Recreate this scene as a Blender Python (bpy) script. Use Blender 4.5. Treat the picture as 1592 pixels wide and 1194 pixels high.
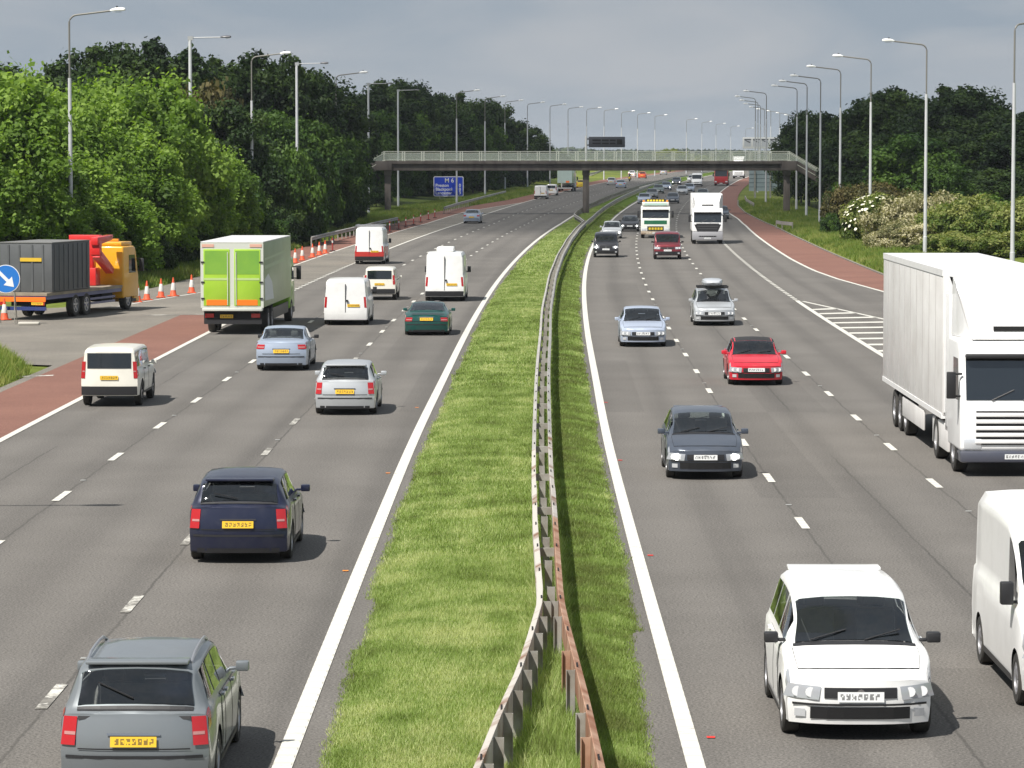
import bpy, bmesh, math, random
import numpy as np
from mathutils import Vector, Matrix

# ------------------------------------------------------------------ scene, camera, light
for o in list(bpy.data.objects):
    bpy.data.objects.remove(o)
scene = bpy.context.scene
col = scene.collection
R = math.radians

CAM_H = 7.25
FOC = 5110.0                                   # focal length in photo pixels (photo 1592 x 1194)
PCX, PCY, HOR = 796.0, 597.0, 238.0
TH = math.atan((PCY - HOR) / FOC)
CT, ST = math.cos(TH), math.sin(TH)
cd = bpy.data.cameras.new("camera")
cam = bpy.data.objects.new("camera", cd)
col.objects.link(cam)
cam.location = (0, 0, CAM_H)
cam.rotation_euler = (math.pi / 2 - TH, 0, 0)
cd.sensor_width = 36.0
cd.lens = FOC / 1592 * 36
cd.clip_start = 1.0
cd.clip_end = 20000
scene.camera = cam
scene.render.resolution_x, scene.render.resolution_y = 1024, 768

SUN_EL = R(54.0)
SUN_AZ = (-0.66, -0.751)                       # horizontal direction towards the sun: left, behind the camera
sv = Vector((SUN_AZ[0] * math.cos(SUN_EL), SUN_AZ[1] * math.cos(SUN_EL), math.sin(SUN_EL)))
sl = bpy.data.lights.new("sun", 'SUN')
sl.energy = 4.6
sl.angle = R(0.53)
sl.color = (1.0, 0.955, 0.89)
so = bpy.data.objects.new("sun", sl)
so.rotation_euler = (-sv).to_track_quat('-Z', 'Y').to_euler()
so.location = (-100, -100, 300)
col.objects.link(so)

w = bpy.data.worlds.new("World")
scene.world = w
w.use_nodes = True
nt = w.node_tree
nt.nodes.clear()
wo = nt.nodes.new("ShaderNodeOutputWorld")
bg = nt.nodes.new("ShaderNodeBackground")
sky = nt.nodes.new("ShaderNodeTexSky")
sky.sky_type = 'NISHITA'
sky.sun_disc = False
sky.sun_elevation = SUN_EL
sky.sun_rotation = math.atan2(SUN_AZ[0], SUN_AZ[1])
sky.air_density = 1.2
sky.dust_density = 2.0
SKY_STR = 0.1
tc = nt.nodes.new("ShaderNodeTexCoord")
mp = nt.nodes.new("ShaderNodeMapping")
mp.inputs['Scale'].default_value = (4.0, 4.0, 15.0)
mp.inputs['Location'].default_value = (0.4, 1.1, 0.2)
n1 = nt.nodes.new("ShaderNodeTexNoise")
n1.inputs['Scale'].default_value = 3.0
n1.inputs['Detail'].default_value = 5.0
n1.inputs['Roughness'].default_value = 0.5
n1.inputs['Distortion'].default_value = 0.6
cr = nt.nodes.new("ShaderNodeValToRGB")       # the grey overcast: from blue-grey to a paler grey
cr.color_ramp.elements[0].position = 0.33
cr.color_ramp.elements[0].color = (2.15, 2.54, 2.97, 1)
cr.color_ramp.elements[1].position = 0.68
cr.color_ramp.elements[1].color = (2.98, 3.15, 3.38, 1)
n2 = nt.nodes.new("ShaderNodeTexNoise")       # where the cloud opens to clear sky, behind and above
n2.inputs['Scale'].default_value = 1.3
n2.inputs['Detail'].default_value = 4.0
cov = nt.nodes.new("ShaderNodeMapRange")
cov.inputs['From Min'].default_value = 0.50
cov.inputs['From Max'].default_value = 0.72
cov.inputs['To Min'].default_value = 1.0
cov.inputs['To Max'].default_value = 0.25
sep = nt.nodes.new("ShaderNodeSeparateXYZ")
ah = nt.nodes.new("ShaderNodeMapRange")       # the storm bank ahead covers everything; openings only elsewhere
ah.inputs['From Min'].default_value = 0.15
ah.inputs['From Max'].default_value = 0.7
mx1 = nt.nodes.new("ShaderNodeMath"); mx1.operation = 'MAXIMUM'
mix = nt.nodes.new("ShaderNodeMixRGB")
L = nt.links.new
L(tc.outputs['Generated'], mp.inputs['Vector'])
L(mp.outputs['Vector'], n1.inputs['Vector'])
L(n1.outputs['Fac'], cr.inputs['Fac'])
L(tc.outputs['Generated'], n2.inputs['Vector'])
L(n2.outputs['Fac'], cov.inputs['Value'])
L(tc.outputs['Generated'], sep.inputs['Vector'])
L(sep.outputs['Y'], ah.inputs['Value'])
L(cov.outputs['Result'], mx1.inputs[0])
L(ah.outputs['Result'], mx1.inputs[1])
L(mx1.outputs[0], mix.inputs['Fac'])
L(sky.outputs['Color'], mix.inputs['Color1'])
L(cr.outputs['Color'], mix.inputs['Color2'])
L(mix.outputs['Color'], bg.inputs['Color'])
bg.inputs['Strength'].default_value = SKY_STR
L(bg.outputs[0], wo.inputs['Surface'])

scene.view_settings.view_transform = 'Standard'
scene.view_settings.look = 'None'
scene.view_settings.exposure = 0.62
scene.view_settings.gamma = 1.0
scene.render.engine = 'CYCLES'
rng = random.Random(7)
NP = np.random.default_rng(11)

# ------------------------------------------------------------------ geometry of the place
def gz(Y):
    """height of the road: level, then a gentle rise beyond the footbridge"""
    return 0.0 if Y < 340 else min(0.0045 * (Y - 340), 1.62)

def at(px, py, Z=None):
    """ground point seen at a photo pixel"""
    u = (px - PCX) / FOC
    v = -(py - PCY) / FOC
    d = (u, CT + v * ST, -ST + v * CT)
    if Z is not None:
        t = (Z - CAM_H) / d[2]
        return d[0] * t, d[1] * t
    t = -CAM_H / d[2]
    for _ in range(40):
        t = (gz(d[1] * t) - CAM_H) / d[2]
    return d[0] * t, d[1] * t

def xat(px, Y, Z=0.0):
    return (px - PCX) / FOC * (Y * CT - (Z - CAM_H) * ST)

def zat(py, Y):
    k = -(py - PCY) / FOC
    return CAM_H + Y * (k * CT - ST) / (CT + k * ST)

# reference curve: the white line on the median side of the right-hand carriageway
KY = np.array([-400, -100, 38, 60, 84, 102, 142, 185, 228, 297, 358, 464, 560, 647, 722, 820, 1000, 1300, 1800.])
KX = np.array([2.6, 2.1, 2.18, 2.27, 2.43, 2.65, 3.2, 4.07, 5.3, 7.95, 11.0, 17.9, 25.4, 33, 40, 49, 66, 95, 140.])
def _pchip(x, y):
    h = np.diff(x); d = np.diff(y) / h
    m = np.zeros_like(y); m[0] = d[0]; m[-1] = d[-1]
    for i in range(1, len(x) - 1):
        w1, w2 = h[i], h[i - 1]
        m[i] = (w1 * d[i - 1] + w2 * d[i]) / (w1 + w2)
    return m
KM = _pchip(KX * 0 + KY, KX)
def C(Y):
    Y = min(max(Y, KY[0]), KY[-1] - 1e-6)
    i = int(np.searchsorted(KY, Y, side='right')) - 1
    h = KY[i + 1] - KY[i]; t = (Y - KY[i]) / h
    return ((2*t**3-3*t*t+1)*KX[i] + (t**3-2*t*t+t)*h*KM[i] + (-2*t**3+3*t*t)*KX[i+1] + (t**3-t*t)*h*KM[i+1])
def dC(Y):
    return (C(Y + 0.5) - C(Y - 0.5))
def P(o, Y, dz=0.0):
    """point at lateral offset o from the reference curve at station Y"""
    s = dC(Y); n = math.hypot(1, s)
    return (C(Y) + o / n, Y - o * s / n, gz(Y) + dz)
def off(X, Y):
    return (X - C(Y)) / math.hypot(1, dC(Y))

# ------------------------------------------------------------------ object helpers
def tag(o, label=None, cat=None, group=None, kind=None):
    if label: o['label'] = label
    if cat: o['category'] = cat
    if group: o['group'] = group
    if kind: o['kind'] = kind
    return o

def empty(name, loc=(0, 0, 0), rz=0.0, label=None, cat=None, group=None):
    o = bpy.data.objects.new(name, None)
    o.empty_display_size = 0.3
    o.location = loc
    o.rotation_euler = (0, 0, rz)
    col.objects.link(o)
    return tag(o, label, cat, group)

def link(name, me, parent=None, loc=None):
    o = bpy.data.objects.new(name, me)
    col.objects.link(o)
    if parent is not None: o.parent = parent
    if loc is not None: o.location = loc
    return o

def npmesh(name, V, F, m, smooth=False, attr=None):
    """mesh from arrays; F is an (n, k) array of equal polygons"""
    V = np.asarray(V, dtype=np.float32); F = np.asarray(F, dtype=np.int32)
    me = bpy.data.meshes.new(name)
    k = F.shape[1]; n = len(F)
    me.vertices.add(len(V)); me.vertices.foreach_set('co', V.ravel())
    me.loops.add(n * k); me.loops.foreach_set('vertex_index', F.ravel())
    me.polygons.add(n); me.polygons.foreach_set('loop_start', np.arange(n, dtype=np.int32) * k)
    me.polygons.foreach_set('loop_total', np.full(n, k, dtype=np.int32))
    if smooth: me.polygons.foreach_set('use_smooth', np.ones(n, dtype=bool))
    if attr is not None:
        a = me.attributes.new('rnd', 'FLOAT', 'POINT')
        a.data.foreach_set('value', np.asarray(attr, dtype=np.float32))
    me.update(); me.validate()
    me.materials.append(m)
    return me

class MB:
    """collects shapes and links them as one mesh object"""
    def __init__(s): s.v = []; s.f = []; s.uv = None
    def add(s, vs, fs):
        b = len(s.v); s.v += [tuple(p) for p in vs]; s.f += [tuple(i + b for i in f) for f in fs]; return s
    def box(s, x0, x1, y0, y1, z0, z1):
        return s.add([(x0,y0,z0),(x1,y0,z0),(x1,y1,z0),(x0,y1,z0),(x0,y0,z1),(x1,y0,z1),(x1,y1,z1),(x0,y1,z1)],
                     [(0,3,2,1),(4,5,6,7),(0,1,5,4),(1,2,6,5),(2,3,7,6),(3,0,4,7)])
    def prism(s, prof, y0, y1):
        """profile in x,z swept along y"""
        n = len(prof)
        vs = [(x, y0, z) for x, z in prof] + [(x, y1, z) for x, z in prof]
        fs = [tuple(range(n)), tuple(range(2*n-1, n-1, -1))]
        for i in range(n):
            j = (i + 1) % n; fs.append((i, i + n, j + n, j))
        return s.add(vs, fs)
    def tube(s, pts, rad, n=8, cap=True):
        pts = [Vector(p) for p in pts]
        if not hasattr(rad, '__len__'): rad = [rad] * len(pts)
        vs = []; fs = []
        for i, p in enumerate(pts):
            d = (pts[min(i+1, len(pts)-1)] - pts[max(i-1, 0)]).normalized()
            a = Vector((0, 0, 1)) if abs(d.z) < 0.9 else Vector((1, 0, 0))
            u = d.cross(a).normalized(); w_ = d.cross(u).normalized()
            for k in range(n):
                t = 2 * math.pi * k / n
                vs.append(p + (u * math.cos(t) + w_ * math.sin(t)) * rad[i])
        for i in range(len(pts) - 1):
            for k in range(n):
                l = (k + 1) % n
                fs.append((i*n+k, i*n+l, (i+1)*n+l, (i+1)*n+k))
        if cap:
            fs.append(tuple(range(n-1, -1, -1))); fs.append(tuple((len(pts)-1)*n + k for k in range(n)))
        return s.add(vs, fs)
    def lathe_y(s, prof, cx, cz, n=20):
        """profile (y, r) turned round an axis parallel to y"""
        vs = []; fs = []
        for y, r in prof:
            for k in range(n):
                t = 2*math.pi*k/n; vs.append((cx + r*math.cos(t), y, cz + r*math.sin(t)))
        for i in range(len(prof)-1):
            for k in range(n):
                l = (k+1) % n; fs.append((i*n+k, i*n+l, (i+1)*n+l, (i+1)*n+k))
        return s.add(vs, fs)
    def lathe_z(s, prof, cx, cy, n=16):
        vs = []; fs = []
        for r, z in prof:
            for k in range(n):
                t = 2*math.pi*k/n; vs.append((cx + r*math.cos(t), cy + r*math.sin(t), z))
        for i in range(len(prof)-1):
            for k in range(n):
                l = (k+1) % n; fs.append((i*n+k, i*n+l, (i+1)*n+l, (i+1)*n+k))
        return s.add(vs, fs)
    def build(s, name, m, parent=None, smooth=False, bevel=0.0, loc=None, seg=2, auto=None):
        me = bpy.data.meshes.new(name)
        me.from_pydata(s.v, [], s.f)
        bm = bmesh.new(); bm.from_mesh(me)
        bmesh.ops.recalc_face_normals(bm, faces=bm.faces)
        if bevel:
            es = [e for e in bm.edges if len(e.link_faces) == 2 and e.calc_face_angle(0) > 0.45]
            bmesh.ops.bevel(bm, geom=es, offset=bevel, segments=seg, profile=0.5, affect='EDGES', clamp_overlap=True)
        bm.to_mesh(me); bm.free()
        if smooth or bevel:
            me.polygons.foreach_set('use_smooth', [True] * len(me.polygons))
            ang = auto if auto else R(35)
            try: me.set_sharp_from_angle(angle=ang)
            except Exception: pass
        me.materials.append(m)
        return link(name, me, parent, loc)

def copy_tree(o, parent=None):
    c = o.copy(); col.objects.link(c)
    c.parent = parent
    for ch in list(o.children): copy_tree(ch, c)
    return c

# ------------------------------------------------------------------ materials
MATS = {}
def _nodes(name):
    m = bpy.data.materials.new(name); m.use_nodes = True
    t = m.node_tree; b = t.nodes['Principled BSDF']
    return m, t, b
def N(t, kind, **kw):
    n = t.nodes.new(kind)
    for k, v in kw.items():
        if k in ('operation', 'blend_type', 'feature', 'noise_dimensions', 'attribute_name', 'wave_type', 'bands_direction', 'data_type'):
            setattr(n, k, v)
        else:
            n.inputs[k.replace('_', ' ')].default_value = v
    return n

def mat(name, c, rough=0.5, metal=0.0, c2=None, scale=2.0, coat=0.0, bump=0.0, bscale=40.0, detail=4.0, spec=0.5, ramp=(0.35, 0.65)):
    if name in MATS: return MATS[name]
    m, t, b = _nodes(name)
    b.inputs['Base Color'].default_value = (*c, 1)
    b.inputs['Roughness'].default_value = rough
    b.inputs['Metallic'].default_value = metal
    b.inputs['Specular IOR Level'].default_value = spec
    if coat: b.inputs['Coat Weight'].default_value = coat; b.inputs['Coat Roughness'].default_value = 0.06
    if c2 is not None or bump:
        tcn = N(t, 'ShaderNodeTexCoord')
    if c2 is not None:
        n = N(t, 'ShaderNodeTexNoise', Scale=scale, Detail=detail, Roughness=0.6)
        r = N(t, 'ShaderNodeValToRGB')
        r.color_ramp.elements[0].position = ramp[0]; r.color_ramp.elements[0].color = (*c, 1)
        r.color_ramp.elements[1].position = ramp[1]; r.color_ramp.elements[1].color = (*c2, 1)
        t.links.new(tcn.outputs['Object'], n.inputs['Vector'])
        t.links.new(n.outputs['Fac'], r.inputs['Fac'])
        t.links.new(r.outputs['Color'], b.inputs['Base Color'])
    if bump:
        n = N(t, 'ShaderNodeTexNoise', Scale=bscale, Detail=3.0)
        bp = N(t, 'ShaderNodeBump', Strength=bump, Distance=0.02)
        t.links.new(tcn.outputs['Object'], n.inputs['Vector'])
        t.links.new(n.outputs['Fac'], bp.inputs['Height'])
        t.links.new(bp.outputs['Normal'], b.inputs['Normal'])
    MATS[name] = m
    return m

def paint(name, c, metal=0.0, rough=0.28, coat=0.6):
    """vehicle paint with a thin film of road dirt in soft blotches"""
    if name in MATS: return MATS[name]
    m, t, b = _nodes(name)
    tcn = N(t, 'ShaderNodeTexCoord')
    n = N(t, 'ShaderNodeTexNoise', Scale=1.7, Detail=6.0, Roughness=0.65)
    t.links.new(tcn.outputs['Object'], n.inputs['Vector'])
    r = N(t, 'ShaderNodeMapRange')
    r.inputs['From Min'].default_value = 0.45; r.inputs['From Max'].default_value = 0.8
    r.inputs['To Max'].default_value = 0.16
    t.links.new(n.outputs['Fac'], r.inputs['Value'])
    mixn = N(t, 'ShaderNodeMixRGB', Color1=(*c, 1), Color2=(0.16, 0.145, 0.12, 1))
    t.links.new(r.outputs['Result'], mixn.inputs['Fac'])
    t.links.new(mixn.outputs['Color'], b.inputs['Base Color'])
    rr = N(t, 'ShaderNodeMapRange')
    rr.inputs['To Min'].default_value = rough; rr.inputs['To Max'].default_value = rough + 0.25
    t.links.new(n.outputs['Fac'], rr.inputs['Value'])
    t.links.new(rr.outputs['Result'], b.inputs['Roughness'])
    b.inputs['Metallic'].default_value = metal
    b.inputs['Coat Weight'].default_value = coat; b.inputs['Coat Roughness'].default_value = 0.08
    MATS[name] = m
    return m

def asphalt(name, base, dark, light, tracks=True, crack=True, grain=1.0):
    """worn asphalt: aggregate grain, patches, wheel tracks and seams running along the lane joints (UV = offset, station)"""
    m, t, b = _nodes(name)
    ln = t.links.new
    tcn = N(t, 'ShaderNodeTexCoord')
    uv = N(t, 'ShaderNodeUVMap')
    sp = N(t, 'ShaderNodeSeparateXYZ'); ln(uv.outputs['UV'], sp.inputs['Vector'])
    big = N(t, 'ShaderNodeTexNoise', Scale=0.22, Detail=5.0, Roughness=0.6); ln(tcn.outputs['Object'], big.inputs['Vector'])
    fine = N(t, 'ShaderNodeTexNoise', Scale=26.0, Detail=3.0, Roughness=0.7); ln(tcn.outputs['Object'], fine.inputs['Vector'])
    vor = N(t, 'ShaderNodeTexVoronoi', Scale=48.0); ln(tcn.outputs['Object'], vor.inputs['Vector'])
    # streaks along the road
    cmb = N(t, 'ShaderNodeMapping'); cmb.inputs['Scale'].default_value = (1.6, 0.03, 1)
    ln(uv.outputs['UV'], cmb.inputs['Vector'])
    strk = N(t, 'ShaderNodeTexNoise', Scale=1.0, Detail=3.0); ln(cmb.outputs['Vector'], strk.inputs['Vector'])
    rb = N(t, 'ShaderNodeValToRGB')
    rb.color_ramp.elements[0].position = 0.3; rb.color_ramp.elements[0].color = (*base, 1)
    rb.color_ramp.elements[1].position = 0.7; rb.color_ramp.elements[1].color = (*light, 1)
    ln(big.outputs['Fac'], rb.inputs['Fac'])
    cur = rb.outputs['Color']
    if tracks:
        # two wheel tracks in every 3.45 m lane
        wv = N(t, 'ShaderNodeMath', operation='MULTIPLY'); ln(sp.outputs['X'], wv.inputs[0]); wv.inputs[1].default_value = 2*math.pi/1.725
        cs = N(t, 'ShaderNodeMath', operation='COSINE'); ln(wv.outputs[0], cs.inputs[0])
        mr = N(t, 'ShaderNodeMapRange'); mr.inputs['From Min'].default_value = -1; mr.inputs['To Min'].default_value = 0.0; mr.inputs['To Max'].default_value = 0.45
        ln(cs.outputs[0], mr.inputs['Value'])
        mm = N(t, 'ShaderNodeMath', operation='MULTIPLY'); ln(mr.outputs['Result'], mm.inputs[0]); ln(strk.outputs['Fac'], mm.inputs[1])
        mx = N(t, 'ShaderNodeMixRGB', Color2=(*dark, 1)); ln(mm.outputs[0], mx.inputs['Fac']); ln(cur, mx.inputs['Color1'])
        cur = mx.outputs['Color']
    if tracks:
        bx = N(t, 'ShaderNodeMath', operation='MULTIPLY_ADD'); ln(sp.outputs['X'], bx.inputs[0]); bx.inputs[1].default_value = 1/1.725; bx.inputs[2].default_value = 0.31
        by = N(t, 'ShaderNodeMath', operation='MULTIPLY'); ln(sp.outputs['Y'], by.inputs[0]); by.inputs[1].default_value = 1/23.0
        fx_ = N(t, 'ShaderNodeMath', operation='FLOOR'); ln(bx.outputs[0], fx_.inputs[0]); fy_ = N(t, 'ShaderNodeMath', operation='FLOOR'); ln(by.outputs[0], fy_.inputs[0])
        cb_ = N(t, 'ShaderNodeCombineXYZ'); ln(fx_.outputs[0], cb_.inputs[0]); ln(fy_.outputs[0], cb_.inputs[1])
        wn_ = t.nodes.new('ShaderNodeTexWhiteNoise'); ln(cb_.outputs[0], wn_.inputs['Vector'])
        pr = N(t, 'ShaderNodeMapRange'); pr.inputs['From Min'].default_value = 0.86; pr.inputs['From Max'].default_value = 0.861; pr.inputs['To Max'].default_value = 0.22
        ln(wn_.outputs['Value'], pr.inputs['Value'])
        mp_ = N(t, 'ShaderNodeMixRGB', Color2=(*dark, 1)); ln(pr.outputs['Result'], mp_.inputs['Fac']); ln(cur, mp_.inputs['Color1']); cur = mp_.outputs['Color']
        # oil line down the middle of each lane, broken up
        wv2 = N(t, 'ShaderNodeMath', operation='MULTIPLY_ADD'); ln(sp.outputs['X'], wv2.inputs[0]); wv2.inputs[1].default_value = 2*math.pi/3.45; wv2.inputs[2].default_value = math.pi
        c2_ = N(t, 'ShaderNodeMath', operation='COSINE'); ln(wv2.outputs[0], c2_.inputs[0])
        m2_ = N(t, 'ShaderNodeMapRange'); m2_.inputs['From Min'].default_value = 0.75; m2_.inputs['To Max'].default_value = 0.4; ln(c2_.outputs[0], m2_.inputs['Value'])
        mm2 = N(t, 'ShaderNodeMath', operation='MULTIPLY'); ln(m2_.outputs['Result'], mm2.inputs[0]); ln(strk.outputs['Fac'], mm2.inputs[1])
        mx2 = N(t, 'ShaderNodeMixRGB', Color2=(*dark, 1)); ln(mm2.outputs[0], mx2.inputs['Fac']); ln(cur, mx2.inputs['Color1']); cur = mx2.outputs['Color']
    # aggregate grain
    gr = N(t, 'ShaderNodeMapRange'); gr.inputs['From Min'].default_value = 0.3; gr.inputs['From Max'].default_value = 0.7
    gr.inputs['To Min'].default_value = 1 - 0.6*grain; gr.inputs['To Max'].default_value = 1 + 0.6*grain
    ln(fine.outputs['Fac'], gr.inputs['Value'])
    mg = N(t, 'ShaderNodeVectorMath', operation='SCALE'); ln(cur, mg.inputs[0]); ln(gr.outputs['Result'], mg.inputs['Scale'])
    cur = mg.outputs['Vector']
    vr = N(t, 'ShaderNodeMapRange'); vr.inputs['From Min'].default_value = 0.0; vr.inputs['From Max'].default_value = 0.9
    vr.inputs['To Min'].default_value = 1.12; vr.inputs['To Max'].default_value = 0.8
    ln(vor.outputs['Distance'], vr.inputs['Value'])
    mg2 = N(t, 'ShaderNodeVectorMath', operation='SCALE'); ln(cur, mg2.inputs[0]); ln(vr.outputs['Result'], mg2.inputs['Scale'])
    cur = mg2.outputs['Vector']
    if crack:
        # dark joint lines: |offset + wobble - joint| small
        wob = N(t, 'ShaderNodeTexNoise', Scale=0.8, Detail=6.0, Roughness=0.7); ln(tcn.outputs['Object'], wob.inputs['Vector'])
        wm = N(t, 'ShaderNodeMath', operation='MULTIPLY_ADD'); ln(wob.outputs['Fac'], wm.inputs[0]); wm.inputs[1].default_value = 0.16; wm.inputs[2].default_value = -0.08
        xo = N(t, 'ShaderNodeMath', operation='ADD'); ln(sp.outputs['X'], xo.inputs[0]); ln(wm.outputs[0], xo.inputs[1])
        prev = None
        for jv in (-8.3, -11.85, 3.4, 6.95, -13.7, 5.3):
            sb = N(t, 'ShaderNodeMath', operation='SUBTRACT'); ln(xo.outputs[0], sb.inputs[0]); sb.inputs[1].default_value = jv
            ab = N(t, 'ShaderNodeMath', operation='ABSOLUTE'); ln(sb.outputs[0], ab.inputs[0])
            if jv in (-13.7, 5.3):
                # only here and there
                ad = N(t, 'ShaderNodeMath', operation='MULTIPLY_ADD'); ln(strk.outputs['Fac'], ad.inputs[0]); ad.inputs[1].default_value = -0.6; ad.inputs[2].default_value = 0.33
                mxn = N(t, 'ShaderNodeMath', operation='MAXIMUM'); ln(ad.outputs[0], mxn.inputs[0]); mxn.inputs[1].default_value = 0
                a2 = N(t, 'ShaderNodeMath', operation='ADD'); ln(ab.outputs[0], a2.inputs[0]); ln(mxn.outputs[0], a2.inputs[1]); ab = a2
            if prev is None: prev = ab
            else:
                mn = N(t, 'ShaderNodeMath', operation='MINIMUM'); ln(prev.outputs[0], mn.inputs[0]); ln(ab.outputs[0], mn.inputs[1]); prev = mn
        lw = N(t, 'ShaderNodeMapRange'); lw.inputs['From Min'].default_value = 0.012; lw.inputs['From Max'].default_value = 0.035
        lw.inputs['To Min'].default_value = 0.75; lw.inputs['To Max'].default_value = 0.0
        ln(prev.outputs[0], lw.inputs['Value'])
        wn = N(t, 'ShaderNodeMath', operation='MULTIPLY'); ln(lw.outputs['Result'], wn.inputs[0]); ln(big.outputs['Fac'], wn.inputs[1])
        mc = N(t, 'ShaderNodeMixRGB', Color2=(0.02, 0.019, 0.017, 1)); ln(wn.outputs[0], mc.inputs['Fac']); ln(cur, mc.inputs['Color1'])
        cur = mc.outputs['Color']
    ln(cur, b.inputs['Base Color'])
    b.inputs['Roughness'].default_value = 0.86
    b.inputs['Specular IOR Level'].default_value = 0.3
    bp = N(t, 'ShaderNodeBump', Strength=0.5, Distance=0.01)
    ln(fine.outputs['Fac'], bp.inputs['Height']); ln(bp.outputs['Normal'], b.inputs['Normal'])
    return m

def line_paint(name, wear):
    """white thermoplastic, worn through in patches"""
    m, t, b = _nodes(name)
    ln = t.links.new
    tcn = N(t, 'ShaderNodeTexCoord')
    n = N(t, 'ShaderNodeTexNoise', Scale=9.0, Detail=6.0, Roughness=0.75); ln(tcn.outputs['Object'], n.inputs['Vector'])
    n2_ = N(t, 'ShaderNodeTexNoise', Scale=1.1, Detail=3.0); ln(tcn.outputs['Object'], n2_.inputs['Vector'])
    ad = N(t, 'ShaderNodeMath', operation='ADD'); ln(n.outputs['Fac'], ad.inputs[0]); ln(n2_.outputs['Fac'], ad.inputs[1])
    r = N(t, 'ShaderNodeValToRGB')
    r.color_ramp.elements[0].position = 0.28 + wear; r.color_ramp.elements[0].color = (0.15, 0.14, 0.125, 1)
    r.color_ramp.elements[1].position = 0.36 + wear; r.color_ramp.elements[1].color = (0.62, 0.605, 0.55, 1)
    hf = N(t, 'ShaderNodeMath', operation='MULTIPLY'); ln(ad.outputs[0], hf.inputs[0]); hf.inputs[1].default_value = 0.5
    ln(hf.outputs[0], r.inputs['Fac'])
    gd = N(t, 'ShaderNodeTexNoise', Scale=30.0, Detail=2.0); ln(tcn.outputs['Object'], gd.inputs['Vector'])
    g2 = N(t, 'ShaderNodeMapRange'); g2.inputs['To Min'].default_value = 0.82; g2.inputs['To Max'].default_value = 1.1; ln(gd.outputs['Fac'], g2.inputs['Value'])
    sc = N(t, 'ShaderNodeVectorMath', operation='SCALE'); ln(r.outputs['Color'], sc.inputs[0]); ln(g2.outputs['Result'], sc.inputs['Scale'])
    uv = N(t, 'ShaderNodeUVMap'); su = N(t, 'ShaderNodeSeparateXYZ'); ln(uv.outputs['UV'], su.inputs['Vector'])
    wm = N(t, 'ShaderNodeMath', operation='MULTIPLY'); ln(su.outputs['Y'], wm.inputs[0]); wm.inputs[1].default_value = 2*math.pi/0.5
    ws_ = N(t, 'ShaderNodeMath', operation='SINE'); ln(wm.outputs[0], ws_.inputs[0])
    wr_ = N(t, 'ShaderNodeMapRange'); wr_.inputs['From Min'].default_value = -0.2; wr_.inputs['To Min'].default_value = 0.0; wr_.inputs['To Max'].default_value = 0.75; ln(ws_.outputs[0], wr_.inputs['Value'])
    wn_ = N(t, 'ShaderNodeMath', operation='MULTIPLY'); ln(wr_.outputs['Result'], wn_.inputs[0]); ln(n.outputs['Fac'], wn_.inputs[1])
    gm = N(t, 'ShaderNodeMixRGB', Color2=(0.30, 0.285, 0.25, 1)); ln(wn_.outputs[0], gm.inputs['Fac']); ln(sc.outputs['Vector'], gm.inputs['Color1'])
    ln(gm.outputs['Color'], b.inputs['Base Color'])
    b.inputs['Roughness'].default_value = 0.7
    bp = N(t, 'ShaderNodeBump', Strength=0.4, Distance=0.01); ln(n.outputs['Fac'], bp.inputs['Height']); ln(bp.outputs['Normal'], b.inputs['Normal'])
    return m

def leafmat(name, c1, c2, trans=0.35, scale=0.35, c3=None, gloss=0.6):
    m, t, b = _nodes(name)
    ln = t.links.new
    geo = N(t, 'ShaderNodeNewGeometry')
    n = N(t, 'ShaderNodeTexNoise', Scale=scale, Detail=3.0); ln(geo.outputs['Position'], n.inputs['Vector'])
    a = N(t, 'ShaderNodeAttribute', attribute_name='rnd')
    ad = N(t, 'ShaderNodeMath', operation='MULTIPLY_ADD'); ln(a.outputs['Fac'], ad.inputs[0]); ad.inputs[1].default_value = 0.55
    ln(n.outputs['Fac'], ad.inputs[2])
    r = N(t, 'ShaderNodeValToRGB')
    e = r.color_ramp.elements
    e[0].position = 0.45; e[0].color = (*c1, 1)
    e[1].position = 1.0; e[1].color = (*c2, 1)
    if c3:
        k = r.color_ramp.elements.new(0.72); k.color = (*c3, 1)
    ln(ad.outputs[0], r.inputs['Fac'])
    ln(r.outputs['Color'], b.inputs['Base Color'])
    b.inputs['Roughness'].default_value = gloss
    b.inputs['Specular IOR Level'].default_value = 0.2
    tr = N(t, 'ShaderNodeBsdfTranslucent')
    sc = N(t, 'ShaderNodeMixRGB', blend_type='MULTIPLY', Fac=1.0, Color2=(1.5, 1.6, 0.6, 1)); ln(r.outputs['Color'], sc.inputs['Color1'])
    ln(sc.outputs['Color'], tr.inputs['Color'])
    mx = N(t, 'ShaderNodeMixShader', Fac=trans)
    ln(b.outputs[0], mx.inputs[1]); ln(tr.outputs[0], mx.inputs[2])
    ln(mx.outputs[0], t.nodes['Material Output'].inputs['Surface'])
    return m

M_ROAD = asphalt('asphalt', (0.130, 0.121, 0.110), (0.070, 0.065, 0.060), (0.163, 0.152, 0.139))
M_SLIP = asphalt('worn_slip_asphalt', (0.150, 0.138, 0.120), (0.08, 0.074, 0.066), (0.225, 0.205, 0.175), tracks=False, crack=False, grain=1.2)
M_RED = asphalt('red_asphalt', (0.175, 0.084, 0.064), (0.10, 0.055, 0.045), (0.225, 0.112, 0.084), tracks=False, crack=False, grain=0.7)
M_LINE = line_paint('white_line_paint', 0.035)
M_DASH = line_paint('white_dash_paint', 0.04)
M_WORN = line_paint('worn_dash_paint', 0.205)
M_RAIL = mat('galvanised_rail', (0.40, 0.39, 0.37), 0.6, 0.1, (0.30, 0.28, 0.26), 0.6, detail=6)
M_RAILRUST = mat('rust_stained_rail', (0.46, 0.43, 0.39), 0.7, 0.05, (0.19, 0.10, 0.06), 0.8, detail=7, ramp=(0.52, 0.66))
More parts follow.
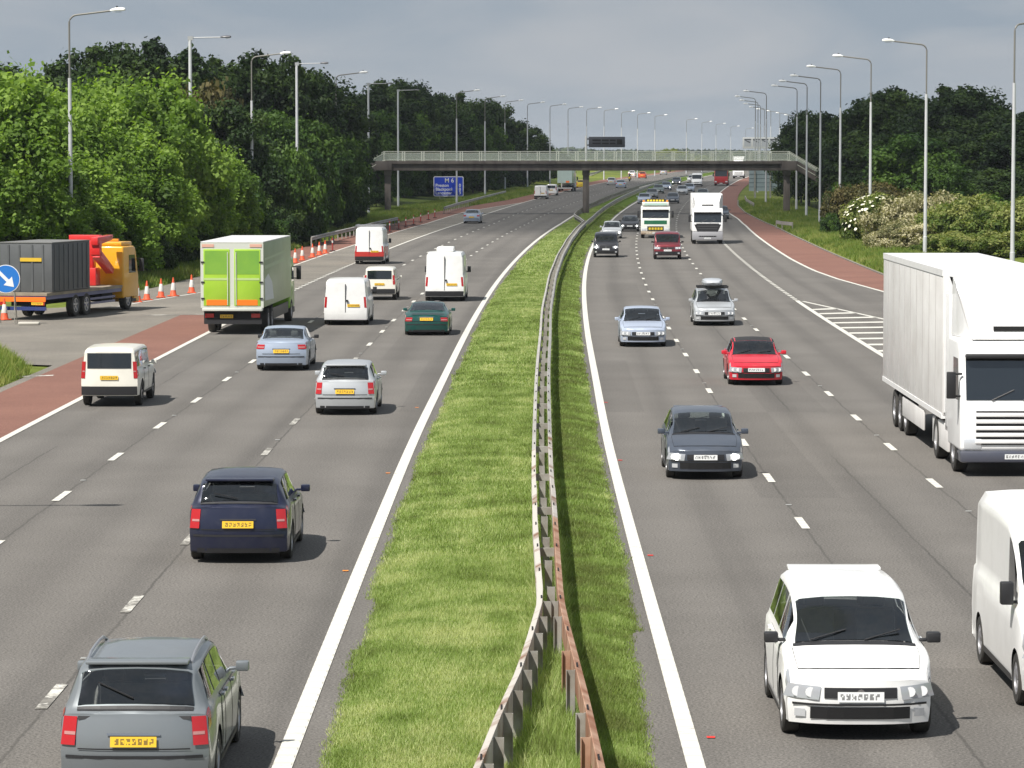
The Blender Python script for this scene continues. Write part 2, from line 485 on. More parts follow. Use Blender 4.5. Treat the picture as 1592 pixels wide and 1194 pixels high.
M_RUST = mat('rusty_rail', (0.22, 0.090, 0.045), 0.85, 0.0, (0.42, 0.27, 0.19), 1.5, detail=6)
M_POST = mat('galvanised_post', (0.34, 0.33, 0.30), 0.7, 0.1, (0.22, 0.20, 0.17), 3.0)
M_STEEL = mat('lamp_steel', (0.60, 0.61, 0.63), 0.5, 0.15, (0.50, 0.51, 0.53), 0.8)
M_ARM = mat('weathered_arm', (0.20, 0.195, 0.18), 0.6, 0.3)
M_LAMPW = mat('white_lamp_head', (0.80, 0.80, 0.78), 0.35)
M_LAMPD = mat('dark_lamp_head', (0.07, 0.072, 0.08), 0.4)
M_LENS = mat('lamp_lens', (0.5, 0.5, 0.48), 0.15)
M_CONC = mat('bridge_concrete', (0.165, 0.142, 0.128), 0.9, 0, (0.115, 0.098, 0.088), 0.5, bump=0.3, bscale=4, detail=7)
def concrete_stains(m):
    t = m.node_tree; b = t.nodes['Principled BSDF']; src = b.inputs['Base Color'].links[0].from_socket
    tcn = N(t, 'ShaderNodeTexCoord'); mpn = N(t, 'ShaderNodeMapping'); mpn.inputs['Scale'].default_value = (1.1, 1.1, 0.12)
    t.links.new(tcn.outputs['Object'], mpn.inputs['Vector'])
    n = N(t, 'ShaderNodeTexNoise', Scale=1.0, Detail=5.0, Roughness=0.65); t.links.new(mpn.outputs['Vector'], n.inputs['Vector'])
    r = N(t, 'ShaderNodeMapRange'); r.inputs['From Min'].default_value = 0.48; r.inputs['From Max'].default_value = 0.68; r.inputs['To Max'].default_value = 0.65
    t.links.new(n.outputs['Fac'], r.inputs['Value'])
    mx = N(t, 'ShaderNodeMixRGB', Color2=(0.05, 0.043, 0.038, 1)); t.links.new(r.outputs['Result'], mx.inputs['Fac']); t.links.new(src, mx.inputs['Color1'])
    t.links.new(mx.outputs['Color'], b.inputs['Base Color'])
concrete_stains(M_CONC)
M_CONCL = mat('pale_concrete', (0.22, 0.20, 0.175), 0.9, 0, (0.15, 0.13, 0.11), 0.9, detail=7)
M_RAILG = mat('cream_railing_paint', (0.80, 0.82, 0.70), 0.5)
M_SIGNBLUE = mat('sign_blue', (0.010, 0.050, 0.52), 0.4)
M_WHITE = mat('sign_white', (0.78, 0.78, 0.78), 0.5)
M_SIGNBACK = mat('sign_back_alloy', (0.33, 0.40, 0.42), 0.5, 0.3, (0.27, 0.33, 0.35), 0.6)
M_DARK = mat('dark_sign_case', (0.055, 0.058, 0.068), 0.5)
M_BLACK = mat('black_plastic', (0.018, 0.018, 0.02), 0.5)
M_MATT = mat('matt_black', (0.012, 0.012, 0.013), 0.9)
M_TYRE = mat('tyre_rubber', (0.022, 0.021, 0.020), 0.85, 0, (0.05, 0.046, 0.04), 4)
M_RIM = mat('alloy_rim', (0.48, 0.48, 0.50), 0.35, 0.8)
M_GLASS = mat('tinted_glass', (0.012, 0.016, 0.02), 0.04, 0, spec=0.9, coat=0.3)
def clear_glass():
    m = bpy.data.materials.new('window_glass'); m.use_nodes = True; t = m.node_tree; t.nodes.clear()
    o_ = t.nodes.new('ShaderNodeOutputMaterial'); tr = N(t, 'ShaderNodeBsdfTransparent'); tr.inputs['Color'].default_value = (0.66, 0.72, 0.71, 1)
    gl = t.nodes.new('ShaderNodeBsdfGlossy'); gl.inputs['Roughness'].default_value = 0.03; gl.inputs['Color'].default_value = (0.95, 0.97, 1.0, 1)
    fr = N(t, 'ShaderNodeFresnel'); fr.inputs['IOR'].default_value = 1.6
    ad = N(t, 'ShaderNodeMath', operation='MULTIPLY_ADD'); t.links.new(fr.outputs[0], ad.inputs[0]); ad.inputs[1].default_value = 1.3; ad.inputs[2].default_value = 0.03
    mx = t.nodes.new('ShaderNodeMixShader'); t.links.new(ad.outputs[0], mx.inputs[0]); t.links.new(tr.outputs[0], mx.inputs[1]); t.links.new(gl.outputs[0], mx.inputs[2])
    t.links.new(mx.outputs[0], o_.inputs['Surface'])
    return m
M_CLEAR = clear_glass()
M_SEAT = mat('seat_cloth', (0.10, 0.10, 0.105), 0.9, 0, (0.14, 0.135, 0.135), 9)
M_INT = mat('dark_interior', (0.05, 0.05, 0.053), 0.8)
M_HEAD = mat('headlight_glass', (0.70, 0.72, 0.75), 0.12, 0.35, coat=0.8)
M_TAIL = mat('tail_light_red', (0.40, 0.012, 0.015), 0.18, coat=0.6)
M_AMBER = mat('amber_lens', (0.8, 0.25, 0.02), 0.25)
M_CHROME = mat('chrome', (0.6, 0.6, 0.62), 0.15, 1.0)
M_CONE = mat('cone_orange', (0.72, 0.10, 0.025), 0.6, 0, (0.55, 0.075, 0.03), 8)
M_CONEW = mat('cone_white_band', (0.72, 0.70, 0.66), 0.6, 0, (0.55, 0.52, 0.48), 9)
M_BARK = mat('bark', (0.06, 0.048, 0.036), 0.95, 0, (0.10, 0.085, 0.065), 3.0)
M_ORANGE = mat('orange_reflector', (0.95, 0.18, 0.01), 0.5)
M_SOIL = None

def plate_mat(name, c):
    """number plate: field colour with seven small glyph-like marks too small to read"""
    m, t, b = _nodes(name)
    ln = t.links.new
    def mth(op, a, b_=None):
        n = N(t, 'ShaderNodeMath', operation=op)
        for i, v in enumerate((a, b_)):
            if v is None: continue
            if isinstance(v, (int, float)): n.inputs[i].default_value = v
            else: ln(v, n.inputs[i])
        return n.outputs[0]
    tcn = N(t, 'ShaderNodeTexCoord')
    sp = N(t, 'ShaderNodeSeparateXYZ'); ln(tcn.outputs['Generated'], sp.inputs['Vector'])
    u = mth('MULTIPLY', mth('SUBTRACT', sp.outputs['Y'], 0.06), 7/0.88)
    v = mth('MULTIPLY', mth('SUBTRACT', sp.outputs['Z'], 0.2), 1/0.6)
    fu = mth('FRACT', u)
    inside = mth('MULTIPLY', mth('MULTIPLY', mth('GREATER_THAN', u, 0.0), mth('LESS_THAN', u, 7.0)), mth('MULTIPLY', mth('GREATER_THAN', v, 0.0), mth('LESS_THAN', v, 1.0)))
    cell = mth('LESS_THAN', fu, 0.72)
    cmb = N(t, 'ShaderNodeCombineXYZ'); ln(mth('FLOOR', mth('MULTIPLY', u, 4.16)), cmb.inputs[0]); ln(mth('FLOOR', mth('MULTIPLY', v, 4.0)), cmb.inputs[1])
    oi = t.nodes.new('ShaderNodeObjectInfo'); ln(mth('MULTIPLY', oi.outputs['Random'], 91.0), cmb.inputs[2])
    wn = t.nodes.new('ShaderNodeTexWhiteNoise'); ln(cmb.outputs[0], wn.inputs['Vector'])
    ink = mth('MULTIPLY', mth('MULTIPLY', inside, cell), mth('MULTIPLY', mth('GREATER_THAN', wn.outputs['Value'], 0.3), 0.75))
    mx = N(t, 'ShaderNodeMixRGB', Color1=(*c, 1), Color2=(0.03, 0.03, 0.03, 1)); ln(ink, mx.inputs['Fac'])
    ln(mx.outputs['Color'], b.inputs['Base Color'])
    b.inputs['Roughness'].default_value = 0.35
    return m
M_PLATEY = plate_mat('yellow_number_plate', (0.75, 0.46, 0.03))
M_PLATEW = plate_mat('white_number_plate', (0.75, 0.76, 0.76))

# ------------------------------------------------------------------ ground, road, markings
YS = list(np.concatenate([np.arange(-60, 130, 4.0), np.arange(130, 420, 6.0), np.arange(420, 1000, 15.0), np.arange(1000, 1790, 60.0)]))

def strip(name, o0, o1, y0, y1, dz, m, nseg=1, fo0=None, fo1=None, step=None):
    """ribbon along the road between two offsets (constants or functions of Y) with UV = (offset, station)"""
    ys = [y0] + [y for y in YS if y0 < y < y1] + [y1]
    if step: ys = list(np.arange(y0, y1, step)) + [y1]
    V = []; U = []; F = []
    for y in ys:
        a = fo0(y) if fo0 else o0; b_ = fo1(y) if fo1 else o1
        for k in range(nseg + 1):
            o = a + (b_ - a) * k / nseg
            V.append(P(o, y, dz)); U.append((o, y))
    n = nseg + 1
    for i in range(len(ys) - 1):
        for k in range(nseg):
            F.append((i*n+k, i*n+k+1, (i+1)*n+k+1, (i+1)*n+k))
    me = bpy.data.meshes.new(name); me.from_pydata(V, [], F)
    uvl = me.uv_layers.new(name='UVMap')
    for p in me.polygons:
        for li in p.loop_indices: uvl.data[li].uv = U[me.loops[li].vertex_index]
    me.materials.append(m)
    return me

def join_meshes(name, mes, kind='structure'):
    bm = bmesh.new(); mats = []
    for me in mes:
        base = len(bm.faces)
        bm.from_mesh(me); bm.faces.ensure_lookup_table()
        m = me.materials[0]
        if m not in mats: mats.append(m)
        for f in bm.faces[base:]: f.material_index = mats.index(m)
    out = bpy.data.meshes.new(name); bm.to_mesh(out); bm.free()
    for m in mats: out.materials.append(m)
    return tag(link(name, out), kind=kind)

def bank(o, Y):
    """verges rise gently away from the road"""
    z = 0.0
    if o < -26: z = min((-26 - o) * 0.08, 2.2)
    if o > 20 and Y > 150: z = min((o - 20) * 0.05, 1.0)
    return z

# ground sheet
def ground_material():
    m, t, b = _nodes('grassland')
    ln = t.links.new
    geo = N(t, 'ShaderNodeNewGeometry')
    n = N(t, 'ShaderNodeTexNoise', Scale=0.012, Detail=6.0, Roughness=0.6); ln(geo.outputs['Position'], n.inputs['Vector'])
    n2_ = N(t, 'ShaderNodeTexNoise', Scale=1.4, Detail=6.0, Roughness=0.7); ln(geo.outputs['Position'], n2_.inputs['Vector'])
    r = N(t, 'ShaderNodeValToRGB')
    e = r.color_ramp.elements
    e[0].position = 0.35; e[0].color = (0.045, 0.075, 0.018, 1)
    e[1].position = 0.62; e[1].color = (0.17, 0.20, 0.035, 1)
    ln(n.outputs['Fac'], r.inputs['Fac'])
    r2 = N(t, 'ShaderNodeMapRange'); r2.inputs['From Min'].default_value = 0.3; r2.inputs['From Max'].default_value = 0.7
    r2.inputs['To Min'].default_value = 0.6; r2.inputs['To Max'].default_value = 1.3; ln(n2_.outputs['Fac'], r2.inputs['Value'])
    sc = N(t, 'ShaderNodeVectorMath', operation='SCALE'); ln(r.outputs['Color'], sc.inputs[0]); ln(r2.outputs['Result'], sc.inputs['Scale'])
    ln(sc.outputs['Vector'], b.inputs['Base Color'])
    b.inputs['Roughness'].default_value = 0.95; b.inputs['Specular IOR Level'].default_value = 0.1
    return m
M_GROUND = ground_material()
gy = list(np.arange(-60, 1000, 20.0)) + list(np.arange(1000, 1790, 100.0))
go = [-3000, -900, -300, -120, -70, -50, -40, -34, -29, -26, -24, -10, 0, 10, 18.5, 20, 24, 30, 45, 80, 200, 700, 3000]
V = []; F = []
for y in gy:
    for o in go:
        x_ = C(y) + o
        V.append((x_, y, gz(y) + bank(o, y) - 0.06))
for o in go: V.append((C(1700) + o * 1.5, 4500, gz(1700) - 0.06))
for o in go: V.append((C(1700) + o * 3.0, 9000, gz(1700) - 0.06))
n_ = len(go)
for i in range(len(V) // n_ - 1):
    for k in range(n_ - 1): F.append((i*n_+k, i*n_+k+1, (i+1)*n_+k+1, (i+1)*n_+k))
me = bpy.data.meshes.new('ground'); me.from_pydata(V, [], F); me.materials.append(M_GROUND)
tag(link('ground', me), kind='structure')

EDGE_L, LANE_L1, LANE_L2, MED_L, MED_R, LANE_R1, LANE_R2, EDGE_R = -15.35, -11.85, -8.35, -4.9, 0.0, 3.4, 6.95, 10.45
def interp(tbl):
    xs = [a for a, b in tbl]; ys = [b for a, b in tbl]
    return lambda y: float(np.interp(y, xs, ys))
slip_r = interp([(100, 24.5), (125, 20.6), (144, 17.6), (160, 16.4), (174, 15.6), (190, 14.6), (204, 14.1), (225, 13.9), (330, 13.9), (360, 13.6), (398, 12.5), (425, 11.2), (445, EDGE_R + 0.02)])
slip_l = interp([(100, 18.5), (120, 16.0), (144, 13.0), (161, 10.7)])
red_r = interp([(100, 28.0), (150, 21.0), (193, 17.7), (271, 17.2), (326, 16.6), (391, 14.6), (430, 13.9), (520, 13.7), (1700, 13.7)])
out_l = interp([(100, -29.5), (141, -23.6), (162, -21.3), (171, -19.8), (185, -19.4), (211, -18.9), (243, -18.9), (392, -18.7), (420, -17.2), (450, EDGE_L - 0.02)])
red_l = interp([(150, -24.8), (180, -23.0), (211, -22.3), (392, -22.0), (430, -20.5), (470, -18.6), (1700, -18.6)])
# one wide asphalt sheet under everything, carriageways on top of the ground
join_meshes('road', [strip('road', -20.0, 15.0, -60, 1780, 0.0, M_ROAD, 14, fo0=lambda y: -18.3 if y < 470 else -18.2, fo1=lambda y: 13.6)])
join_meshes('slip_road', [strip('s1', 0, 0, 119, 455, 0.004, M_SLIP, 3, fo0=lambda y: min(red_l(y), -18.5) if y > 150 else -34.0 + (y-119)*0.12, fo1=lambda y: -15.5),
                          strip('s1b', 0, 0, 60, 119, 0.004, M_SLIP, 2, fo0=lambda y: -18.5 - max(0, (y-112))*2.0, fo1=lambda y: -15.5),
                          strip('s2', 0, 0, 95, 450, 0.004, M_ROAD, 4, fo0=lambda y: EDGE_R + 0.2, fo1=lambda y: red_r(y) if y < 430 else 13.7)])
join_meshes('hard_shoulder', [strip('r1', 0, 0, -60, 147, 0.008, M_RED, 2, fo0=lambda y: -18.05 if y < 100 else -18.15, fo1=lambda y: EDGE_L),
                              strip('r2', 0, 0, 200, 1780, 0.008, M_RED, 2, fo0=red_l, fo1=lambda y: out_l(y) if y < 450 else EDGE_L - 0.02),
                              strip('r3', 0, 0, 150, 1780, 0.008, M_RED, 2, fo0=lambda y: slip_r(y) if y < 445 else EDGE_R + 0.02, fo1=red_r),
                              strip('r4', 0, 0, -60, 118, 0.008, M_RED, 1, fo0=lambda y: EDGE_R, fo1=lambda y: 13.5)])
# kerb edging along the right-hand shoulder
kb = MB()
ys_ = list(np.arange(190, 470, 4.0))
for a, b_ in zip(ys_[:-1], ys_[1:]):
    for (o_, w_, h_) in ((0.02, 0.14, 0.07),):
        pa0 = P(red_r(a)+o_, a, -0.05); pa1 = P(red_r(a)+o_+w_, a, -0.05); pb0 = P(red_r(b_)+o_, b_, -0.05); pb1 = P(red_r(b_)+o_+w_, b_, -0.05)
        up = lambda p: (p[0], p[1], p[2]+0.05+h_)
        kb.add([pa0, pa1, pb1, pb0, up(pa0), up(pa1), up(pb1), up(pb0)], [(0,1,5,4),(1,2,6,5),(2,3,7,6),(3,0,4,7),(4,5,6,7)])
tag(kb.build('kerb', M_CONCL), kind='structure')

MK = []
DZ = 0.012
def line(o, wd, y0, y1, m=M_LINE, fo=None):
    h = wd / 2
    f = fo if fo else (lambda y: o)
    MK.append(strip('l', 0, 0, y0, y1, DZ, m, 1, fo0=lambda y: f(y) - h, fo1=lambda y: f(y) + h))
def dash(o, y0, ln_, wd=0.15, m=M_DASH, fo=None):
    f = fo if fo else (lambda y: o)
    MK.append(strip('d', 0, 0, y0, y0 + ln_, DZ, m, 1, fo0=lambda y: f(y) - wd/2, fo1=lambda y: f(y) + wd/2, step=ln_/2))
line(MED_R, 0.22, -60, 1780)
line(MED_L, 0.24, -60, 1780)
line(EDGE_L, 0.2, -60, 146)
line(EDGE_L, 0.2, 226, 1780)
line(EDGE_R, 0.22, -60, 161)
line(EDGE_R + 0.02, 0.2, 442, 1780)
line(0, 0.2, 163, 446, fo=slip_r)
line(0, 0.2, 100, 161, fo=slip_l)
line(0, 0.16, 155, 452, fo=out_l)
y = 161.0
while y < 405:                                   # short broken line between the exit lane and lane one
    dash(EDGE_R + 0.02, y, 1.05, 0.22); y += 2.0
y = 147.0
while y < 226:
    dash(EDGE_L, y, 1.05, 0.22); y += 2.0
for o_, ph, m in ((LANE_R1, 63.2, M_DASH), (LANE_R2, 62.0, M_DASH), (LANE_L2, 42.5, M_WORN), (LANE_L1, 68.2, M_DASH)):
    y = ph - 9 * 12
    while y < 1000:
        mm = m
        if o_ == LANE_L2 and y > 120: mm = M_DASH
        dash(o_, y, 2.0, 0.16, mm); y += 9.0
# chevron hatching in the exit nose
for k in range(12):
    y = 152 - 4.0 * k
    if y < 103: break
    a0 = EDGE_R + 0.12; b0 = slip_l(y) - 0.1
    if b0 - a0 < 0.3: continue
    V = [P(a0, y, DZ), P(b0, y + 0.9, DZ), P(slip_l(y+1.9) - 0.1, y + 1.9, DZ), P(a0, y + 1.0, DZ)]
    me = bpy.data.meshes.new('c'); me.from_pydata(V, [], [(0, 1, 2, 3)]); me.uv_layers.new(name='UVMap'); me.materials.append(M_LINE); MK.append(me)
# give-way remnants by the slip nose
for (x0, x1, yy) in ((222, 330, 490.5), (22, 83, 586)):
    a = at(x0, yy); b_ = at(x1, yy - 2)
    V = [(a[0], a[1]-0.22, DZ), (b_[0], b_[1]-0.22, DZ), (b_[0], b_[1]+0.22, DZ), (a[0], a[1]+0.22, DZ)]
    me = bpy.data.meshes.new('c'); me.from_pydata(V, [], [(0, 1, 2, 3)]); me.uv_layers.new(name='UVMap'); me.materials.append(M_WORN); MK.append(me)
M_REDP = mat('red_marker_paint', (0.7, 0.03, 0.02), 0.6)
M_ORGP = mat('orange_marker_paint', (0.8, 0.25, 0.02), 0.6)
for (px_, py_, m) in ((1011, 864, M_REDP), (964, 716, M_REDP), (942, 626, M_REDP), (1105, 1147, M_REDP), (537, 888, M_ORGP), (603, 736, M_ORGP), (648, 634, M_ORGP)):
    a = at(px_, py_)
    V = [(a[0]-0.05, a[1]-0.06, DZ), (a[0]+0.05, a[1]-0.07, DZ), (a[0]+0.055, a[1]+0.05, DZ), (a[0]-0.05, a[1]+0.06, DZ)]
    me = bpy.data.meshes.new('c'); me.from_pydata(V, [], [(0, 1, 2, 3)]); me.uv_layers.new(name='UVMap'); me.materials.append(m); MK.append(me)
# raised ribs of the median edge lines near the camera
for o_ in (MED_R, MED_L):
    rb = MB()
    y = 36.0
    while y < 95:
        p0 = P(o_-0.1, y, DZ); p1 = P(o_+0.1, y, DZ); p2 = P(o_+0.1, y+0.09, DZ+0.009); p3 = P(o_-0.1, y+0.09, DZ+0.009); p4 = P(o_+0.1, y+0.18, DZ); p5 = P(o_-0.1, y+0.18, DZ)
        rb.add([p0, p1, p2, p3, p4, p5], [(0,1,2,3), (3,2,4,5)]); y += 0.5
    me = bpy.data.meshes.new('ribs'); me.from_pydata(rb.v, [], rb.f); me.uv_layers.new(name='UVMap'); me.materials.append(M_LINE); MK.append(me)
join_meshes('road_markings', MK)

# reflective road studs along the lane lines
sb_ = MB(); sb_.box(-0.06, 0.06, -0.05, 0.05, 0, 0.016); sb_.add([(-0.045,-0.051,0.003),(0.045,-0.051,0.003),(0.045,-0.051,0.013),(-0.045,-0.051,0.013)], [(0,1,2,3)])
stud = sb_.build('road_stud', mat('stud_metal', (0.42, 0.42, 0.40), 0.4, 0.4), bevel=0.006)
first = True
for o_, ph in ((LANE_R1, 67.5), (LANE_R2, 66.3), (LANE_L2, 46.8), (LANE_L1, 72.5)):
    y = ph - (18 if ph > 60 else 0)
    while y < 170:
        o = stud if first else stud.copy()
        if not first: col.objects.link(o)
        first = False
        o.location = P(o_, y, 0.004)
        tag(o, 'small pale reflective stud set in the asphalt between two lane dashes', 'road stud', 'road studs along the lane lines')
        y += 18.0

# ------------------------------------------------------------------ median and verges: soil sheets and grass
def soil_material():
    m, t, b = _nodes('median_turf')
    ln = t.links.new
    geo = N(t, 'ShaderNodeNewGeometry')
    n = N(t, 'ShaderNodeTexNoise', Scale=0.5, Detail=6.0, Roughness=0.65); ln(geo.outputs['Position'], n.inputs['Vector'])
    n2_ = N(t, 'ShaderNodeTexNoise', Scale=9.0, Detail=5.0, Roughness=0.7); ln(geo.outputs['Position'], n2_.inputs['Vector'])
    ad = N(t, 'ShaderNodeMath', operation='ADD'); ln(n.outputs['Fac'], ad.inputs[0]); ln(n2_.outputs['Fac'], ad.inputs[1])
    r = N(t, 'ShaderNodeValToRGB'); e = r.color_ramp.elements
    hf = N(t, 'ShaderNodeMath', operation='MULTIPLY'); ln(ad.outputs[0], hf.inputs[0]); hf.inputs[1].default_value = 0.5
    e[0].position = 0.36; e[0].color = (0.095, 0.085, 0.035, 1)
    e[1].position = 0.62; e[1].color = (0.125, 0.185, 0.022, 1)
    k = e.new(0.47); k.color = (0.072, 0.122, 0.016, 1)
    ln(hf.outputs[0], r.inputs['Fac']); ln(r.outputs['Color'], b.inputs['Base Color'])
    b.inputs['Roughness'].default_value = 0.95; b.inputs['Specular IOR Level'].default_value = 0.1
    bp = N(t, 'ShaderNodeBump', Strength=0.9, Distance=0.08); ln(n2_.outputs['Fac'], bp.inputs['Height']); ln(bp.outputs['Normal'], b.inputs['Normal'])
    return m
M_SOIL = soil_material()
ph1, ph2 = 1.3, 4.1
_E = [random.Random(k).uniform(-1, 1) for k in range(4000)]
def en(y, s): k = y/s + 300; i = int(k); f = k-i; f = f*f*(3-2*f); return _E[i % 4000]*(1-f)+_E[(i+1) % 4000]*f
def med_l(y): return MED_L + 0.36 + 0.06*en(y, 4.1) + 0.035*en(y+60, 0.9) + max(0, (46-y))*0.02 + (0.12 if 47.5 < y < 53 else 0)
def med_r(y): return MED_R - 0.28 - 0.05*en(y+200, 3.7) - 0.03*en(y+90, 0.8) - (0.22 if y < 49.5 else 0.0)
def turf(name, f0, f1, y0, y1, h, step=0.5, n=8):
    ys = list(np.arange(y0, y1, step)) + [y1]
    V = []; F = []
    for y in ys:
        a, b_ = f0(y), f1(y)
        for k in range(n + 1):
            q = k / n; d = min(q, 1 - q) * 2
            hh = h * (1 - (1 - min(1, d*2.2))**2) + (0.01 if 0 < k < n else -0.02)
            V.append(P(a + (b_-a)*q, y, hh + 0.004))
    for i in range(len(ys)-1):
        for k in range(n): F.append((i*(n+1)+k, i*(n+1)+k+1, (i+1)*(n+1)+k+1, (i+1)*(n+1)+k))
    return npmesh(name, V, F, M_SOIL, smooth=True)
bmj = bmesh.new()
for me in (turf('a', med_l, med_r, 20, 200, 0.10, 0.5), turf('b', med_l, med_r, 200, 1700, 0.10, 6.0)):
    bmj.from_mesh(me)
me = bpy.data.meshes.new('median_turf'); bmj.to_mesh(me); bmj.free(); me.materials.append(M_SOIL)
tag(link('median_turf', me), kind='structure')

C_ARR = np.vectorize(C); GZ_ARR = np.vectorize(gz)
M_GRASS = leafmat('grass_blades', (0.150, 0.178, 0.055), (0.48, 0.51, 0.25), 0.36, 0.65, c3=(0.250, 0.345, 0.095), gloss=0.55)
M_GRASSD = leafmat('long_verge_grass', (0.075, 0.125, 0.022), (0.28, 0.29, 0.095), 0.33, 0.3, c3=(0.150, 0.220, 0.038), gloss=0.6)
def blades(o, Y, z0, hgt, wid, lean):
    n = len(o)
    X = C_ARR(Y) + o; Z = GZ_ARR(Y) + z0
    a = NP.uniform(0, 2*np.pi, n); dx = np.cos(a)*wid/2; dy = np.sin(a)*wid/2
    b_ = NP.uniform(0, 2*np.pi, n); lx = np.cos(b_)*lean*hgt; ly = np.sin(b_)*lean*hgt
    V = np.empty((n, 3, 3))
    V[:,0] = np.stack([X-dx, Y-dy, Z], 1); V[:,1] = np.stack([X+dx, Y+dy, Z], 1)
    V[:,2] = np.stack([X+lx, Y+ly, Z+hgt], 1)
    return V.reshape(-1, 3)
_G = NP.uniform(0, 1, (64, 512))
def vnoise(o, Y, so, sy):
    a = (np.asarray(o)/so + 20.3) % 63; b_ = (np.asarray(Y)/sy + 3.7) % 511
    i = a.astype(int); j = b_.astype(int); fa = a-i; fb_ = b_-j; fa = fa*fa*(3-2*fa); fb_ = fb_*fb_*(3-2*fb_)
    i2 = (i+1) % 64; j2 = (j+1) % 512
    return (_G[i, j]*(1-fa)+_G[i2, j]*fa)*(1-fb_) + (_G[i, j2]*(1-fa)+_G[i2, j2]*fa)*fb_
def patchy(o, Y, s):
    return 0.5 + 0.25*np.sin(o*1.9*s+Y*0.7*s+1.0) + 0.25*np.sin(o*0.8*s-Y*1.3*s+2.2*np.sin(Y*0.31*s))
def grass_obj(name, zones, f0, f1, m, lab=None, dry=False):
    Vs = []; At = []
    f0v, f1v = np.vectorize(f0), np.vectorize(f1)
    for (y0, y1, n, h, wd) in zones:
        Y = NP.uniform(y0, y1, n); q = NP.uniform(0, 1, n)
        a, b_ = f0v(Y), f1v(Y)
        ov = NP.normal(0, 0.05, n)
        o = a + (b_-a)*q + ov
        edge = np.minimum(q, 1-q)*2
        z0 = 0.10*(1-(1-np.minimum(1, edge*2.2))**2)
        hh = h*(0.62 + 0.28*vnoise(o, Y, 0.55, 6.0) + 0.26*vnoise(o, Y, 0.14, 1.1))*NP.uniform(0.6, 1.3, n)*(0.55+0.45*np.minimum(1, edge*4))
        Vs.append(blades(o, Y, z0, hh, wd*NP.uniform(0.6, 1.4, n), NP.uniform(0.1, 0.8, n)))
        base_ = NP.normal(0.5, 0.2, n) + 0.40*(vnoise(o, Y, 1.0, 9.0)-0.5) + 0.3*(vnoise(o, Y, 0.22, 1.6)-0.5) - 0.16*np.clip((vnoise(o+7, Y+40, 0.7, 4.0)-0.66)/0.2, 0, 1)
        if dry: base_ += np.clip((q-0.82)/0.14, 0, 1)*0.55*patchy(o*1.3, Y, 0.8) - np.where(q > 0.66, 0.55, 0.0)
        At.append(np.repeat(np.clip(base_, 0, 1.2), 3))
    V = np.concatenate(Vs); A = np.concatenate(At)
    F = np.arange(len(V)).reshape(-1, 3)
    return tag(link(name, npmesh(name, V, F, m, attr=A)), kind='stuff')
g = grass_obj('median_grass', [(36, 58, 260000, 0.085, 0.012), (58, 100, 220000, 0.09, 0.020), (100, 190, 150000, 0.10, 0.04), (190, 420, 80000, 0.11, 0.09)], med_l, med_r, M_GRASS, dry=True)
tag(g, 'rough bright green grass growing along the central reservation', 'grass')
# longer grass round the feet of the barrier posts
def bar_o(y): return -1.65 if y < 230 else float(np.interp(y, [230, 330, 460, 700, 1700], [-1.65, -1.8, -2.3, -2.45, -2.45]))
g = grass_obj('long_grass', [(36, 60, 26000, 0.24, 0.014), (60, 150, 26000, 0.2, 0.03)], lambda y: bar_o(y)-0.55 if y < 47 else bar_o(y)-0.3, lambda y: bar_o(y)+0.45 if y < 47 else bar_o(y)+0.3, M_GRASS)
tag(g, 'longer green grass growing round the feet of the crash barrier', 'grass')
g = grass_obj('verge_grass', [(185, 300, 60000, 0.5, 0.06), (300, 460, 40000, 0.45, 0.09)], lambda y: red_r(y)+0.45, lambda y: red_r(y)+9, M_GRASSD)
tag(g, 'long rough grass on the verge beside the exit slip', 'grass')
g = grass_obj('verge_grass', [(160, 300, 50000, 0.5, 0.06), (300, 560, 50000, 0.55, 0.1)], lambda y: red_l(y)-7, lambda y: red_l(y)-0.3, M_GRASSD)
tag(g, 'long rough grass and weeds on the left verge below the trees', 'grass')
ga = grass_obj('verge_grass', [(85, 117, 40000, 0.55, 0.035)], lambda y: -24.0, lambda y: -18.6 + min(0, (108-y)*0.25), M_GRASSD)
tag(ga, 'bright tuft of long grass at the slip road nose', 'grass')

# ------------------------------------------------------------------ crash barrier on the central reservation
PROF = [(0.0, 0.44), (0.075, 0.475), (0.075, 0.545), (0.015, 0.60), (0.075, 0.655), (0.075, 0.725), (0.0, 0.765), (-0.012, 0.765), (-0.012, 0.44)]
def rail_mb(path, flip, z0=0.0):
    """beam swept along (X, Y, zground) points; corrugated side faces right unless flip"""
    mb = MB(); vs = []; fs = []; n = len(PROF)
    for i, p in enumerate(path):
        a = path[max(i-1, 0)]; b_ = path[min(i+1, len(path)-1)]
        tx, ty = b_[0]-a[0], b_[1]-a[1]; l = math.hypot(tx, ty); rx, ry = ty/l, -tx/l
        for (u, z) in PROF:
            u = -u if flip else u
            vs.append((p[0]+rx*u, p[1]+ry*u, p[2]+z+z0))
    for i in range(len(path)-1):
        for k in range(n):
            j = (k+1) % n; fs.append((i*n+k, i*n+j, (i+1)*n+j, (i+1)*n+k))
    fs.append(tuple(range(n))); fs.append(tuple((len(path)-1)*n+k for k in range(n)))
    return mb.add(vs, fs)

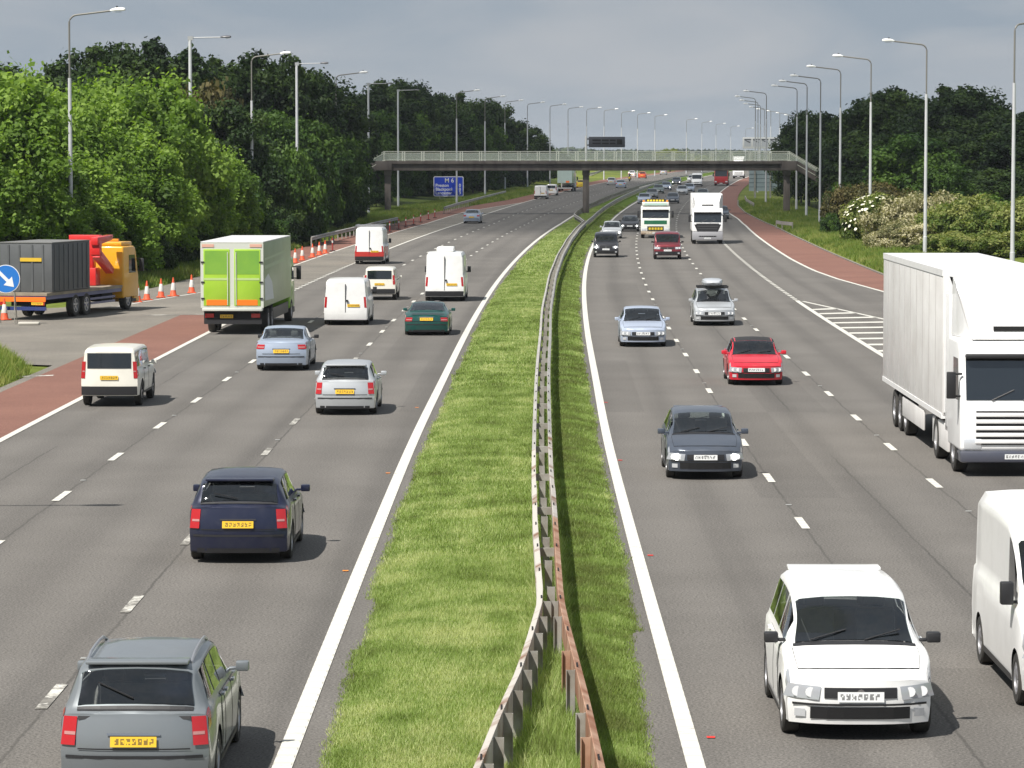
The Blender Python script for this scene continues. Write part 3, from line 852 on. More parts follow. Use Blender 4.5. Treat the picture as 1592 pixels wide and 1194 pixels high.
LPX = [(745, 1194), (764, 1148), (783, 1100), (811, 1040), (824, 1000), (836, 959), (844, 930)]
RPX = [(931, 1194), (920, 1142), (909, 1092), (891, 1020), (876, 962), (869, 930)]
LO = sorted((at(x, y, 0.75)[1], off(*at(x, y, 0.75))) for x, y in LPX)
RO = sorted((at(x, y, 0.75)[1], off(*at(x, y, 0.75))) for x, y in RPX)
lo_y = [a for a, b in LO]; lo_o = [b for a, b in LO]; ro_y = [a for a, b in RO]; ro_o = [b for a, b in RO]
def left_o(y):
    s = (lo_o[1]-lo_o[0])/(lo_y[1]-lo_y[0])
    if y < lo_y[0]: return lo_o[0] + s*(y-lo_y[0])
    base = bar_o(y) - 0.17
    far = float(np.interp(y, [318, 335, 350, 372, 520, 700, 1700], [0, -0.9, -1.9, -2.15, -1.6, -0.2, 0.0]))
    wob = 0.012*math.sin(y*0.17) if y > 55 else 0
    return float(np.interp(y, lo_y + [58, 64], lo_o + [bar_o(58)-0.17, bar_o(64)-0.17])) if y < 64 else base + far + wob
def right_o(y):
    s = (ro_o[1]-ro_o[0])/(ro_y[1]-ro_y[0])
    if y < ro_y[0]: return ro_o[0] + s*(y-ro_y[0])
    return float(np.interp(y, ro_y + [58, 64], ro_o + [bar_o(58)+0.13, bar_o(64)+0.13])) if y < 64 else bar_o(y) + 0.13 + (0.012*math.sin(y*0.17) if y > 55 else 0)
bar = empty('crash_barrier', P(bar_o(60), 60), 0, 'double sided steel crash barrier, rusty at its near end, running along the grass central reservation', 'crash barrier')
OB = Vector(bar.location)
def local(mb): mb.v = [(x-OB.x, y-OB.y, z-OB.z) for x, y, z in mb.v]; return mb
def ypath(f, a, b, step):
    ys = list(np.arange(a, b, step)) + [b]
    return [P(f(y), y) for y in ys]
for (nm, f, fl, a, b_, st, m, lab) in (
    ('rail', left_o, True, 28, 72, 1.6, M_RAILRUST, 'rust stained beam of the near left side'),
    ('rail', left_o, True, 72.02, 1500, 3.2, M_RAIL, None),
    ('rail', right_o, False, 28, 58.5, 1.6, M_RUST, 'rust brown beam of the near right side'),
    ('rail', right_o, False, 58.52, 76, 1.6, M_RAILRUST, None),
    ('rail', right_o, False, 76.02, 1500, 3.2, M_RAIL, None)):
    o = local(rail_mb(ypath(f, a, b_, st), fl)).build(nm, m, bar)
    if lab: o['label'] = lab
pm_far = MB(); npost = 0
def zpost(mb, x, y, z, sgn):
    """z-section post with its web facing along the road"""
    mb.box(x-0.055, x+0.055, y-0.004, y+0.004, z-0.05, z+0.73)
    mb.box(x-0.059 if sgn > 0 else x+0.047, x-0.047 if sgn > 0 else x+0.059, y+0.004, y+0.05, z-0.05, z+0.73)
    mb.box(x-0.059 if sgn < 0 else x+0.047, x-0.047 if sgn < 0 else x+0.059, y-0.05, y-0.004, z-0.05, z+0.73)
for k, y in enumerate(np.arange(33.2, 560, 1.6)):
    for f, sgn in ((left_o, 1), (right_o, -1)):
        if y > 48 and (y < 325 and sgn < 0 or k % 2): continue
        if sgn < 0 and k % 3 == 1 and y < 52: continue
        d = 0.07*sgn if y < 48 or y > 325 else 0.14
        p = P(f(y)+d, y)
        if npost < 70:
            mb = MB(); zpost(mb, *p, sgn)
            m = M_POST if (sgn > 0 or k % 4 == 0) else (M_RUST if k % 4 == 2 else M_POST)
            local(mb).build('post', m, bar); npost += 1
        else: zpost(pm_far, *p, sgn)
tag(local(pm_far).build('post', M_POST, bar), kind='stuff')
# spacer brackets between the two beams
br = MB()
for y in np.arange(55, 320, 6.4):
    a = P(left_o(y)+0.01, y, 0.60); b_ = P(right_o(y)-0.01, y, 0.60)
    br.box(a[0], b_[0], y-0.035, y+0.035, a[2]-0.12, a[2]+0.02)
tag(local(br).build('spacer', M_POST, bar), kind='stuff')
# lap joints with bolt heads along the top of the beams
jb = MB()
for y in np.arange(35, 100, 3.2):
    for f, s in ((left_o, -1), (right_o, 1)):
        p = P(f(y), y)
        for dy in (-0.12, -0.04, 0.04, 0.12): jb.box(p[0]+s*0.02-0.012, p[0]+s*0.02+0.012, y+dy-0.012, y+dy+0.012, p[2]+0.745, p[2]+0.778)
tag(local(jb).build('bolt', M_BLACK, bar), kind='stuff')

def guard_rail(px_pts, label, z=0.62, face=False):
    """single beam on posts traced on the verge; px_pts follow its top edge"""
    pts = []
    for x, y in px_pts:
        X, Y = at(x, y, 0.7 + 0.2); pts.append((X, Y, gz(Y)))
    dense = []
    for a, b_ in zip(pts[:-1], pts[1:]):
        L_ = math.hypot(b_[0]-a[0], b_[1]-a[1]); n = max(1, int(L_ / 3.2))
        for k in range(n): t = k/n; dense.append(tuple(a[i]+(b_[i]-a[i])*t for i in range(3)))
    dense.append(pts[-1])
    dense = [(x, y, gz(y)+0.05) for x, y, _ in dense]
    root = empty('guard_rail', dense[0], 0, label, 'guard rail')
    o0 = Vector(root.location)
    mb = rail_mb(dense, face); mb.v = [(x-o0.x, y-o0.y, z-o0.z) for x, y, z in mb.v]; mb.build('rail', M_RAIL, root)
    for x, y, z in dense:
        mb = MB(); mb.box(x-0.05-o0.x, x+0.05-o0.x, y-0.06-o0.y, y+0.06-o0.y, z-0.1-o0.z, z+0.7-o0.z); mb.build('post', M_POST, root)
guard_rail([(484, 366), (505, 361), (550, 351), (590, 342), (618, 336)], 'grey steel guard rail on the left verge behind the traffic cones')
guard_rail([(690, 323), (715, 317), (740, 312), (765, 307), (786, 303)], 'grey steel guard rail under the blue direction sign')
guard_rail([(917, 279), (935, 273.5), (950, 270.5), (962, 269)], 'short grey guard rail beyond the footbridge on the left verge')
guard_rail([(1158, 309), (1161, 313), (1172, 318)], 'short bent guard rail end beside the red hard shoulder', face=True)
guard_rail([(1207, 341), (1216, 342.5), (1232, 344)], 'short guard rail in front of the right footbridge pillar', face=True)

# ------------------------------------------------------------------ footbridge
BY = 381.0
zdeck, zsof, ztop = zat(250.3, BY), zat(265.2, BY), zat(235.3, BY)
xl, xm, xr = xat(603, BY, 3), xat(911, BY, 3), xat(1223, BY, 3)
xa, xb = xat(597.5, BY, 6), xat(1226, BY, 6)
fb = empty('footbridge', (xm, BY, gz(BY)), 0, 'concrete footbridge with pale railings crossing the whole motorway on slim pillars', 'footbridge')
FB = Vector(fb.location)
def fpart(mb, name, m, bevel=0, parent=fb, smooth=False):
    mb.v = [(x-FB.x, y-FB.y, z-FB.z) for x, y, z in mb.v]
    return mb.build(name, m, parent, bevel=bevel, smooth=smooth)
mb = MB(); mb.box(xa+0.9, xb-0.9, BY-1.25, BY+1.25, zdeck-0.36, zdeck); fpart(mb, 'deck', M_CONC, 0.03)
mb = MB(); mb.box(xa+0.02, xb-0.02, BY-0.98, BY+0.98, zsof, zdeck-0.363); fpart(mb, 'beam', M_CONC, 0.02)
for xp in (xl, xm, xr):
    wd = 0.36
    mb = MB(); mb.box(xp-wd, xp+wd, BY-0.4, BY+0.4, gz(BY)-0.2, zsof-0.55); fpart(mb, 'pillar', M_CONC, 0.03)
    mb = MB(); mb.box(xp-0.42, xp+0.42, BY-0.7, BY+0.7, zsof-0.55, zsof-0.002); fpart(mb, 'pillar_head', M_CONCL if xp != xm else M_CONC, 0.03)
for xe in (xa, xb):
    mb = MB(); mb.box(xe-0.9, xe+0.9, BY-1.255, BY+1.255, zsof+0.02, zdeck+0.004); fpart(mb, 'landing', M_CONC, 0.03)
# stair flights at both ends
for (x0, dr, ln_, slope) in ((xa-0.9, -1, 9.0, 0.56), (xb+0.9, 1, 10.2, 0.585)):
    x1 = x0 + dr*ln_; z1 = zdeck - slope*ln_
    for yy in (BY-1.2, BY+1.02):
        mb = MB(); mb.prism([(x0, zsof+0.05), (x0, zdeck+0.02), (x1, z1+0.02), (x1, z1-1.05)], yy, yy+0.18); fpart(mb, 'stair_string', M_CONC)
    mb = MB(); n = int(ln_/0.3)
    for k in range(n):
        xs = x0 + dr*ln_*k/n; xe = x0 + dr*ln_*(k+1)/n; zz = zdeck - slope*ln_*(k+1)/n
        mb.box(min(xs, xe), max(xs, xe), BY-1.02, BY+1.02, zz-0.2, zz)
    fpart(mb, 'steps', M_CONCL)
def panel_mat():
    m, t, b = _nodes('railing_mesh')
    b.inputs['Base Color'].default_value = (0.62, 0.68, 0.58, 1); b.inputs['Roughness'].default_value = 0.6
    tr = N(t, 'ShaderNodeBsdfTransparent'); mx = N(t, 'ShaderNodeMixShader', Fac=0.2)
    t.links.new(tr.outputs[0], mx.inputs[1]); t.links.new(b.outputs[0], mx.inputs[2]); t.links.new(mx.outputs[0], t.nodes['Material Output'].inputs['Surface'])
    return m
M_PANEL = panel_mat()
zr = [ztop, ztop-0.19, zdeck+0.12]
npair = 21
for yy in (BY-1.18, BY+1.18):
    xs = np.linspace(xa, xb, npair+1)
    rl = MB()
    for zz in zr: rl.box(xa, xb, yy-0.03, yy+0.03, zz-0.045, zz+0.015)
    # rails of the stair flights
    for (x0, dr, ln_, slope) in ((xa, -1, 9.9, 0.56), (xb, 1, 11.0, 0.585)):
        for zz in zr:
            x1 = x0+dr*ln_
            rl.prism([(x0, zz-0.045), (x0, zz+0.015), (x1, zz+0.015-slope*ln_), (x1, zz-0.045-slope*ln_)], yy-0.03, yy+0.03)
    fpart(rl, 'hand_rail', M_RAILG)
    pn = MB(); pn.box(xa, xb, yy-0.004, yy+0.004, zr[2]+0.02, zr[1]-0.05)
    for (x0, dr, ln_, slope) in ((xa, -1, 9.9, 0.56), (xb, 1, 11.0, 0.585)):
        x1 = x0+dr*ln_
        pn.prism([(x0, zr[2]+0.02), (x0, zr[1]-0.05), (x1, zr[1]-0.05-slope*ln_), (x1, zr[2]+0.02-slope*ln_)], yy-0.004, yy+0.004)
    fpart(pn, 'mesh_panel', M_PANEL)
    for i, x in enumerate(xs):
        pm = MB()
        for dx in ((-0.13, 0.13) if 0 < i < npair else (0.0,)):
            pm.box(x+dx-0.028, x+dx+0.028, yy-0.028, yy+0.028, zdeck-0.05, ztop)
        fpart(pm, 'railing_post', M_RAILG)

# ------------------------------------------------------------------ signs
def text_mesh(txt, size, m, parent, x, z, y, name='lettering', align='LEFT', spacing=1.0):
    cu = bpy.data.curves.new(name, 'FONT'); cu.body = txt; cu.size = size; cu.align_x = align; cu.extrude = 0.008; cu.offset = 0.012; cu.space_character = spacing
    to = bpy.data.objects.new('tmp', cu); col.objects.link(to)
    dg = bpy.context.evaluated_depsgraph_get(); me = bpy.data.meshes.new_from_object(to.evaluated_get(dg))
    bpy.data.objects.remove(to)
    me.materials.clear(); me.materials.append(m); me.name = name
    o = link(name, me, parent, (x, y, z)); o.rotation_euler = (math.pi/2, 0, 0)
    return o
def rrect(x0, x1, z0, z1, r, n=5):
    p = []
    for cx, cz, a0 in ((x1-r, z1-r, 0), (x0+r, z1-r, 90), (x0+r, z0+r, 180), (x1-r, z0+r, 270)):
        for k in range(n+1): a = R(a0+90*k/n); p.append((cx+r*math.cos(a), cz+r*math.sin(a)))
    return p
SY = 470.0
sx0, sx1, sz0, sz1 = xat(674, SY), xat(720.7, SY), zat(305.3, SY), zat(274.2, SY)
cxs = (sx0+sx1)/2; gzs = gz(SY) + 0.8
sg = empty('direction_sign', (cxs, SY, gzs), 0, 'large blue motorway sign with white place names on the left verge behind the footbridge', 'road sign')
W_, H_ = sx1-sx0, sz1-sz0; zb = sz0-gzs
MB().prism(rrect(-W_/2, W_/2, zb, zb+H_, 0.22), -0.03, 0.03).build('border', M_WHITE, sg)
MB().prism(rrect(-W_/2+0.11, W_/2-0.11, zb+0.11, zb+H_-0.11, 0.14), -0.04, -0.031).build('panel', M_SIGNBLUE, sg)
for x in (-W_*0.29, W_*0.29): MB().box(x-0.06, x+0.06, 0.04, 0.16, -1.0, zb+H_*0.9).build('post', M_POST, sg)
k = W_/930.0                                     # sign drawn 930 wide in the enlarged photo
for txt, sz, px_, pz in (('M 6', 185, 345, 185), ('Preston', 132, 60, 320), ('Blackpool', 132, 60, 440), ('Lancaster', 132, 60, 555), ('0', 132, 785, 320), ('0', 132, 785, 440), ('3', 132, 785, 555)):
    text_mesh(txt, sz*k, M_WHITE, sg, -W_/2 + px_*k, zb+H_ - pz*k, -0.041)

VY = 404.0
vx = xat(911.2, VY, 8)
vm = empty('message_sign', (vx, VY, gz(VY)), 0, 'dark blank electronic message sign on a white post above the footbridge', 'message sign')
x0, x1, z0, z1 = xat(915.3, VY, 8)-vx, xat(971.6, VY, 8)-vx, zat(229, VY)-gz(VY), zat(212.6, VY)-gz(VY)
zt_ = zat(211.5, VY)-gz(VY)
MB().lathe_z([(0.15, -0.3), (0.15, zt_), (0.0, zt_+0.02)], 0, 0, 14).build('post', M_LAMPW, vm, smooth=True)
MB().box(x0, x1, -0.35, 0.35, z0, z1).build('case', M_DARK, vm, bevel=0.05)
MB().box(0.0, x0, -0.08, 0.08, z1-0.35, z1-0.2).box(0.0, x0, -0.08, 0.08, z0+0.2, z0+0.35).build('bracket', M_BLACK, vm)
w_ = x1-x0; h_ = z1-z0
for a, b_ in ((0.10, 0.33), (0.36, 0.55), (0.58, 0.74)):
    for c_, d_ in ((0.30, 0.44), (0.58, 0.74)):
        MB().box(x0+w_*a, x0+w_*b_, -0.36, -0.352, z0+h_*c_, z0+h_*d_).build('display_row', M_MATT, vm)
MB().box(x0+w_*0.77, x0+w_*0.92, -0.362, -0.352, z0+h_*0.28, z0+h_*0.76).build('display_square', M_MATT, vm)

DY = 470.0                                       # back of the sign for oncoming traffic
x0, x1, z0, z1 = xat(1164.3, DY), xat(1217.5, DY), zat(297, DY), zat(264.5, DY)
ds = empty('sign_back', ((x0+x1)/2, DY, gz(DY)+0.5), 0, 'pale grey ribbed back of a big road sign behind the right end of the footbridge', 'road sign')
W_ = x1-x0; zb = z0-gz(DY)-0.5; H_ = z1-z0
MB().box(-W_/2, W_/2, -0.03, 0.03, zb, zb+H_).build('panel', M_SIGNBACK, ds)
for i in range(1, 5): MB().box(-W_/2+0.02, W_/2-0.02, -0.06, -0.032, zb+H_*i/5-0.025, zb+H_*i/5+0.025).build('rib', M_DARK, ds)
for x in (-W_*0.33, W_*0.12): MB().box(x-0.1, x+0.1, -0.26, -0.062, -0.6, zb+H_*0.97).build('post', M_POST, ds)

GY = 600.0
x0, x1, z0, z1 = xat(1154.5, GY, 9), xat(1209, GY, 9), zat(231, GY), zat(213.3, GY)
gs = empty('gantry_sign', ((x0+x1)/2, GY, gz(GY)), 0, 'white framed overhead gantry sign far beyond the right end of the footbridge', 'gantry sign')
W_ = x1-x0; zb = z0-gz(GY); H_ = z1-z0
MB().box(-W_/2, W_/2, -0.15, 0.15, zb, zb+H_).build('frame', M_LAMPW, gs, bevel=0.03)
for i in range(4):
    a = -W_/2 + W_*(0.045+0.245*i); b_ = a + W_*0.2
    c_ = MB().box(a, b_, -0.16, -0.152, zb+H_*0.18, zb+H_*0.86).build('panel', mat('pale_panel', (0.55, 0.57, 0.60), 0.5), gs)
    MB().box(a+0.02, b_-0.02, -0.175, -0.163, zb+H_*0.76, zb+H_*0.84).build('louvre', M_DARK, c_)
    MB().prism([(a+0.05, zb+H_*0.74), (a+W_*0.15, zb+H_*0.5), (a+W_*0.18, zb+H_*0.56), (a+0.25, zb+H_*0.75)], -0.175, -0.163).build('louvre', M_DARK, c_)
for x in (-W_*0.02, W_*0.44): MB().box(x-0.13, x+0.13, -0.1, 0.1, -0.5, zb+0.02).build('column', M_LAMPW, gs)

# blue keep-right disc in the slip road works
KYY = 139.0
kx = (9.0-PCX)/FOC*KYY; kz = zat(434, KYY)
ks = empty('arrow_sign', (kx, KYY, 0.01), 0, 'round blue sign with a white arrow pointing down right, in front of the flatbed lorry', 'road sign')
def disc(r, y0, y1, n=36): return [(r*math.cos(2*math.pi*i/n), kz + r*math.sin(2*math.pi*i/n)) for i in range(n)]
MB().prism(disc(0.60, 0, 0), -0.012, 0.012).build('rim', M_WHITE, ks)
M_BLUE2 = mat('mandatory_blue', (0.02, 0.17, 0.55), 0.4)
MB().prism(disc(0.57, 0, 0), -0.02, -0.0125).build('disc', M_BLUE2, ks)
ar = [(-0.06, -0.42), (-0.06, 0.10), (-0.22, 0.10), (0.0, 0.42), (0.22, 0.10), (0.06, 0.10), (0.06, -0.42)]
rot = R(-135)
arp = [(x*math.cos(rot)-y*math.sin(rot), kz + x*math.sin(rot)+y*math.cos(rot)) for x, y in ar]
arp = [(x*1.15, kz+(z-kz)*1.15) for x, z in arp]
MB().prism(arp, -0.026, -0.0205).build('arrow', M_WHITE, ks)
MB().tube([(-0.35, 0.05, 0), (-0.35, 0.03, kz+0.2)], 0.022).tube([(0.35, 0.05, 0), (0.35, 0.03, kz+0.2)], 0.022).tube([(-0.35, 0.7, 0.02), (-0.35, 0.03, kz-0.2)], 0.02).tube([(0.35, 0.7, 0.02), (0.35, 0.03, kz-0.2)], 0.02).build('stand', M_POST, ks)
tag(MB().box(-0.45, 0.45, -0.2, 0.25, 0, 0.12).build('sandbag', mat('pale_sandbag', (0.45, 0.43, 0.38), 0.9), None, bevel=0.05, loc=(kx+1.0, KYY-0.3, 0.012)), 'pale sandbag lying at the foot of the blue arrow sign', 'sandbag')

# ------------------------------------------------------------------ lamp posts
LH = 14.8
def lamp_y(ytop):
    Y = 300.0
    for _ in range(30): Y = (LH - CAM_H + gz(Y)) * FOC / max(HOR - ytop, 1) * 1.0
    return Y
def make_lamp(style):
    """column with a bracket arm reaching +x"""
    root = empty('lamp_post', (0, 0, 0))
    if style == 'bend':
        MB().tube([(0,0,-0.6),(0,0,1.5),(0,0,1.52),(0,0,11.3)], [0.15,0.15,0.125,0.095], 10, False).build('column', M_STEEL, root, smooth=True)
        pts = [(0,0,11.3),(0,0,LH-0.55)] + [(0.45*(1-math.cos(a)), 0, LH-0.55+0.45*math.sin(a)) for a in np.linspace(0.2, math.pi/2-0.09, 6)] + [(2.25, 0, LH+0.12)]
        MB().tube(pts, 0.052, 8).build('arm', M_ARM, root, smooth=True)
        hz = LH+0.13; hm = M_LAMPW
        prof = [(2.2, 0.035, 0.0), (2.32, 0.11, 0.02), (2.55, 0.15, 0.05), (2.85, 0.16, 0.05), (3.02, 0.12, 0.05), (3.08, 0.03, 0.05)]
    else:
        MB().tube([(0,0,-0.6),(0,0,1.5),(0,0,1.52),(0,0,LH-0.15)], [0.15,0.15,0.13,0.11], 10).build('column', M_STEEL, root, smooth=True)
        MB().box(-0.14, 0.2, -0.1, 0.1, LH-0.16, LH+0.1).tube([(0.1,0,LH),(2.1,0,LH+0.03)], 0.04, 8).build('arm', mat('arm_steel', (0.4,0.41,0.42), 0.5, 0.3), root)
        hz = LH+0.03; hm = M_LAMPD
        prof = [(2.0, 0.05, 0.0), (2.1, 0.11, 0.0), (2.4, 0.13, 0.02), (2.65, 0.12, 0.02), (2.72, 0.03, 0.02)]
    vs = []; fs = []; n = 12
    for x, r, dz in prof:
        for q in range(n):
            t = 2*math.pi*q/n; vs.append((x, r*1.05*math.cos(t), hz+dz + r*0.8*max(math.sin(t), -0.55)))
    for i in range(len(prof)-1):
        for q in range(n): l = (q+1) % n; fs.append((i*n+q, i*n+l, (i+1)*n+l, (i+1)*n+q))
    fs.append(tuple(range(n))); fs.append(tuple((len(prof)-1)*n+q for q in range(n)))
    mb = MB(); mb.add(vs, fs); hd = mb.build('lamp_head', hm, root, smooth=True)
    if style == 'bend': MB().lathe_z([(0.0,0.1),(0.05,0.1),(0.05,0.0)], 2.6, 0, 8).build('photocell', M_BLACK, hd, loc=(0,0,hz+0.15))
    MB().box(2.35, 2.85 if style == 'bend' else 2.62, -0.09, 0.09, hz-0.085, hz-0.06).build('lens', M_LENS, hd)
    return root
protos = {}
LEFT = [(110,22,'bend'),(297,60,'flat'),(392,87,'bend'),(462,100,'flat'),(523,116,'bend'),(573,131,'flat'),(619,141,'flat'),(710,143,'bend'),(754,152,'bend'),(785,158,'bend'),(820,161,'bend'),(855,164,'bend'),(883,168,'bend'),(912,169,'bend'),
        (939,171,'bend'),(966,174,'bend'),(991,177,'bend'),(1018,180,'bend'),(1067,186,'bend'),(1091,190,'bend'),(1113,193,'bend'),(1136,197,'bend'),(1159,200,'bend')]
RIGHT = [(1439,68,'bend'),(1353,91,'bend'),(1306,107,'bend'),(1275,121,'bend'),(1254,129,'bend'),(1238.5,136,'bend'),(1191,144,'bend'),(1174,152,'bend'),(1178,158,'bend'),(1182,163,'bend'),(1188,168,'bend'),(1198,171,'bend'),(1212,174,'bend'),(1226,177,'bend'),(1238,180,'bend')]
LLAB = {0: 'tallest lamp post, its white head on a bent arm above the bright left trees', 1: 'pale lamp post with flat dark headed arm rising out of the bright left trees',
        2: 'lamp post with white head on a bent arm behind the green box lorry', 3: 'lamp post with flat arm and dark head just right of the green box lorry', 4: 'lamp post with bent arm against the dark trees left of the footbridge stairs',
        5: 'dim lamp post standing right at the left footbridge stair', 6: 'dim lamp post against the trees behind the left footbridge pillar', 7: 'lamp post that stands in front of the blue direction sign'}
RLAB = {0: 'lamp post with white head rising behind the big white articulated lorry', 1: 'lamp post standing in front of the cream blossoming bush', 2: 'lamp post standing at the edge of the brown green bush on the right',
        3: 'lamp post at the lower end of the right footbridge stair', 4: 'lamp post in front of the right footbridge stair', 5: 'lamp post just right of the right footbridge pillar'}
for side, rows in ((1, LEFT), (-1, RIGHT)):
    for i, (px_, yt, stl) in enumerate(rows):
        Y = lamp_y(yt); X = xat(px_, Y, 5)
        if stl not in protos: protos[stl] = make_lamp(stl); o = protos[stl]
        else: o = copy_tree(protos[stl])
        o.location = (X, Y, gz(Y)); o.rotation_euler = (0, 0, (math.pi if side < 0 else 0) - math.atan(dC(Y))*1.0)
        if side > 0: lab = LLAB.get(i, 'slim lamp post in the long left row beyond the footbridge, arm reaching right')
        else: lab = RLAB.get(i, 'slim lamp post in the distant right cluster beyond the footbridge, arm reaching left')
        tag(o, lab, 'lamp post', 'lamp posts along the left verge' if side > 0 else 'lamp posts along the right verge')
# slip road lamp at the right edge of the frame, its arm reaching away over the slip
o = copy_tree(protos['bend'])
Y = lamp_y(36); o.location = (xat(1575, Y, 5), Y, 0); o.rotation_euler = (0, 0, R(35))
tag(o, 'lamp post at the right edge with its arm reaching right, behind the white articulated lorry', 'lamp post', 'lamp posts along the right verge')

# the next post of the left row stands just outside the frame; the shadow of its arm lies across the lanes
o = copy_tree(protos['bend'])
o.location = (-18.3, 59.4, 0.0)
tag(o, 'lamp post outside the left edge, throwing a thin arm shadow across the lanes', 'lamp post', 'lamp posts along the left verge')

# ------------------------------------------------------------------ traffic cones and delineators
def make_cone():
    root = empty('traffic_cone')
    MB().box(-0.23,0.23,-0.23,0.23,0,0.05).build('base', M_CONE, root, bevel=0.02)
    b_ = MB().lathe_z([(0.185,0.05),(0.17,0.07),(0.03,0.95),(0.0,0.96)], 0, 0, 18).build('body', M_CONE, root, smooth=True)
    MB().lathe_z([(0.136,0.31),(0.138,0.32),(0.078,0.68),(0.074,0.685)], 0, 0, 18).build('band', M_CONEW, b_, smooth=True)
    return root
cone = make_cone()
CONES = [((228.5,467),'orange traffic cone first past the yellow lorry cab'),((250.5,463),'orange traffic cone second past the yellow lorry cab'),((269.5,461),'orange traffic cone third past the yellow lorry cab'),((298,456),'orange traffic cone just left of the green box lorry'),
         ((7,498),'orange traffic cone beside the rear of the flatbed lorry at the left edge'),((459,409),'orange traffic cone half hidden by the green box lorry'),((470,405),'slim orange traffic cone first clear of the green box lorry'),((486,400.5),'orange traffic cone below the end of the guard rail'),((496.5,397),'dull red traffic cone behind the brighter ones'),((505.6,394.5),'orange traffic cone farthest along before the slim posts'),((214,470),'orange traffic cone partly hidden by the yellow lorry cab')]
for i, ((px_, py_), lab) in enumerate(CONES):
    o = cone if i == 0 else copy_tree(cone)
    X, Y = at(px_, py_); o.location = (X, Y, gz(Y)+0.014); o.rotation_euler = (0, 0, rng.uniform(0, 1.5))
    tag(o, lab, 'traffic cone', 'traffic cones along the slip road')
def make_delin():
    root = empty('delineator_post')
    MB().box(-0.2,0.2,-0.16,0.16,0,0.07).build('base', M_BLACK, root, bevel=0.02)
    MB().lathe_z([(0.055,0.07),(0.05,1.0),(0,1.01)], 0, 0, 10).build('post', mat('red_post', (0.30,0.035,0.03), 0.6), root, smooth=True)
    MB().lathe_z([(0.056,0.62),(0.056,0.80)], 0, 0, 10).build('band', M_CONEW, root, smooth=True)
    return root
dl = make_delin()
for i, (px_, py_) in enumerate([(517,391),(606,361),(620,357),(631,353.5),(643,349.5),(654,346),(666,342),(676,339)]):
    o = dl if i == 0 else copy_tree(dl)
    X, Y = at(px_, py_); o.location = (X, Y, gz(Y)+0.014)
    tag(o, 'slim dull red delineator post on the hard shoulder beyond the cones', 'delineator', 'delineator posts along the left shoulder')

# ------------------------------------------------------------------ trees, bushes, hills
def crown_mesh(name, m, seed, n, leaf, squash=1.0, clumps=60, spiky=0.0, asp=2.6):
    """crown in a unit box: radius 1 in x and y, height 0..1 scaled later; leaf clumps through an uneven volume"""
    r_ = np.random.default_rng(seed)
    # clump centres: on an irregular dome, some inside
    ph = r_.uniform(0, 2*np.pi, clumps); ct = r_.uniform(-0.75, 1.0, clumps)
    rad = np.where(r_.uniform(size=clumps) < 0.75, r_.uniform(0.72, 1.02, clumps), r_.uniform(0.2, 0.7, clumps))
    st = np.sqrt(np.maximum(0, 1-ct*ct))
    prof = np.where(ct < 0, 1.0, 1.0)
    cx = rad*st*np.cos(ph)*prof; cy = rad*st*np.sin(ph)*prof; cz = asp*(0.5 + 0.5*rad*ct*0.94)
    lump = 1 + 0.16*np.sin(3*ph+seed) + 0.1*np.sin(5*ph+2*seed)
    cx *= lump; cy *= lump
    cs = r_.uniform(0.17, 0.36, clumps)
    per = n // clumps
    V = []; A = []
    for i in range(clumps):
        d = r_.normal(size=(per, 3)); d /= np.linalg.norm(d, axis=1)[:, None]
        rr = cs[i]*(r_.uniform(0, 1, per)**(0.42))
        p = d*rr[:, None]
        p[:, 2] *= 0.72*squash
        if spiky:
            k = r_.uniform(size=per) < 0.3
            p[k, 2] += spiky*np.abs(r_.normal(size=k.sum()))*0.16
        p += np.array([cx[i], cy[i], cz[i]])
        ra = r_.uniform(0.1, 0.9)
        nrm = d*0.8 + r_.normal(size=(per, 3))*0.6 + np.array([0, 0, 0.45]); nrm /= np.linalg.norm(nrm, axis=1)[:, None]
        t1 = np.cross(nrm, r_.normal(size=(per, 3))); t1 /= np.linalg.norm(t1, axis=1)[:, None]
        t2 = np.cross(nrm, t1)
        s = leaf*r_.uniform(0.55, 1.35, per)[:, None]
        q = np.stack([p - t1*s*0.5, p + t2*s*0.36 + nrm*s*0.06, p + t1*s*0.6, p - t2*s*0.36 + nrm*s*0.06], 1)
        q[:, :, 2] /= asp; V.append(q.reshape(-1, 3)); A.append(np.repeat(np.clip(ra + r_.normal(0, 0.13, per), 0, 1), 4))
    V = np.concatenate(V); A = np.concatenate(A)
    F = np.arange(len(V)).reshape(-1, 4)
    return npmesh(name, V, F, m, attr=A)
def trunk_mesh(seed):
    r_ = random.Random(seed); mb = MB()
    mb.tube([(0,0,-0.08),(0.01,0,0.1),(0.03,0.02,0.35),(0.0,0.03,0.7)], [0.055,0.042,0.032,0.012], 8)
    for k in range(7):
        a = r_.uniform(0, 6.28); z = r_.uniform(0.2, 0.5); l = r_.uniform(0.4, 0.75)
        mb.tube([(0.02,0.01,z),(l*0.5*math.cos(a), l*0.5*math.sin(a), z+0.1),(l*math.cos(a), l*math.sin(a), z+0.25)], [0.018,0.012,0.004], 5)
    me = bpy.data.meshes.new('trunk'); me.from_pydata(mb.v, [], mb.f); me.materials.append(M_BARK)
    me.polygons.foreach_set('use_smooth', [True]*len(me.polygons))
    return me
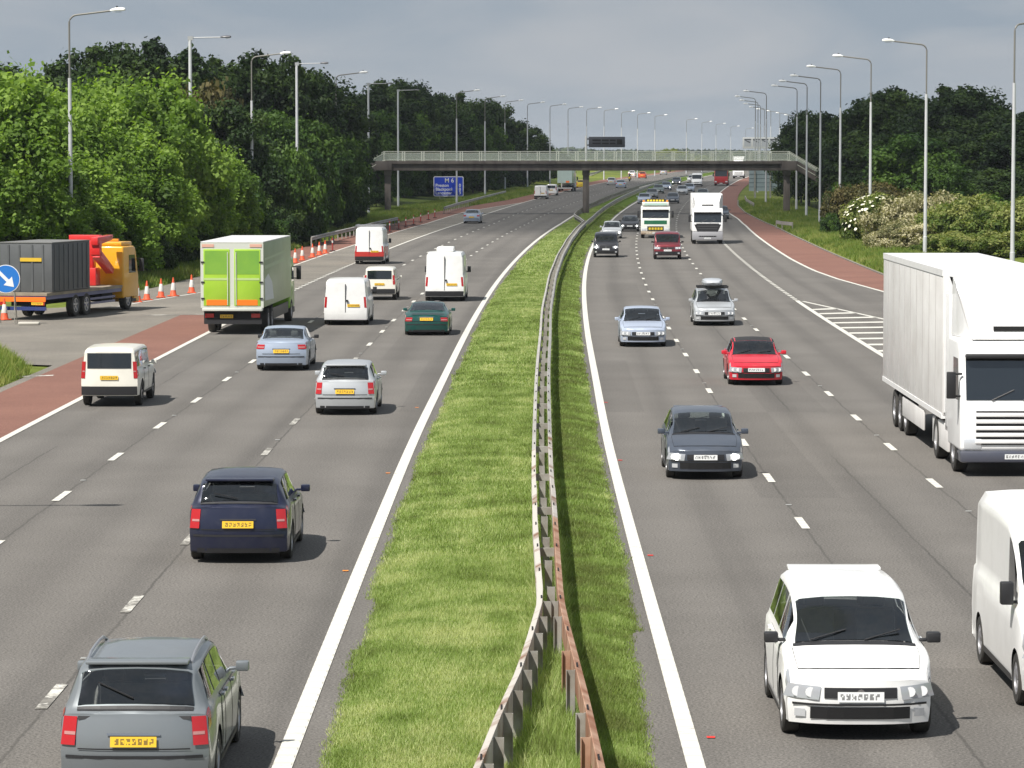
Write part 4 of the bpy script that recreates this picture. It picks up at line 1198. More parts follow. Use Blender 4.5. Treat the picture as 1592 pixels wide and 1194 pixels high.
LM = {
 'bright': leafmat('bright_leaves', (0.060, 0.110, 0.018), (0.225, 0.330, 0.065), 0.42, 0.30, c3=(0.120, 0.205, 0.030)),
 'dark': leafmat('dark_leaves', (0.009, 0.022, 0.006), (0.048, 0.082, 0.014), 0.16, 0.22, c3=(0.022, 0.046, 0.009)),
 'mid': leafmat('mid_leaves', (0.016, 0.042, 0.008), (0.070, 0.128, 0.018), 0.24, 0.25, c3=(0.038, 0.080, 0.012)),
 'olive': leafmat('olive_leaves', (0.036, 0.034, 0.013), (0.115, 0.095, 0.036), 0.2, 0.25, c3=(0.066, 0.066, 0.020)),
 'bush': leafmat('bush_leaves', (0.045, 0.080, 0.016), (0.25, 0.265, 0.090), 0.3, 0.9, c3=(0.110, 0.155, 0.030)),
 'cream': leafmat('cream_blossom', (0.060, 0.080, 0.025), (0.52, 0.48, 0.33), 0.25, 0.9, c3=(0.24, 0.225, 0.115)),
 'hill': leafmat('distant_leaves', (0.020, 0.035, 0.012), (0.05, 0.07, 0.02), 0.1, 0.05),
}
CR = {}
for kind, lm, seeds, n, leaf, cl, sp, asp in (('bright', 'bright', (1, 2, 3), 30000, 0.085, 110, 0.9, 2.9), ('dark', 'dark', (11, 12, 13, 14), 26000, 0.075, 110, 0.3, 2.7), ('mid', 'mid', (21, 22), 24000, 0.075, 90, 0.3, 2.3),
        ('darkshrub', 'dark', (15, 16), 14000, 0.085, 60, 0.2, 1.5), ('midshrub', 'mid', (23, 24), 14000, 0.085, 60, 0.3, 1.5), ('olive', 'olive', (31,), 16000, 0.075, 60, 0.4, 1.5), ('bush', 'bush', (41, 42), 18000, 0.075, 60, 0.3, 1.4), ('cream', 'cream', (51, 52), 20000, 0.065, 90, 0.2, 1.4)):
    CR[kind] = [crown_mesh('crown', LM[lm], s, n, leaf, clumps=cl, spiky=sp, asp=asp) for s in seeds]
TR = [trunk_mesh(s) for s in (1, 2, 3)]
ntree = 0
def tree(kind, x, y, z, h, rad, label, group=None, name='tree', cat='tree', low=0.08, var=None):
    """crown of radius rad whose leaves reach from low*h to h"""
    global ntree
    r_ = random.Random(ntree*7+3); ntree += 1
    root = empty(name, (x, y, z), r_.uniform(0, 6.28), label, cat, group)
    c = link('crown', CR[kind][(var if var is not None else ntree) % len(CR[kind])], root, (0, 0, h*low))
    c.scale = (rad, rad*r_.uniform(0.9, 1.1), h*(1-low)*0.98)
    t_ = link('trunk', TR[ntree % 3], root); t_.scale = (rad*0.8, rad*0.8, h*0.9)
    return root
def tree_px(kind, px, Y, ytop, rad, label, group=None, **kw):
    # nothing grows over the carriageway or in front of the footbridge stairs
    if 300 < px < 820 and Y < 400: px = min(px, 571 - rad*1.08*FOC/Y)
    if 1150 < px < 1420 and Y < 396 and kw.get('name') != 'shrub': px = max(px, 1284 + rad*1.08*FOC/Y)
    X = xat(px, Y, 5); z = gz(Y) + bank(off(X, Y), Y) - 0.1
    h = zat(ytop, Y) - z
    return tree(kind, X, Y, z, h, rad, label, group, **kw)

def LY(px): return float(np.interp(px, [100, 392, 462, 523, 573, 600, 640, 722, 760, 800, 840], [177, 253, 280, 316, 385, 430, 470, 505, 540, 590, 650]))
# bright lit trees, front left
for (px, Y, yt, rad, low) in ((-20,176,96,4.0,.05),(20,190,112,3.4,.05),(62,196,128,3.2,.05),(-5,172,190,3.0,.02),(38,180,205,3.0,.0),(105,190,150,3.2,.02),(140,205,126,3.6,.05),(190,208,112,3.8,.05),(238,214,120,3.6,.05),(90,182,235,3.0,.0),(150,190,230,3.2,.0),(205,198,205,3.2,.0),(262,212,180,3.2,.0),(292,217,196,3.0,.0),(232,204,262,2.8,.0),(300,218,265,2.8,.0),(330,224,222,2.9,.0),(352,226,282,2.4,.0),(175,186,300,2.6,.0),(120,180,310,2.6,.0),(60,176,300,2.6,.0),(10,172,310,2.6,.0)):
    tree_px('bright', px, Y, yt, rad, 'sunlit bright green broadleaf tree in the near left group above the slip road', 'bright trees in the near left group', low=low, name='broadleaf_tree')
# dark tall trees behind and along the left verge
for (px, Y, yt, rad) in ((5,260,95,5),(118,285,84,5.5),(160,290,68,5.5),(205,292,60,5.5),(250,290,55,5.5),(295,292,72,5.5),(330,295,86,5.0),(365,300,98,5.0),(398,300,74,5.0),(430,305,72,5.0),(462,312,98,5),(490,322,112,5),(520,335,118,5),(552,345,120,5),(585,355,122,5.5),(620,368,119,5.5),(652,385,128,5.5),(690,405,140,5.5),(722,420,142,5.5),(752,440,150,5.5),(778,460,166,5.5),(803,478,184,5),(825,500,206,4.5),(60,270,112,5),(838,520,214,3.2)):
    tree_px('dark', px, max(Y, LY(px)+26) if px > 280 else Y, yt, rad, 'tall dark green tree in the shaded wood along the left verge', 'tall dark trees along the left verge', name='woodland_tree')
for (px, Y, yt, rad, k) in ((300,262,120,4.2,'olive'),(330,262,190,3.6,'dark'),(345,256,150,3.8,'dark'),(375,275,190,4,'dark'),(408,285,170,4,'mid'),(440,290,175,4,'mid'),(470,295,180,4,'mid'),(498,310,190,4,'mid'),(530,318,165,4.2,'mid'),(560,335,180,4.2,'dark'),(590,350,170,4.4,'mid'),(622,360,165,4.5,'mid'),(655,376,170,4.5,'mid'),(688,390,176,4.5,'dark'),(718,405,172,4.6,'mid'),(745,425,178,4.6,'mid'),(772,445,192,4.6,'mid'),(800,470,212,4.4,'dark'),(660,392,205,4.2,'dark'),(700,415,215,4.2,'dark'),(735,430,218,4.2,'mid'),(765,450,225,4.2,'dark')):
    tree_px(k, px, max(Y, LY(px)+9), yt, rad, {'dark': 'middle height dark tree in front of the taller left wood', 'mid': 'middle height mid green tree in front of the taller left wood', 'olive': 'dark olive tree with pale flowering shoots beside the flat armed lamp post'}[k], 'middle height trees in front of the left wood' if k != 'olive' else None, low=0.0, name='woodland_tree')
# shrubs at the foot of the left wood
for (px, Y, yt, rad, k) in ((365,246,262,3.0,'mid'),(388,252,300,2.6,'dark'),(412,258,240,3.2,'mid'),(435,262,225,3.2,'mid'),(458,268,250,3.0,'mid'),(480,276,215,3.2,'mid'),(505,285,230,3.2,'mid'),(405,250,330,2.2,'mid'),(438,256,318,2.4,'dark'),(465,262,320,2.2,'dark'),(492,272,300,2.6,'dark'),(520,290,280,3.0,'dark'),(548,300,262,3.2,'dark'),(572,318,255,3.0,'mid'),(540,296,322,2.2,'dark'),(585,325,290,2.6,'dark'),(628,352,250,3.4,'mid'),(650,366,246,3.4,'dark'),(675,384,240,3.2,'dark'),(632,350,300,2.4,'dark'),(655,362,300,2.4,'mid'),(735,412,262,3.2,'dark'),(758,432,252,3.2,'mid'),(782,455,242,3.4,'dark'),(805,476,240,3.4,'mid'),(825,498,246,3.0,'dark'),(240,198,398,1.8,'mid'),(262,206,392,1.8,'mid'),(285,212,400,1.6,'mid'),(310,212,340,2.2,'dark'),(215,192,350,2.2,'dark'),(250,205,330,2.4,'dark'),(340,226,340,2.4,'bright'),(840,520,255,2.4,'mid'),(790,470,270,2.4,'mid')):
    tree_px(k if k == 'bright' else k+'shrub', px, Y if px < 480 else max(Y, LY(px)+3), yt, rad*0.85, {'dark': 'dark leafy shrub at the foot of the left wood', 'mid': 'mid green leafy shrub at the foot of the left wood', 'bright': 'bright green shrub behind the green box lorry'}[k], 'shrubs at the foot of the left wood' if k != 'bright' else None, name='shrub', cat='shrub', low=-0.1)
# right hand wood
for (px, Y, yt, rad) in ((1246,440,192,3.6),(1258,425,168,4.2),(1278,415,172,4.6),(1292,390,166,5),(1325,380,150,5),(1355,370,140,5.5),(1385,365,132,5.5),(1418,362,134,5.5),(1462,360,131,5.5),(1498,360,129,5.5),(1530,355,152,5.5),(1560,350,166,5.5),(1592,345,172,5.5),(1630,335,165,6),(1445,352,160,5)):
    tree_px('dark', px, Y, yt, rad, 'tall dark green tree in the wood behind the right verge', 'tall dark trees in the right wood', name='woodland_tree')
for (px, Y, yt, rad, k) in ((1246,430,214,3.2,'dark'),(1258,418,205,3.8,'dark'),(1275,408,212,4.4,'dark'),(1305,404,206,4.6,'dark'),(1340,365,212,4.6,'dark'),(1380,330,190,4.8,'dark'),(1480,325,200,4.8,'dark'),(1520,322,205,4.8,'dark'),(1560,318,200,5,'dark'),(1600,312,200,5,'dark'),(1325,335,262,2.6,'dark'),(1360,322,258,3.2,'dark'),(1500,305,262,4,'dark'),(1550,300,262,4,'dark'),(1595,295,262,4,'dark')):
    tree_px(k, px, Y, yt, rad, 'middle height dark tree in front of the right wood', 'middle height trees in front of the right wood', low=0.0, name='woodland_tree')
tree_px('mid', 1418, 292, 206, 4.3, 'rounded mid green tree standing out in front of the dark right wood', low=0.0, name='broadleaf_tree', var=0)
tree_px('mid', 1465, 288, 252, 2.6, 'smaller mid green tree right of the rounded one before the right wood', low=0.0, name='broadleaf_tree')
for (px, Y, yt, rad, k, lab) in ((1308,296,281,1.5,'midshrub','green elder shrub at the lower end of the right footbridge stair'),(1318,290,284,2.3,'olive','brownish green shrub right of the right footbridge stair'),(1350,286,280,2.8,'olive','brownish green shrub left of the white flowering elder'),(1388,284,286,2.8,'olive','brownish shrub behind the cream blossoming bush'),(1292,284,330,0.8,'midshrub','small light green shrub in front of the brownish shrub'),
     (1402,248,303,2.9,'cream','large bush covered in cream blossom right of the white flowering elder'),(1455,252,300,3.1,'cream','second cream blossoming bush behind the lamp post'),(1428,240,345,2.6,'cream','low cream blossoming bush in front of the two larger ones'),(1388,240,352,2.0,'cream','low cream blossoming bush beside the grass verge'),
     (1500,240,308,3.1,'bush','light green bush right of the cream blossoming bushes'),(1545,236,308,3.2,'bush','light green bush by the lamp post at the right edge'),(1592,234,308,3.2,'bush','yellowish green bush at the right edge'),(1478,244,322,2.2,'bush','light green bush growing into the right side of the cream blossom'),(1480,228,360,2.2,'bush','low light green bush above the white articulated trailer'),(1530,222,362,2.4,'bush','low light green bush behind the cab of the white articulated lorry'),(1580,218,360,2.4,'bush','low light green bush at the right edge behind the articulated lorry'),(1450,232,378,1.6,'bush','small light green bush below the cream blossom'),(1535,262,305,3.0,'midshrub','mid green shrub behind the light green bushes on the right'),(1480,268,306,2.8,'bush','yellow green bush behind the cream blossoming bushes')):
    tree_px(k, px, Y, yt, rad, lab, name='shrub', cat='shrub', low=-0.1)
# white flowering elder: green shrub with flat flower heads as a part
el = tree_px('bush', 1362, 258, 302, 2.5, 'green elder shrub dotted with flat white flower heads beside the cream blossom', name='shrub', cat='shrub', low=-0.08)
fl = MB(); r_ = random.Random(5)
hE = 4.0
for k in range(170):
    a = r_.uniform(0, 6.28); c_ = r_.uniform(-0.3, 0.98); s_ = math.sqrt(1-c_*c_)
    p = Vector((2.6*s_*math.cos(a), 2.6*s_*math.sin(a), 1.8 + 2.2*c_))
    nrm = Vector((s_*math.cos(a), s_*math.sin(a), 0.7+c_)).normalized(); t1 = nrm.orthogonal().normalized(); t2 = nrm.cross(t1); q = r_.uniform(0.08, 0.15)
    fl.add([p + (t1*math.cos(2*math.pi*i/6) + t2*math.sin(2*math.pi*i/6))*q for i in range(6)] + [p+nrm*0.03], [(i, (i+1) % 6, 6) for i in range(6)])
tag(fl.build('flower_heads', mat('elder_flower', (0.75, 0.73, 0.58), 0.8), el), kind='stuff')
# scattered trees beyond the footbridge
for (px, Y, yt, rad, k, lab) in ((870,640,236,2.6,'dark','small dark tree seen through the footbridge railing left of the message sign'),(1042,1000,232,5.5,'bush','light green tree seen through the middle of the footbridge railing'),(1068,1010,238,4.0,'bush','lower light green tree right of the one seen through the railing'),(1092,980,242,3.4,'bush','small yellow green tree seen through the railing further right')):
    tree_px(k, px, Y, yt, rad, lab, name='broadleaf_tree', low=0.0)
# woods on the horizon: one mass nobody could count
def wood(name, segs, label):
    Vs = []; As = []
    for (x0, y0, x1, y1, h, n, leaf) in segs:
        t = NP.uniform(0, 1, n); dd = NP.uniform(0, 60, n)
        x = x0+(x1-x0)*t; y = y0+(y1-y0)*t+dd
        hh = h*(0.75+0.18*np.sin(x*0.011+1)+0.14*np.sin(x*0.037)+0.08*np.sin(x*0.11))
        z = GZ_ARR(np.minimum(y, 1700)) + hh*NP.uniform(0, 1, n)**0.6
        c_ = np.stack([x, y, z], 1)
        nr = NP.normal(size=(n, 3)); nr[:,1] -= 0.8; nr[:,2] += 0.6; nr /= np.linalg.norm(nr, axis=1)[:,None]
        t1 = np.cross(nr, NP.normal(size=(n, 3))); t1 /= np.linalg.norm(t1, axis=1)[:,None]; t2 = np.cross(nr, t1)
        s = leaf*NP.uniform(0.6, 1.4, n)[:,None]
        Vs.append(np.stack([c_-t1*s, c_+t2*s*0.7, c_+t1*s, c_-t2*s*0.7], 1).reshape(-1, 3)); As.append(np.repeat(NP.uniform(0, 1, n), 4))
    V = np.concatenate(Vs); A = np.concatenate(As)
    return tag(link(name, npmesh(name, V, np.arange(len(V)).reshape(-1, 4), LM['hill'], attr=A)), label, 'woodland', kind='stuff')
wood('distant_wood', [(-700, 2600, 1500, 2600, 6.3, 26000, 2.4), (-900, 3600, 2200, 3600, 9, 20000, 3.6), (-60, 1500, 150, 1560, 5, 5000, 1.2), (200, 1500, 700, 1400, 6, 8000, 1.4)], 'hazy blue green woods along the horizon beyond the footbridge')
bmh = MB()
hx = list(np.linspace(-3000, 4500, 40))
for x0, x1 in zip(hx[:-1], hx[1:]):
    f = lambda x: 9 + 4*math.sin(x*0.0011+0.6) + 2*math.sin(x*0.0043)
    bmh.add([(x0, 6800, -5), (x1, 6800, -5), (x1, 7400, f(x1)), (x0, 7400, f(x0)), (x1, 8600, -5), (x0, 8600, -5)], [(0, 1, 2, 3), (3, 2, 4, 5)])
tag(bmh.build('hills', mat('wooded_hills', (0.030, 0.045, 0.018), 0.95, 0, (0.05, 0.07, 0.025), 0.004), smooth=True), kind='structure')

# broken cumulus overhead that shades the middle distance (well above the frame)
def cloud(name, gx0, gx1, gy0, gy1, alt, seed):
    """lumpy flat-based cloud whose shadow falls on the given ground rectangle"""
    sx, sy = -sv.x/sv.z, -sv.y/sv.z
    cx, cy = (gx0+gx1)/2 - sx*alt, (gy0+gy1)/2 - sy*alt
    hx_, hy_ = (gx1-gx0)/2, (gy1-gy0)/2
    r_ = random.Random(seed); n = 120; V = []; F = []; D = []
    for lev, (inset, zz, dn) in enumerate(((0, 20, 0.0), (14, 8, 0.45), (34, 0, 1.0), (120, -10, 1.0), (34, 50, 1.0), (120, 90, 1.0))):
        for i in range(n):
            a = 2*math.pi*i/n
            k = max(abs(math.cos(a)), abs(math.sin(a)))
            rr = (1/k)**0.9*(1+0.012*math.sin(5*a+1)+0.010*math.sin(11*a)+0.006*math.sin(23*a))
            V.append((cx+(hx_*rr-inset)*math.cos(a), cy+(hy_*rr-inset)*math.sin(a), alt+zz+4*math.sin(7*a))); D.append(dn)
    def band(p, q):
        for i in range(n): j = (i+1) % n; F.append((p*n+i, p*n+j, q*n+j, q*n+i))
    band(0, 1); band(1, 2); band(2, 3); band(0, 4); band(4, 5)
    F.append(tuple(3*n+i for i in range(n))); F.append(tuple(5*n+i for i in range(n)))
    me = bpy.data.meshes.new(name); me.from_pydata(V, [], F)
    at_ = me.attributes.new('cloud_depth', 'FLOAT', 'POINT'); at_.data.foreach_set('value', D)
    m, t, b = _nodes('cloud_vapour')
    b.inputs['Base Color'].default_value = (0.8, 0.8, 0.8, 1); b.inputs['Roughness'].default_value = 1
    tr = N(t, 'ShaderNodeBsdfTransparent'); mx = N(t, 'ShaderNodeMixShader', Fac=0.66)
    da = N(t, 'ShaderNodeAttribute', attribute_name='cloud_depth'); dm = N(t, 'ShaderNodeMath', operation='MULTIPLY'); t.links.new(da.outputs['Fac'], dm.inputs[0]); dm.inputs[1].default_value = 0.42
    t.links.new(dm.outputs[0], mx.inputs['Fac'])
    t.links.new(tr.outputs[0], mx.inputs[1]); t.links.new(b.outputs[0], mx.inputs[2]); t.links.new(mx.outputs[0], t.nodes['Material Output'].inputs['Surface'])
    me.materials.append(m); me.polygons.foreach_set('use_smooth', [True]*len(me.polygons))
    return tag(link(name, me), kind='structure')
cloud('cloud', -520, 520, 276, 680, 900.0, 3)

# the air: an even thin haze over the whole place
hz = MB(); hz.box(-3500, 5200, -150, 8900, -8, 46)
def haze_mat():
    m = bpy.data.materials.new('haze_air'); m.use_nodes = True; t = m.node_tree; t.nodes.clear()
    o_ = t.nodes.new('ShaderNodeOutputMaterial'); v = t.nodes.new('ShaderNodeVolumePrincipled')
    v.inputs['Color'].default_value = (0.80, 0.88, 0.97, 1); v.inputs['Density'].default_value = 0.00008
    v.inputs['Anisotropy'].default_value = 0.2
    t.links.new(v.outputs[0], o_.inputs['Volume']); return m
tag(hz.build('haze', haze_mat()), kind='stuff')

# ------------------------------------------------------------------ vehicles
def smooth01(t): t = min(max(t, 0.0), 1.0); return t*t*(3-2*t)
def curve(tbl):
    """smooth (monotone cubic) curve through a table of (t, value)"""
    x = np.array([a for a, b in tbl], float); y = np.array([b for a, b in tbl], float)
    h = np.diff(x); d = np.diff(y)/h; m = np.zeros(len(x)); m[0] = d[0]; m[-1] = d[-1]
    for i in range(1, len(x)-1):
        if d[i-1]*d[i] > 0: m[i] = 2*d[i-1]*d[i]/(d[i-1]+d[i])
    def f(t):
        t = min(max(t, x[0]), x[-1]); i = min(int(np.searchsorted(x, t, side='right'))-1, len(x)-2)
        q = (t-x[i])/h[i]
        return (2*q**3-3*q*q+1)*y[i]+(q**3-2*q*q+q)*h[i]*m[i]+(-2*q**3+3*q*q)*y[i+1]+(q**3-q*q)*h[i]*m[i+1]
    return f

TYPES = {
 'hatch': dict(L=4.05, W=1.72, zt=[(0,.66),(.03,.73),(.09,.80),(.25,.96),(.42,1.37),(.50,1.44),(.62,1.46),(.80,1.42),(.89,1.34),(.965,1.0),(1,.93)],
               zb=[(0,.62),(.06,.74),(.25,.90),(.5,.93),(.9,.97),(1,.92)], ws=(.265,.43), rw=('top',.892,.957), side=(.29,.875), sills=(.44,.66), r=.31, ax=(.19,.80), zs=.19),
 'supermini': dict(L=3.8, W=1.70, zt=[(0,.70),(.03,.78),(.09,.86),(.21,1.0),(.36,1.44),(.45,1.56),(.62,1.59),(.84,1.56),(.925,1.50),(.985,1.05),(1,.96)],
               zb=[(0,.66),(.06,.80),(.22,.95),(.5,.97),(.9,1.0),(1,.94)], ws=(.222,.37), rw=('top',.928,.975), side=(.25,.89), sills=(.46,.68), r=.31, ax=(.18,.82), zs=.19),
 'saloon': dict(L=4.6, W=1.76, zt=[(0,.66),(.03,.73),(.1,.80),(.28,.95),(.42,1.36),(.50,1.42),(.62,1.43),(.70,1.37),(.83,1.06),(.90,1.03),(.98,1.0),(1,.94)],
               zb=[(0,.62),(.06,.74),(.27,.90),(.5,.93),(.9,.98),(1,.92)], ws=(.285,.43), rw=('top',.705,.825), side=(.31,.79), sills=(.46,.63), r=.32, ax=(.185,.79), zs=.19),
 'estate': dict(L=4.5, W=1.76, zt=[(0,.68),(.03,.76),(.09,.84),(.25,.99),(.40,1.42),(.48,1.50),(.62,1.53),(.86,1.49),(.93,1.42),(.98,1.0),(1,.94)],
               zb=[(0,.64),(.06,.78),(.25,.94),(.5,.97),(.95,1.0),(1,.94)], ws=(.262,.41), rw=('top',.928,.972), side=(.285,.90), sills=(.43,.62,.77), r=.32, ax=(.18,.79), zs=.2),
 'coupe': dict(L=4.35, W=1.80, zt=[(0,.56),(.05,.66),(.12,.72),(.29,.87),(.43,1.20),(.50,1.28),(.58,1.28),(.70,1.18),(.85,.94),(.95,.84),(1,.78)],
               zb=[(0,.54),(.08,.70),(.28,.83),(.5,.84),(.8,.88),(.95,.82),(1,.76)], ws=(.30,.44), rw=('top',.63,.82), side=(.33,.74), sills=(.55,), r=.33, ax=(.2,.80), zs=.16),
 'convertible': dict(L=4.2, W=1.72, zt=[(0,.62),(.03,.70),(.1,.77),(.29,.93),(.42,1.30),(.50,1.39),(.60,1.40),(.70,1.33),(.80,1.0),(.88,.97),(1,.90)],
               zb=[(0,.60),(.06,.72),(.28,.88),(.5,.9),(.9,.95),(1,.88)], ws=(.30,.43), rw=('top',.72,.785), side=(.32,.72), sills=(.55,), r=.31, ax=(.19,.79), zs=.18),
 'suv': dict(L=4.6, W=1.90, zt=[(0,.92),(.02,1.02),(.08,1.08),(.25,1.16),(.35,1.64),(.41,1.80),(.6,1.86),(.93,1.83),(.985,1.75),(1,1.70)],
               zb=[(0,.88),(.06,1.0),(.25,1.08),(.6,1.12),(1,1.12)], ws=(.262,.37), rw=('cap',1.16,1.64), side=(.285,.95), sills=(.45,.66), r=.37, ax=(.18,.80), zs=.30),
 'jeep': dict(L=4.3, W=1.70, zt=[(0,.90),(.02,1.0),(.08,1.05),(.28,1.10),(.345,1.50),(.38,1.68),(.6,1.72),(.95,1.70),(.99,1.64),(1,1.60)],
               zb=[(0,.88),(.06,.98),(.28,1.04),(.6,1.06),(1,1.06)], ws=(.285,.365), rw=('cap',1.10,1.54), side=(.30,.96), sills=(.47,.70), r=.36, ax=(.18,.80), zs=.32),
 'smallvan': dict(L=4.75, W=1.90, zt=[(0,.84),(.02,.98),(.09,1.10),(.17,1.22),(.30,1.74),(.36,1.90),(.6,1.96),(.96,1.94),(.995,1.88),(1,1.84)],
               zb=[(0,.8),(.08,1.02),(.2,1.16),(.6,1.18),(1,1.18)], ws=(.18,.325), rw=None, side=(.2,.44), sills=(.33,), r=.33, ax=(.17,.80), zs=.22),
 'bigvan': dict(L=5.5, W=1.98, zt=[(0,.90),(.02,1.06),(.09,1.20),(.16,1.34),(.25,1.98),(.31,2.26),(.38,2.38),(.6,2.42),(.96,2.40),(.995,2.34),(1,2.30)],
               zb=[(0,.86),(.08,1.10),(.18,1.26),(.6,1.3),(1,1.3)], ws=(.17,.275), rw=None, side=(.185,.34), sills=(), r=.34, ax=(.16,.79), zs=.24),
}

class Shell:
    """parametric vehicle body: rings of points along t (0 nose .. 1 tail), q (0 sill .. 9 roof centre)"""
    def __init__(s, ty):
        s.__dict__.update(TYPES[ty]); s.ty = ty
        s.fzt, s.fzb = curve(s.zt), curve(s.zb)
        s.van = ty in ('smallvan', 'bigvan'); s.box = ty in ('suv', 'jeep')
        s.ra = s.r + 0.055
    def warp(s, t, y, z):
        """how far the nose or tail is drawn in at (y, z)"""
        k = min(abs(y)/(s.W/2), 1.0)
        zt0 = s.fzt(0.0)
        def front():
            rake = 0.10*max(0, (z-0.5))**1.3*2 + 0.10*max(0, 0.42-z)*2
            return (0.26 if not s.box else 0.14)*k**3 + rake
        def rear():
            rake = (0.03 if (s.van or s.box) else 0.16)*max(0, z-0.62)*1.6 + 0.2*max(0, 0.40-z)
            return (0.16 if not (s.van or s.box) else 0.07)*k**3.4 + rake
        ef = smooth01((0.14-t)/0.14); er = smooth01((t-0.88)/0.12)
        return -ef*front() + er*rear()
    def zlow(s, t):
        x = t*s.L; z = s.zs
        for a in s.ax:
            d = abs(x-a*s.L)
            if d < s.ra: z = max(z, s.r + math.sqrt(s.ra**2-d*d))
        return z
    def ring(s, t):
        zt, zb, zl = s.fzt(t), s.fzb(t), s.zlow(t)
        zt = max(zt, zb+0.02)
        g = smooth01((zt-zb-0.06)/0.30)
        hw = s.W/2*(1 - 0.05*smooth01((0.16-t)/0.16) - 0.05*smooth01((t-0.82)/0.18))
        wr = 0.93 if s.ty == 'bigvan' else 0.90 if s.van else 0.88 if s.box else 0.755 if s.ty != 'coupe' else 0.70
        def wz(z):
            q = (z-s.zs)/max(0.1, zb-s.zs)
            return hw*(0.965 + 0.035*math.sin(min(max(q, 0), 1)*math.pi*0.85+0.25))
        zz = [zl, zl+(zb-zl)*0.18, zl+(zb-zl)*0.45, zl+(zb-zl)*0.72, zb-0.035*(1 if zb-zl > .1 else .3)]
        pts = [(wz(z), z) for z in zz]
        ys = wz(zb)*0.972
        pts.append((ys, zb))
        yg = ys - 0.028
        A = [(hw*wr + (yg-hw*wr)*0.06, zb+(zt-zb)*0.84), (hw*wr*0.90, zt-0.032), (hw*wr*0.5, zt-0.008), (0.0, zt)]
        B = [(ys*0.90, zb+(zt-zb)*0.45), (ys*0.72, zb+(zt-zb)*0.76), (ys*0.4, zb+(zt-zb)*0.95), (0.0, zt)]
        for a, b_ in zip(A, B): pts.append((b_[0]+(a[0]-b_[0])*g, b_[1]+(a[1]-b_[1])*g))
        return pts
    def S(s, t, q, sd=1):
        r_ = s.ring(t); i = min(int(q), 8); f = q-i
        y = r_[i][0]*(1-f)+r_[i+1][0]*f; z = r_[i][1]*(1-f)+r_[i+1][1]*f
        x = s.L/2 - t*s.L + s.warp(t, y, z)
        return Vector((x, y*sd, z))
    def nrm(s, t, q, sd=1):
        e = 0.004; a = s.S(min(t+e, 1), q, sd)-s.S(max(t-e, 0), q, sd); b_ = s.S(t, min(q+.05, 9), sd)-s.S(t, max(q-.05, 0), sd)
        n = a.cross(b_).normalized()
        c = s.S(t, q, sd); ref = Vector((0, c.y, c.z-s.fzb(t)*0.6))
        return n if n.dot(ref) > 0 else -n
    def cap(s, y, z, front=True, d=0.0):
        t = 0.0 if front else 1.0
        x = (s.L/2 if front else -s.L/2) + s.warp(t, y, z)
        return Vector((x + (d if front else -d), y, z))
    def side_cuts(s):
        cuts = [s.side[0]] + list(s.sills) + [s.side[1]]; out = []
        for i, (a, b_) in enumerate(zip(cuts[:-1], cuts[1:])):
            first = i == 0; last = i == len(cuts)-2
            ta = (s.ws[1]-s.ws[0])*0.72 if first else 0.0
            tb = (-0.06 if s.ty != 'coupe' else -0.12) if last and not (s.van or s.box) else 0.0
            out.append((a + (0.012 if not first else 0), b_ - (0.012 if not last else 0), ta, tb))
        return out
    def body(s, hi):
        n = 34 if hi else 22
        ts = set(np.linspace(0, 1, n).tolist())
        for a in s.ax:
            for k in np.linspace(-1, 1, 13 if hi else 9): ts.add(min(max(a + s.ra*math.sin(k*math.pi/2)/s.L, 0), 1))
            ts.add(a-s.ra*1.02/s.L); ts.add(a+s.ra*1.02/s.L)
        for v in s.zt: ts.add(v[0])
        for t in np.linspace(s.ws[0], s.ws[1], 9): ts.add(float(t))
        for a, b_, ta, tb in s.side_cuts():
            for t in (a, b_, a+ta, b_+tb): ts.add(float(t))
        if s.rw and s.rw[0] == 'top':
            for t in np.linspace(s.rw[1], s.rw[2], 9): ts.add(float(t))
        ts = sorted(ts); ts = [t for i, t in enumerate(ts) if i == 0 or t-ts[i-1] > 1e-4]
        wq = 6.6 if (s.van or s.box) else 6.35
        Q = sorted({0, 1, 2, 3, 4, 5, 5.16, 5.93, 6, 6.4, wq, 7, 8, 9}); nq = len(Q); m = 2*nq-1
        V = []; F = []
        def pts(t):
            r_ = s.ring(t); out = []
            for q in Q:
                i = min(int(q), 8); f = q-i
                out.append((r_[i][0]*(1-f)+r_[i+1][0]*f, r_[i][1]*(1-f)+r_[i+1][1]*f))
            return out
        def hole(t, q):
            if not hi: return False
            if s.ws[0] < t < s.ws[1] and q > wq: return True
            if s.rw and s.rw[0] == 'top' and s.rw[1] < t < s.rw[2] and q > 6.4: return True
            if 5.16 < q < 5.93:
                f = (q-5.16)/0.77
                for a, b_, ta, tb in s.side_cuts():
                    if a+ta*f < t < b_+tb*f: return True
            return False
        for t in ts:
            r_ = pts(t)
            for y, z in r_: V.append((s.L/2-t*s.L+s.warp(t, y, z), y, z))
            for y, z in r_[-2::-1]: V.append((s.L/2-t*s.L+s.warp(t, y, z), -y, z))
        for i in range(len(ts)-1):
            tm = (ts[i]+ts[i+1])/2
            for k in range(m-1):
                kk = k if k < nq-1 else m-2-k
                if hole(tm, (Q[kk]+Q[kk+1])/2): continue
                F.append((i*m+k, i*m+k+1, (i+1)*m+k+1, (i+1)*m+k))
        # closed nose and tail
        for i, t in ((0, 0.0), (len(ts)-1, 1.0)):
            r_ = pts(t); rows = []
            for k in range(nq-1):
                y0, z = r_[k]; row = [i*m+k]
                for c in range(1, 8):
                    y = y0*(1-2*c/8); row.append(len(V)); V.append((s.L/2-t*s.L+s.warp(t, y, z), y, z))
                row.append(i*m+m-1-k); rows.append(row)
            for k in range(nq-2):
                for c in range(8): F.append((rows[k][c], rows[k][c+1], rows[k+1][c+1], rows[k+1][c]))
            for c in range(8): F.append((rows[nq-2][c], rows[nq-2][c+1], i*m+nq-1))
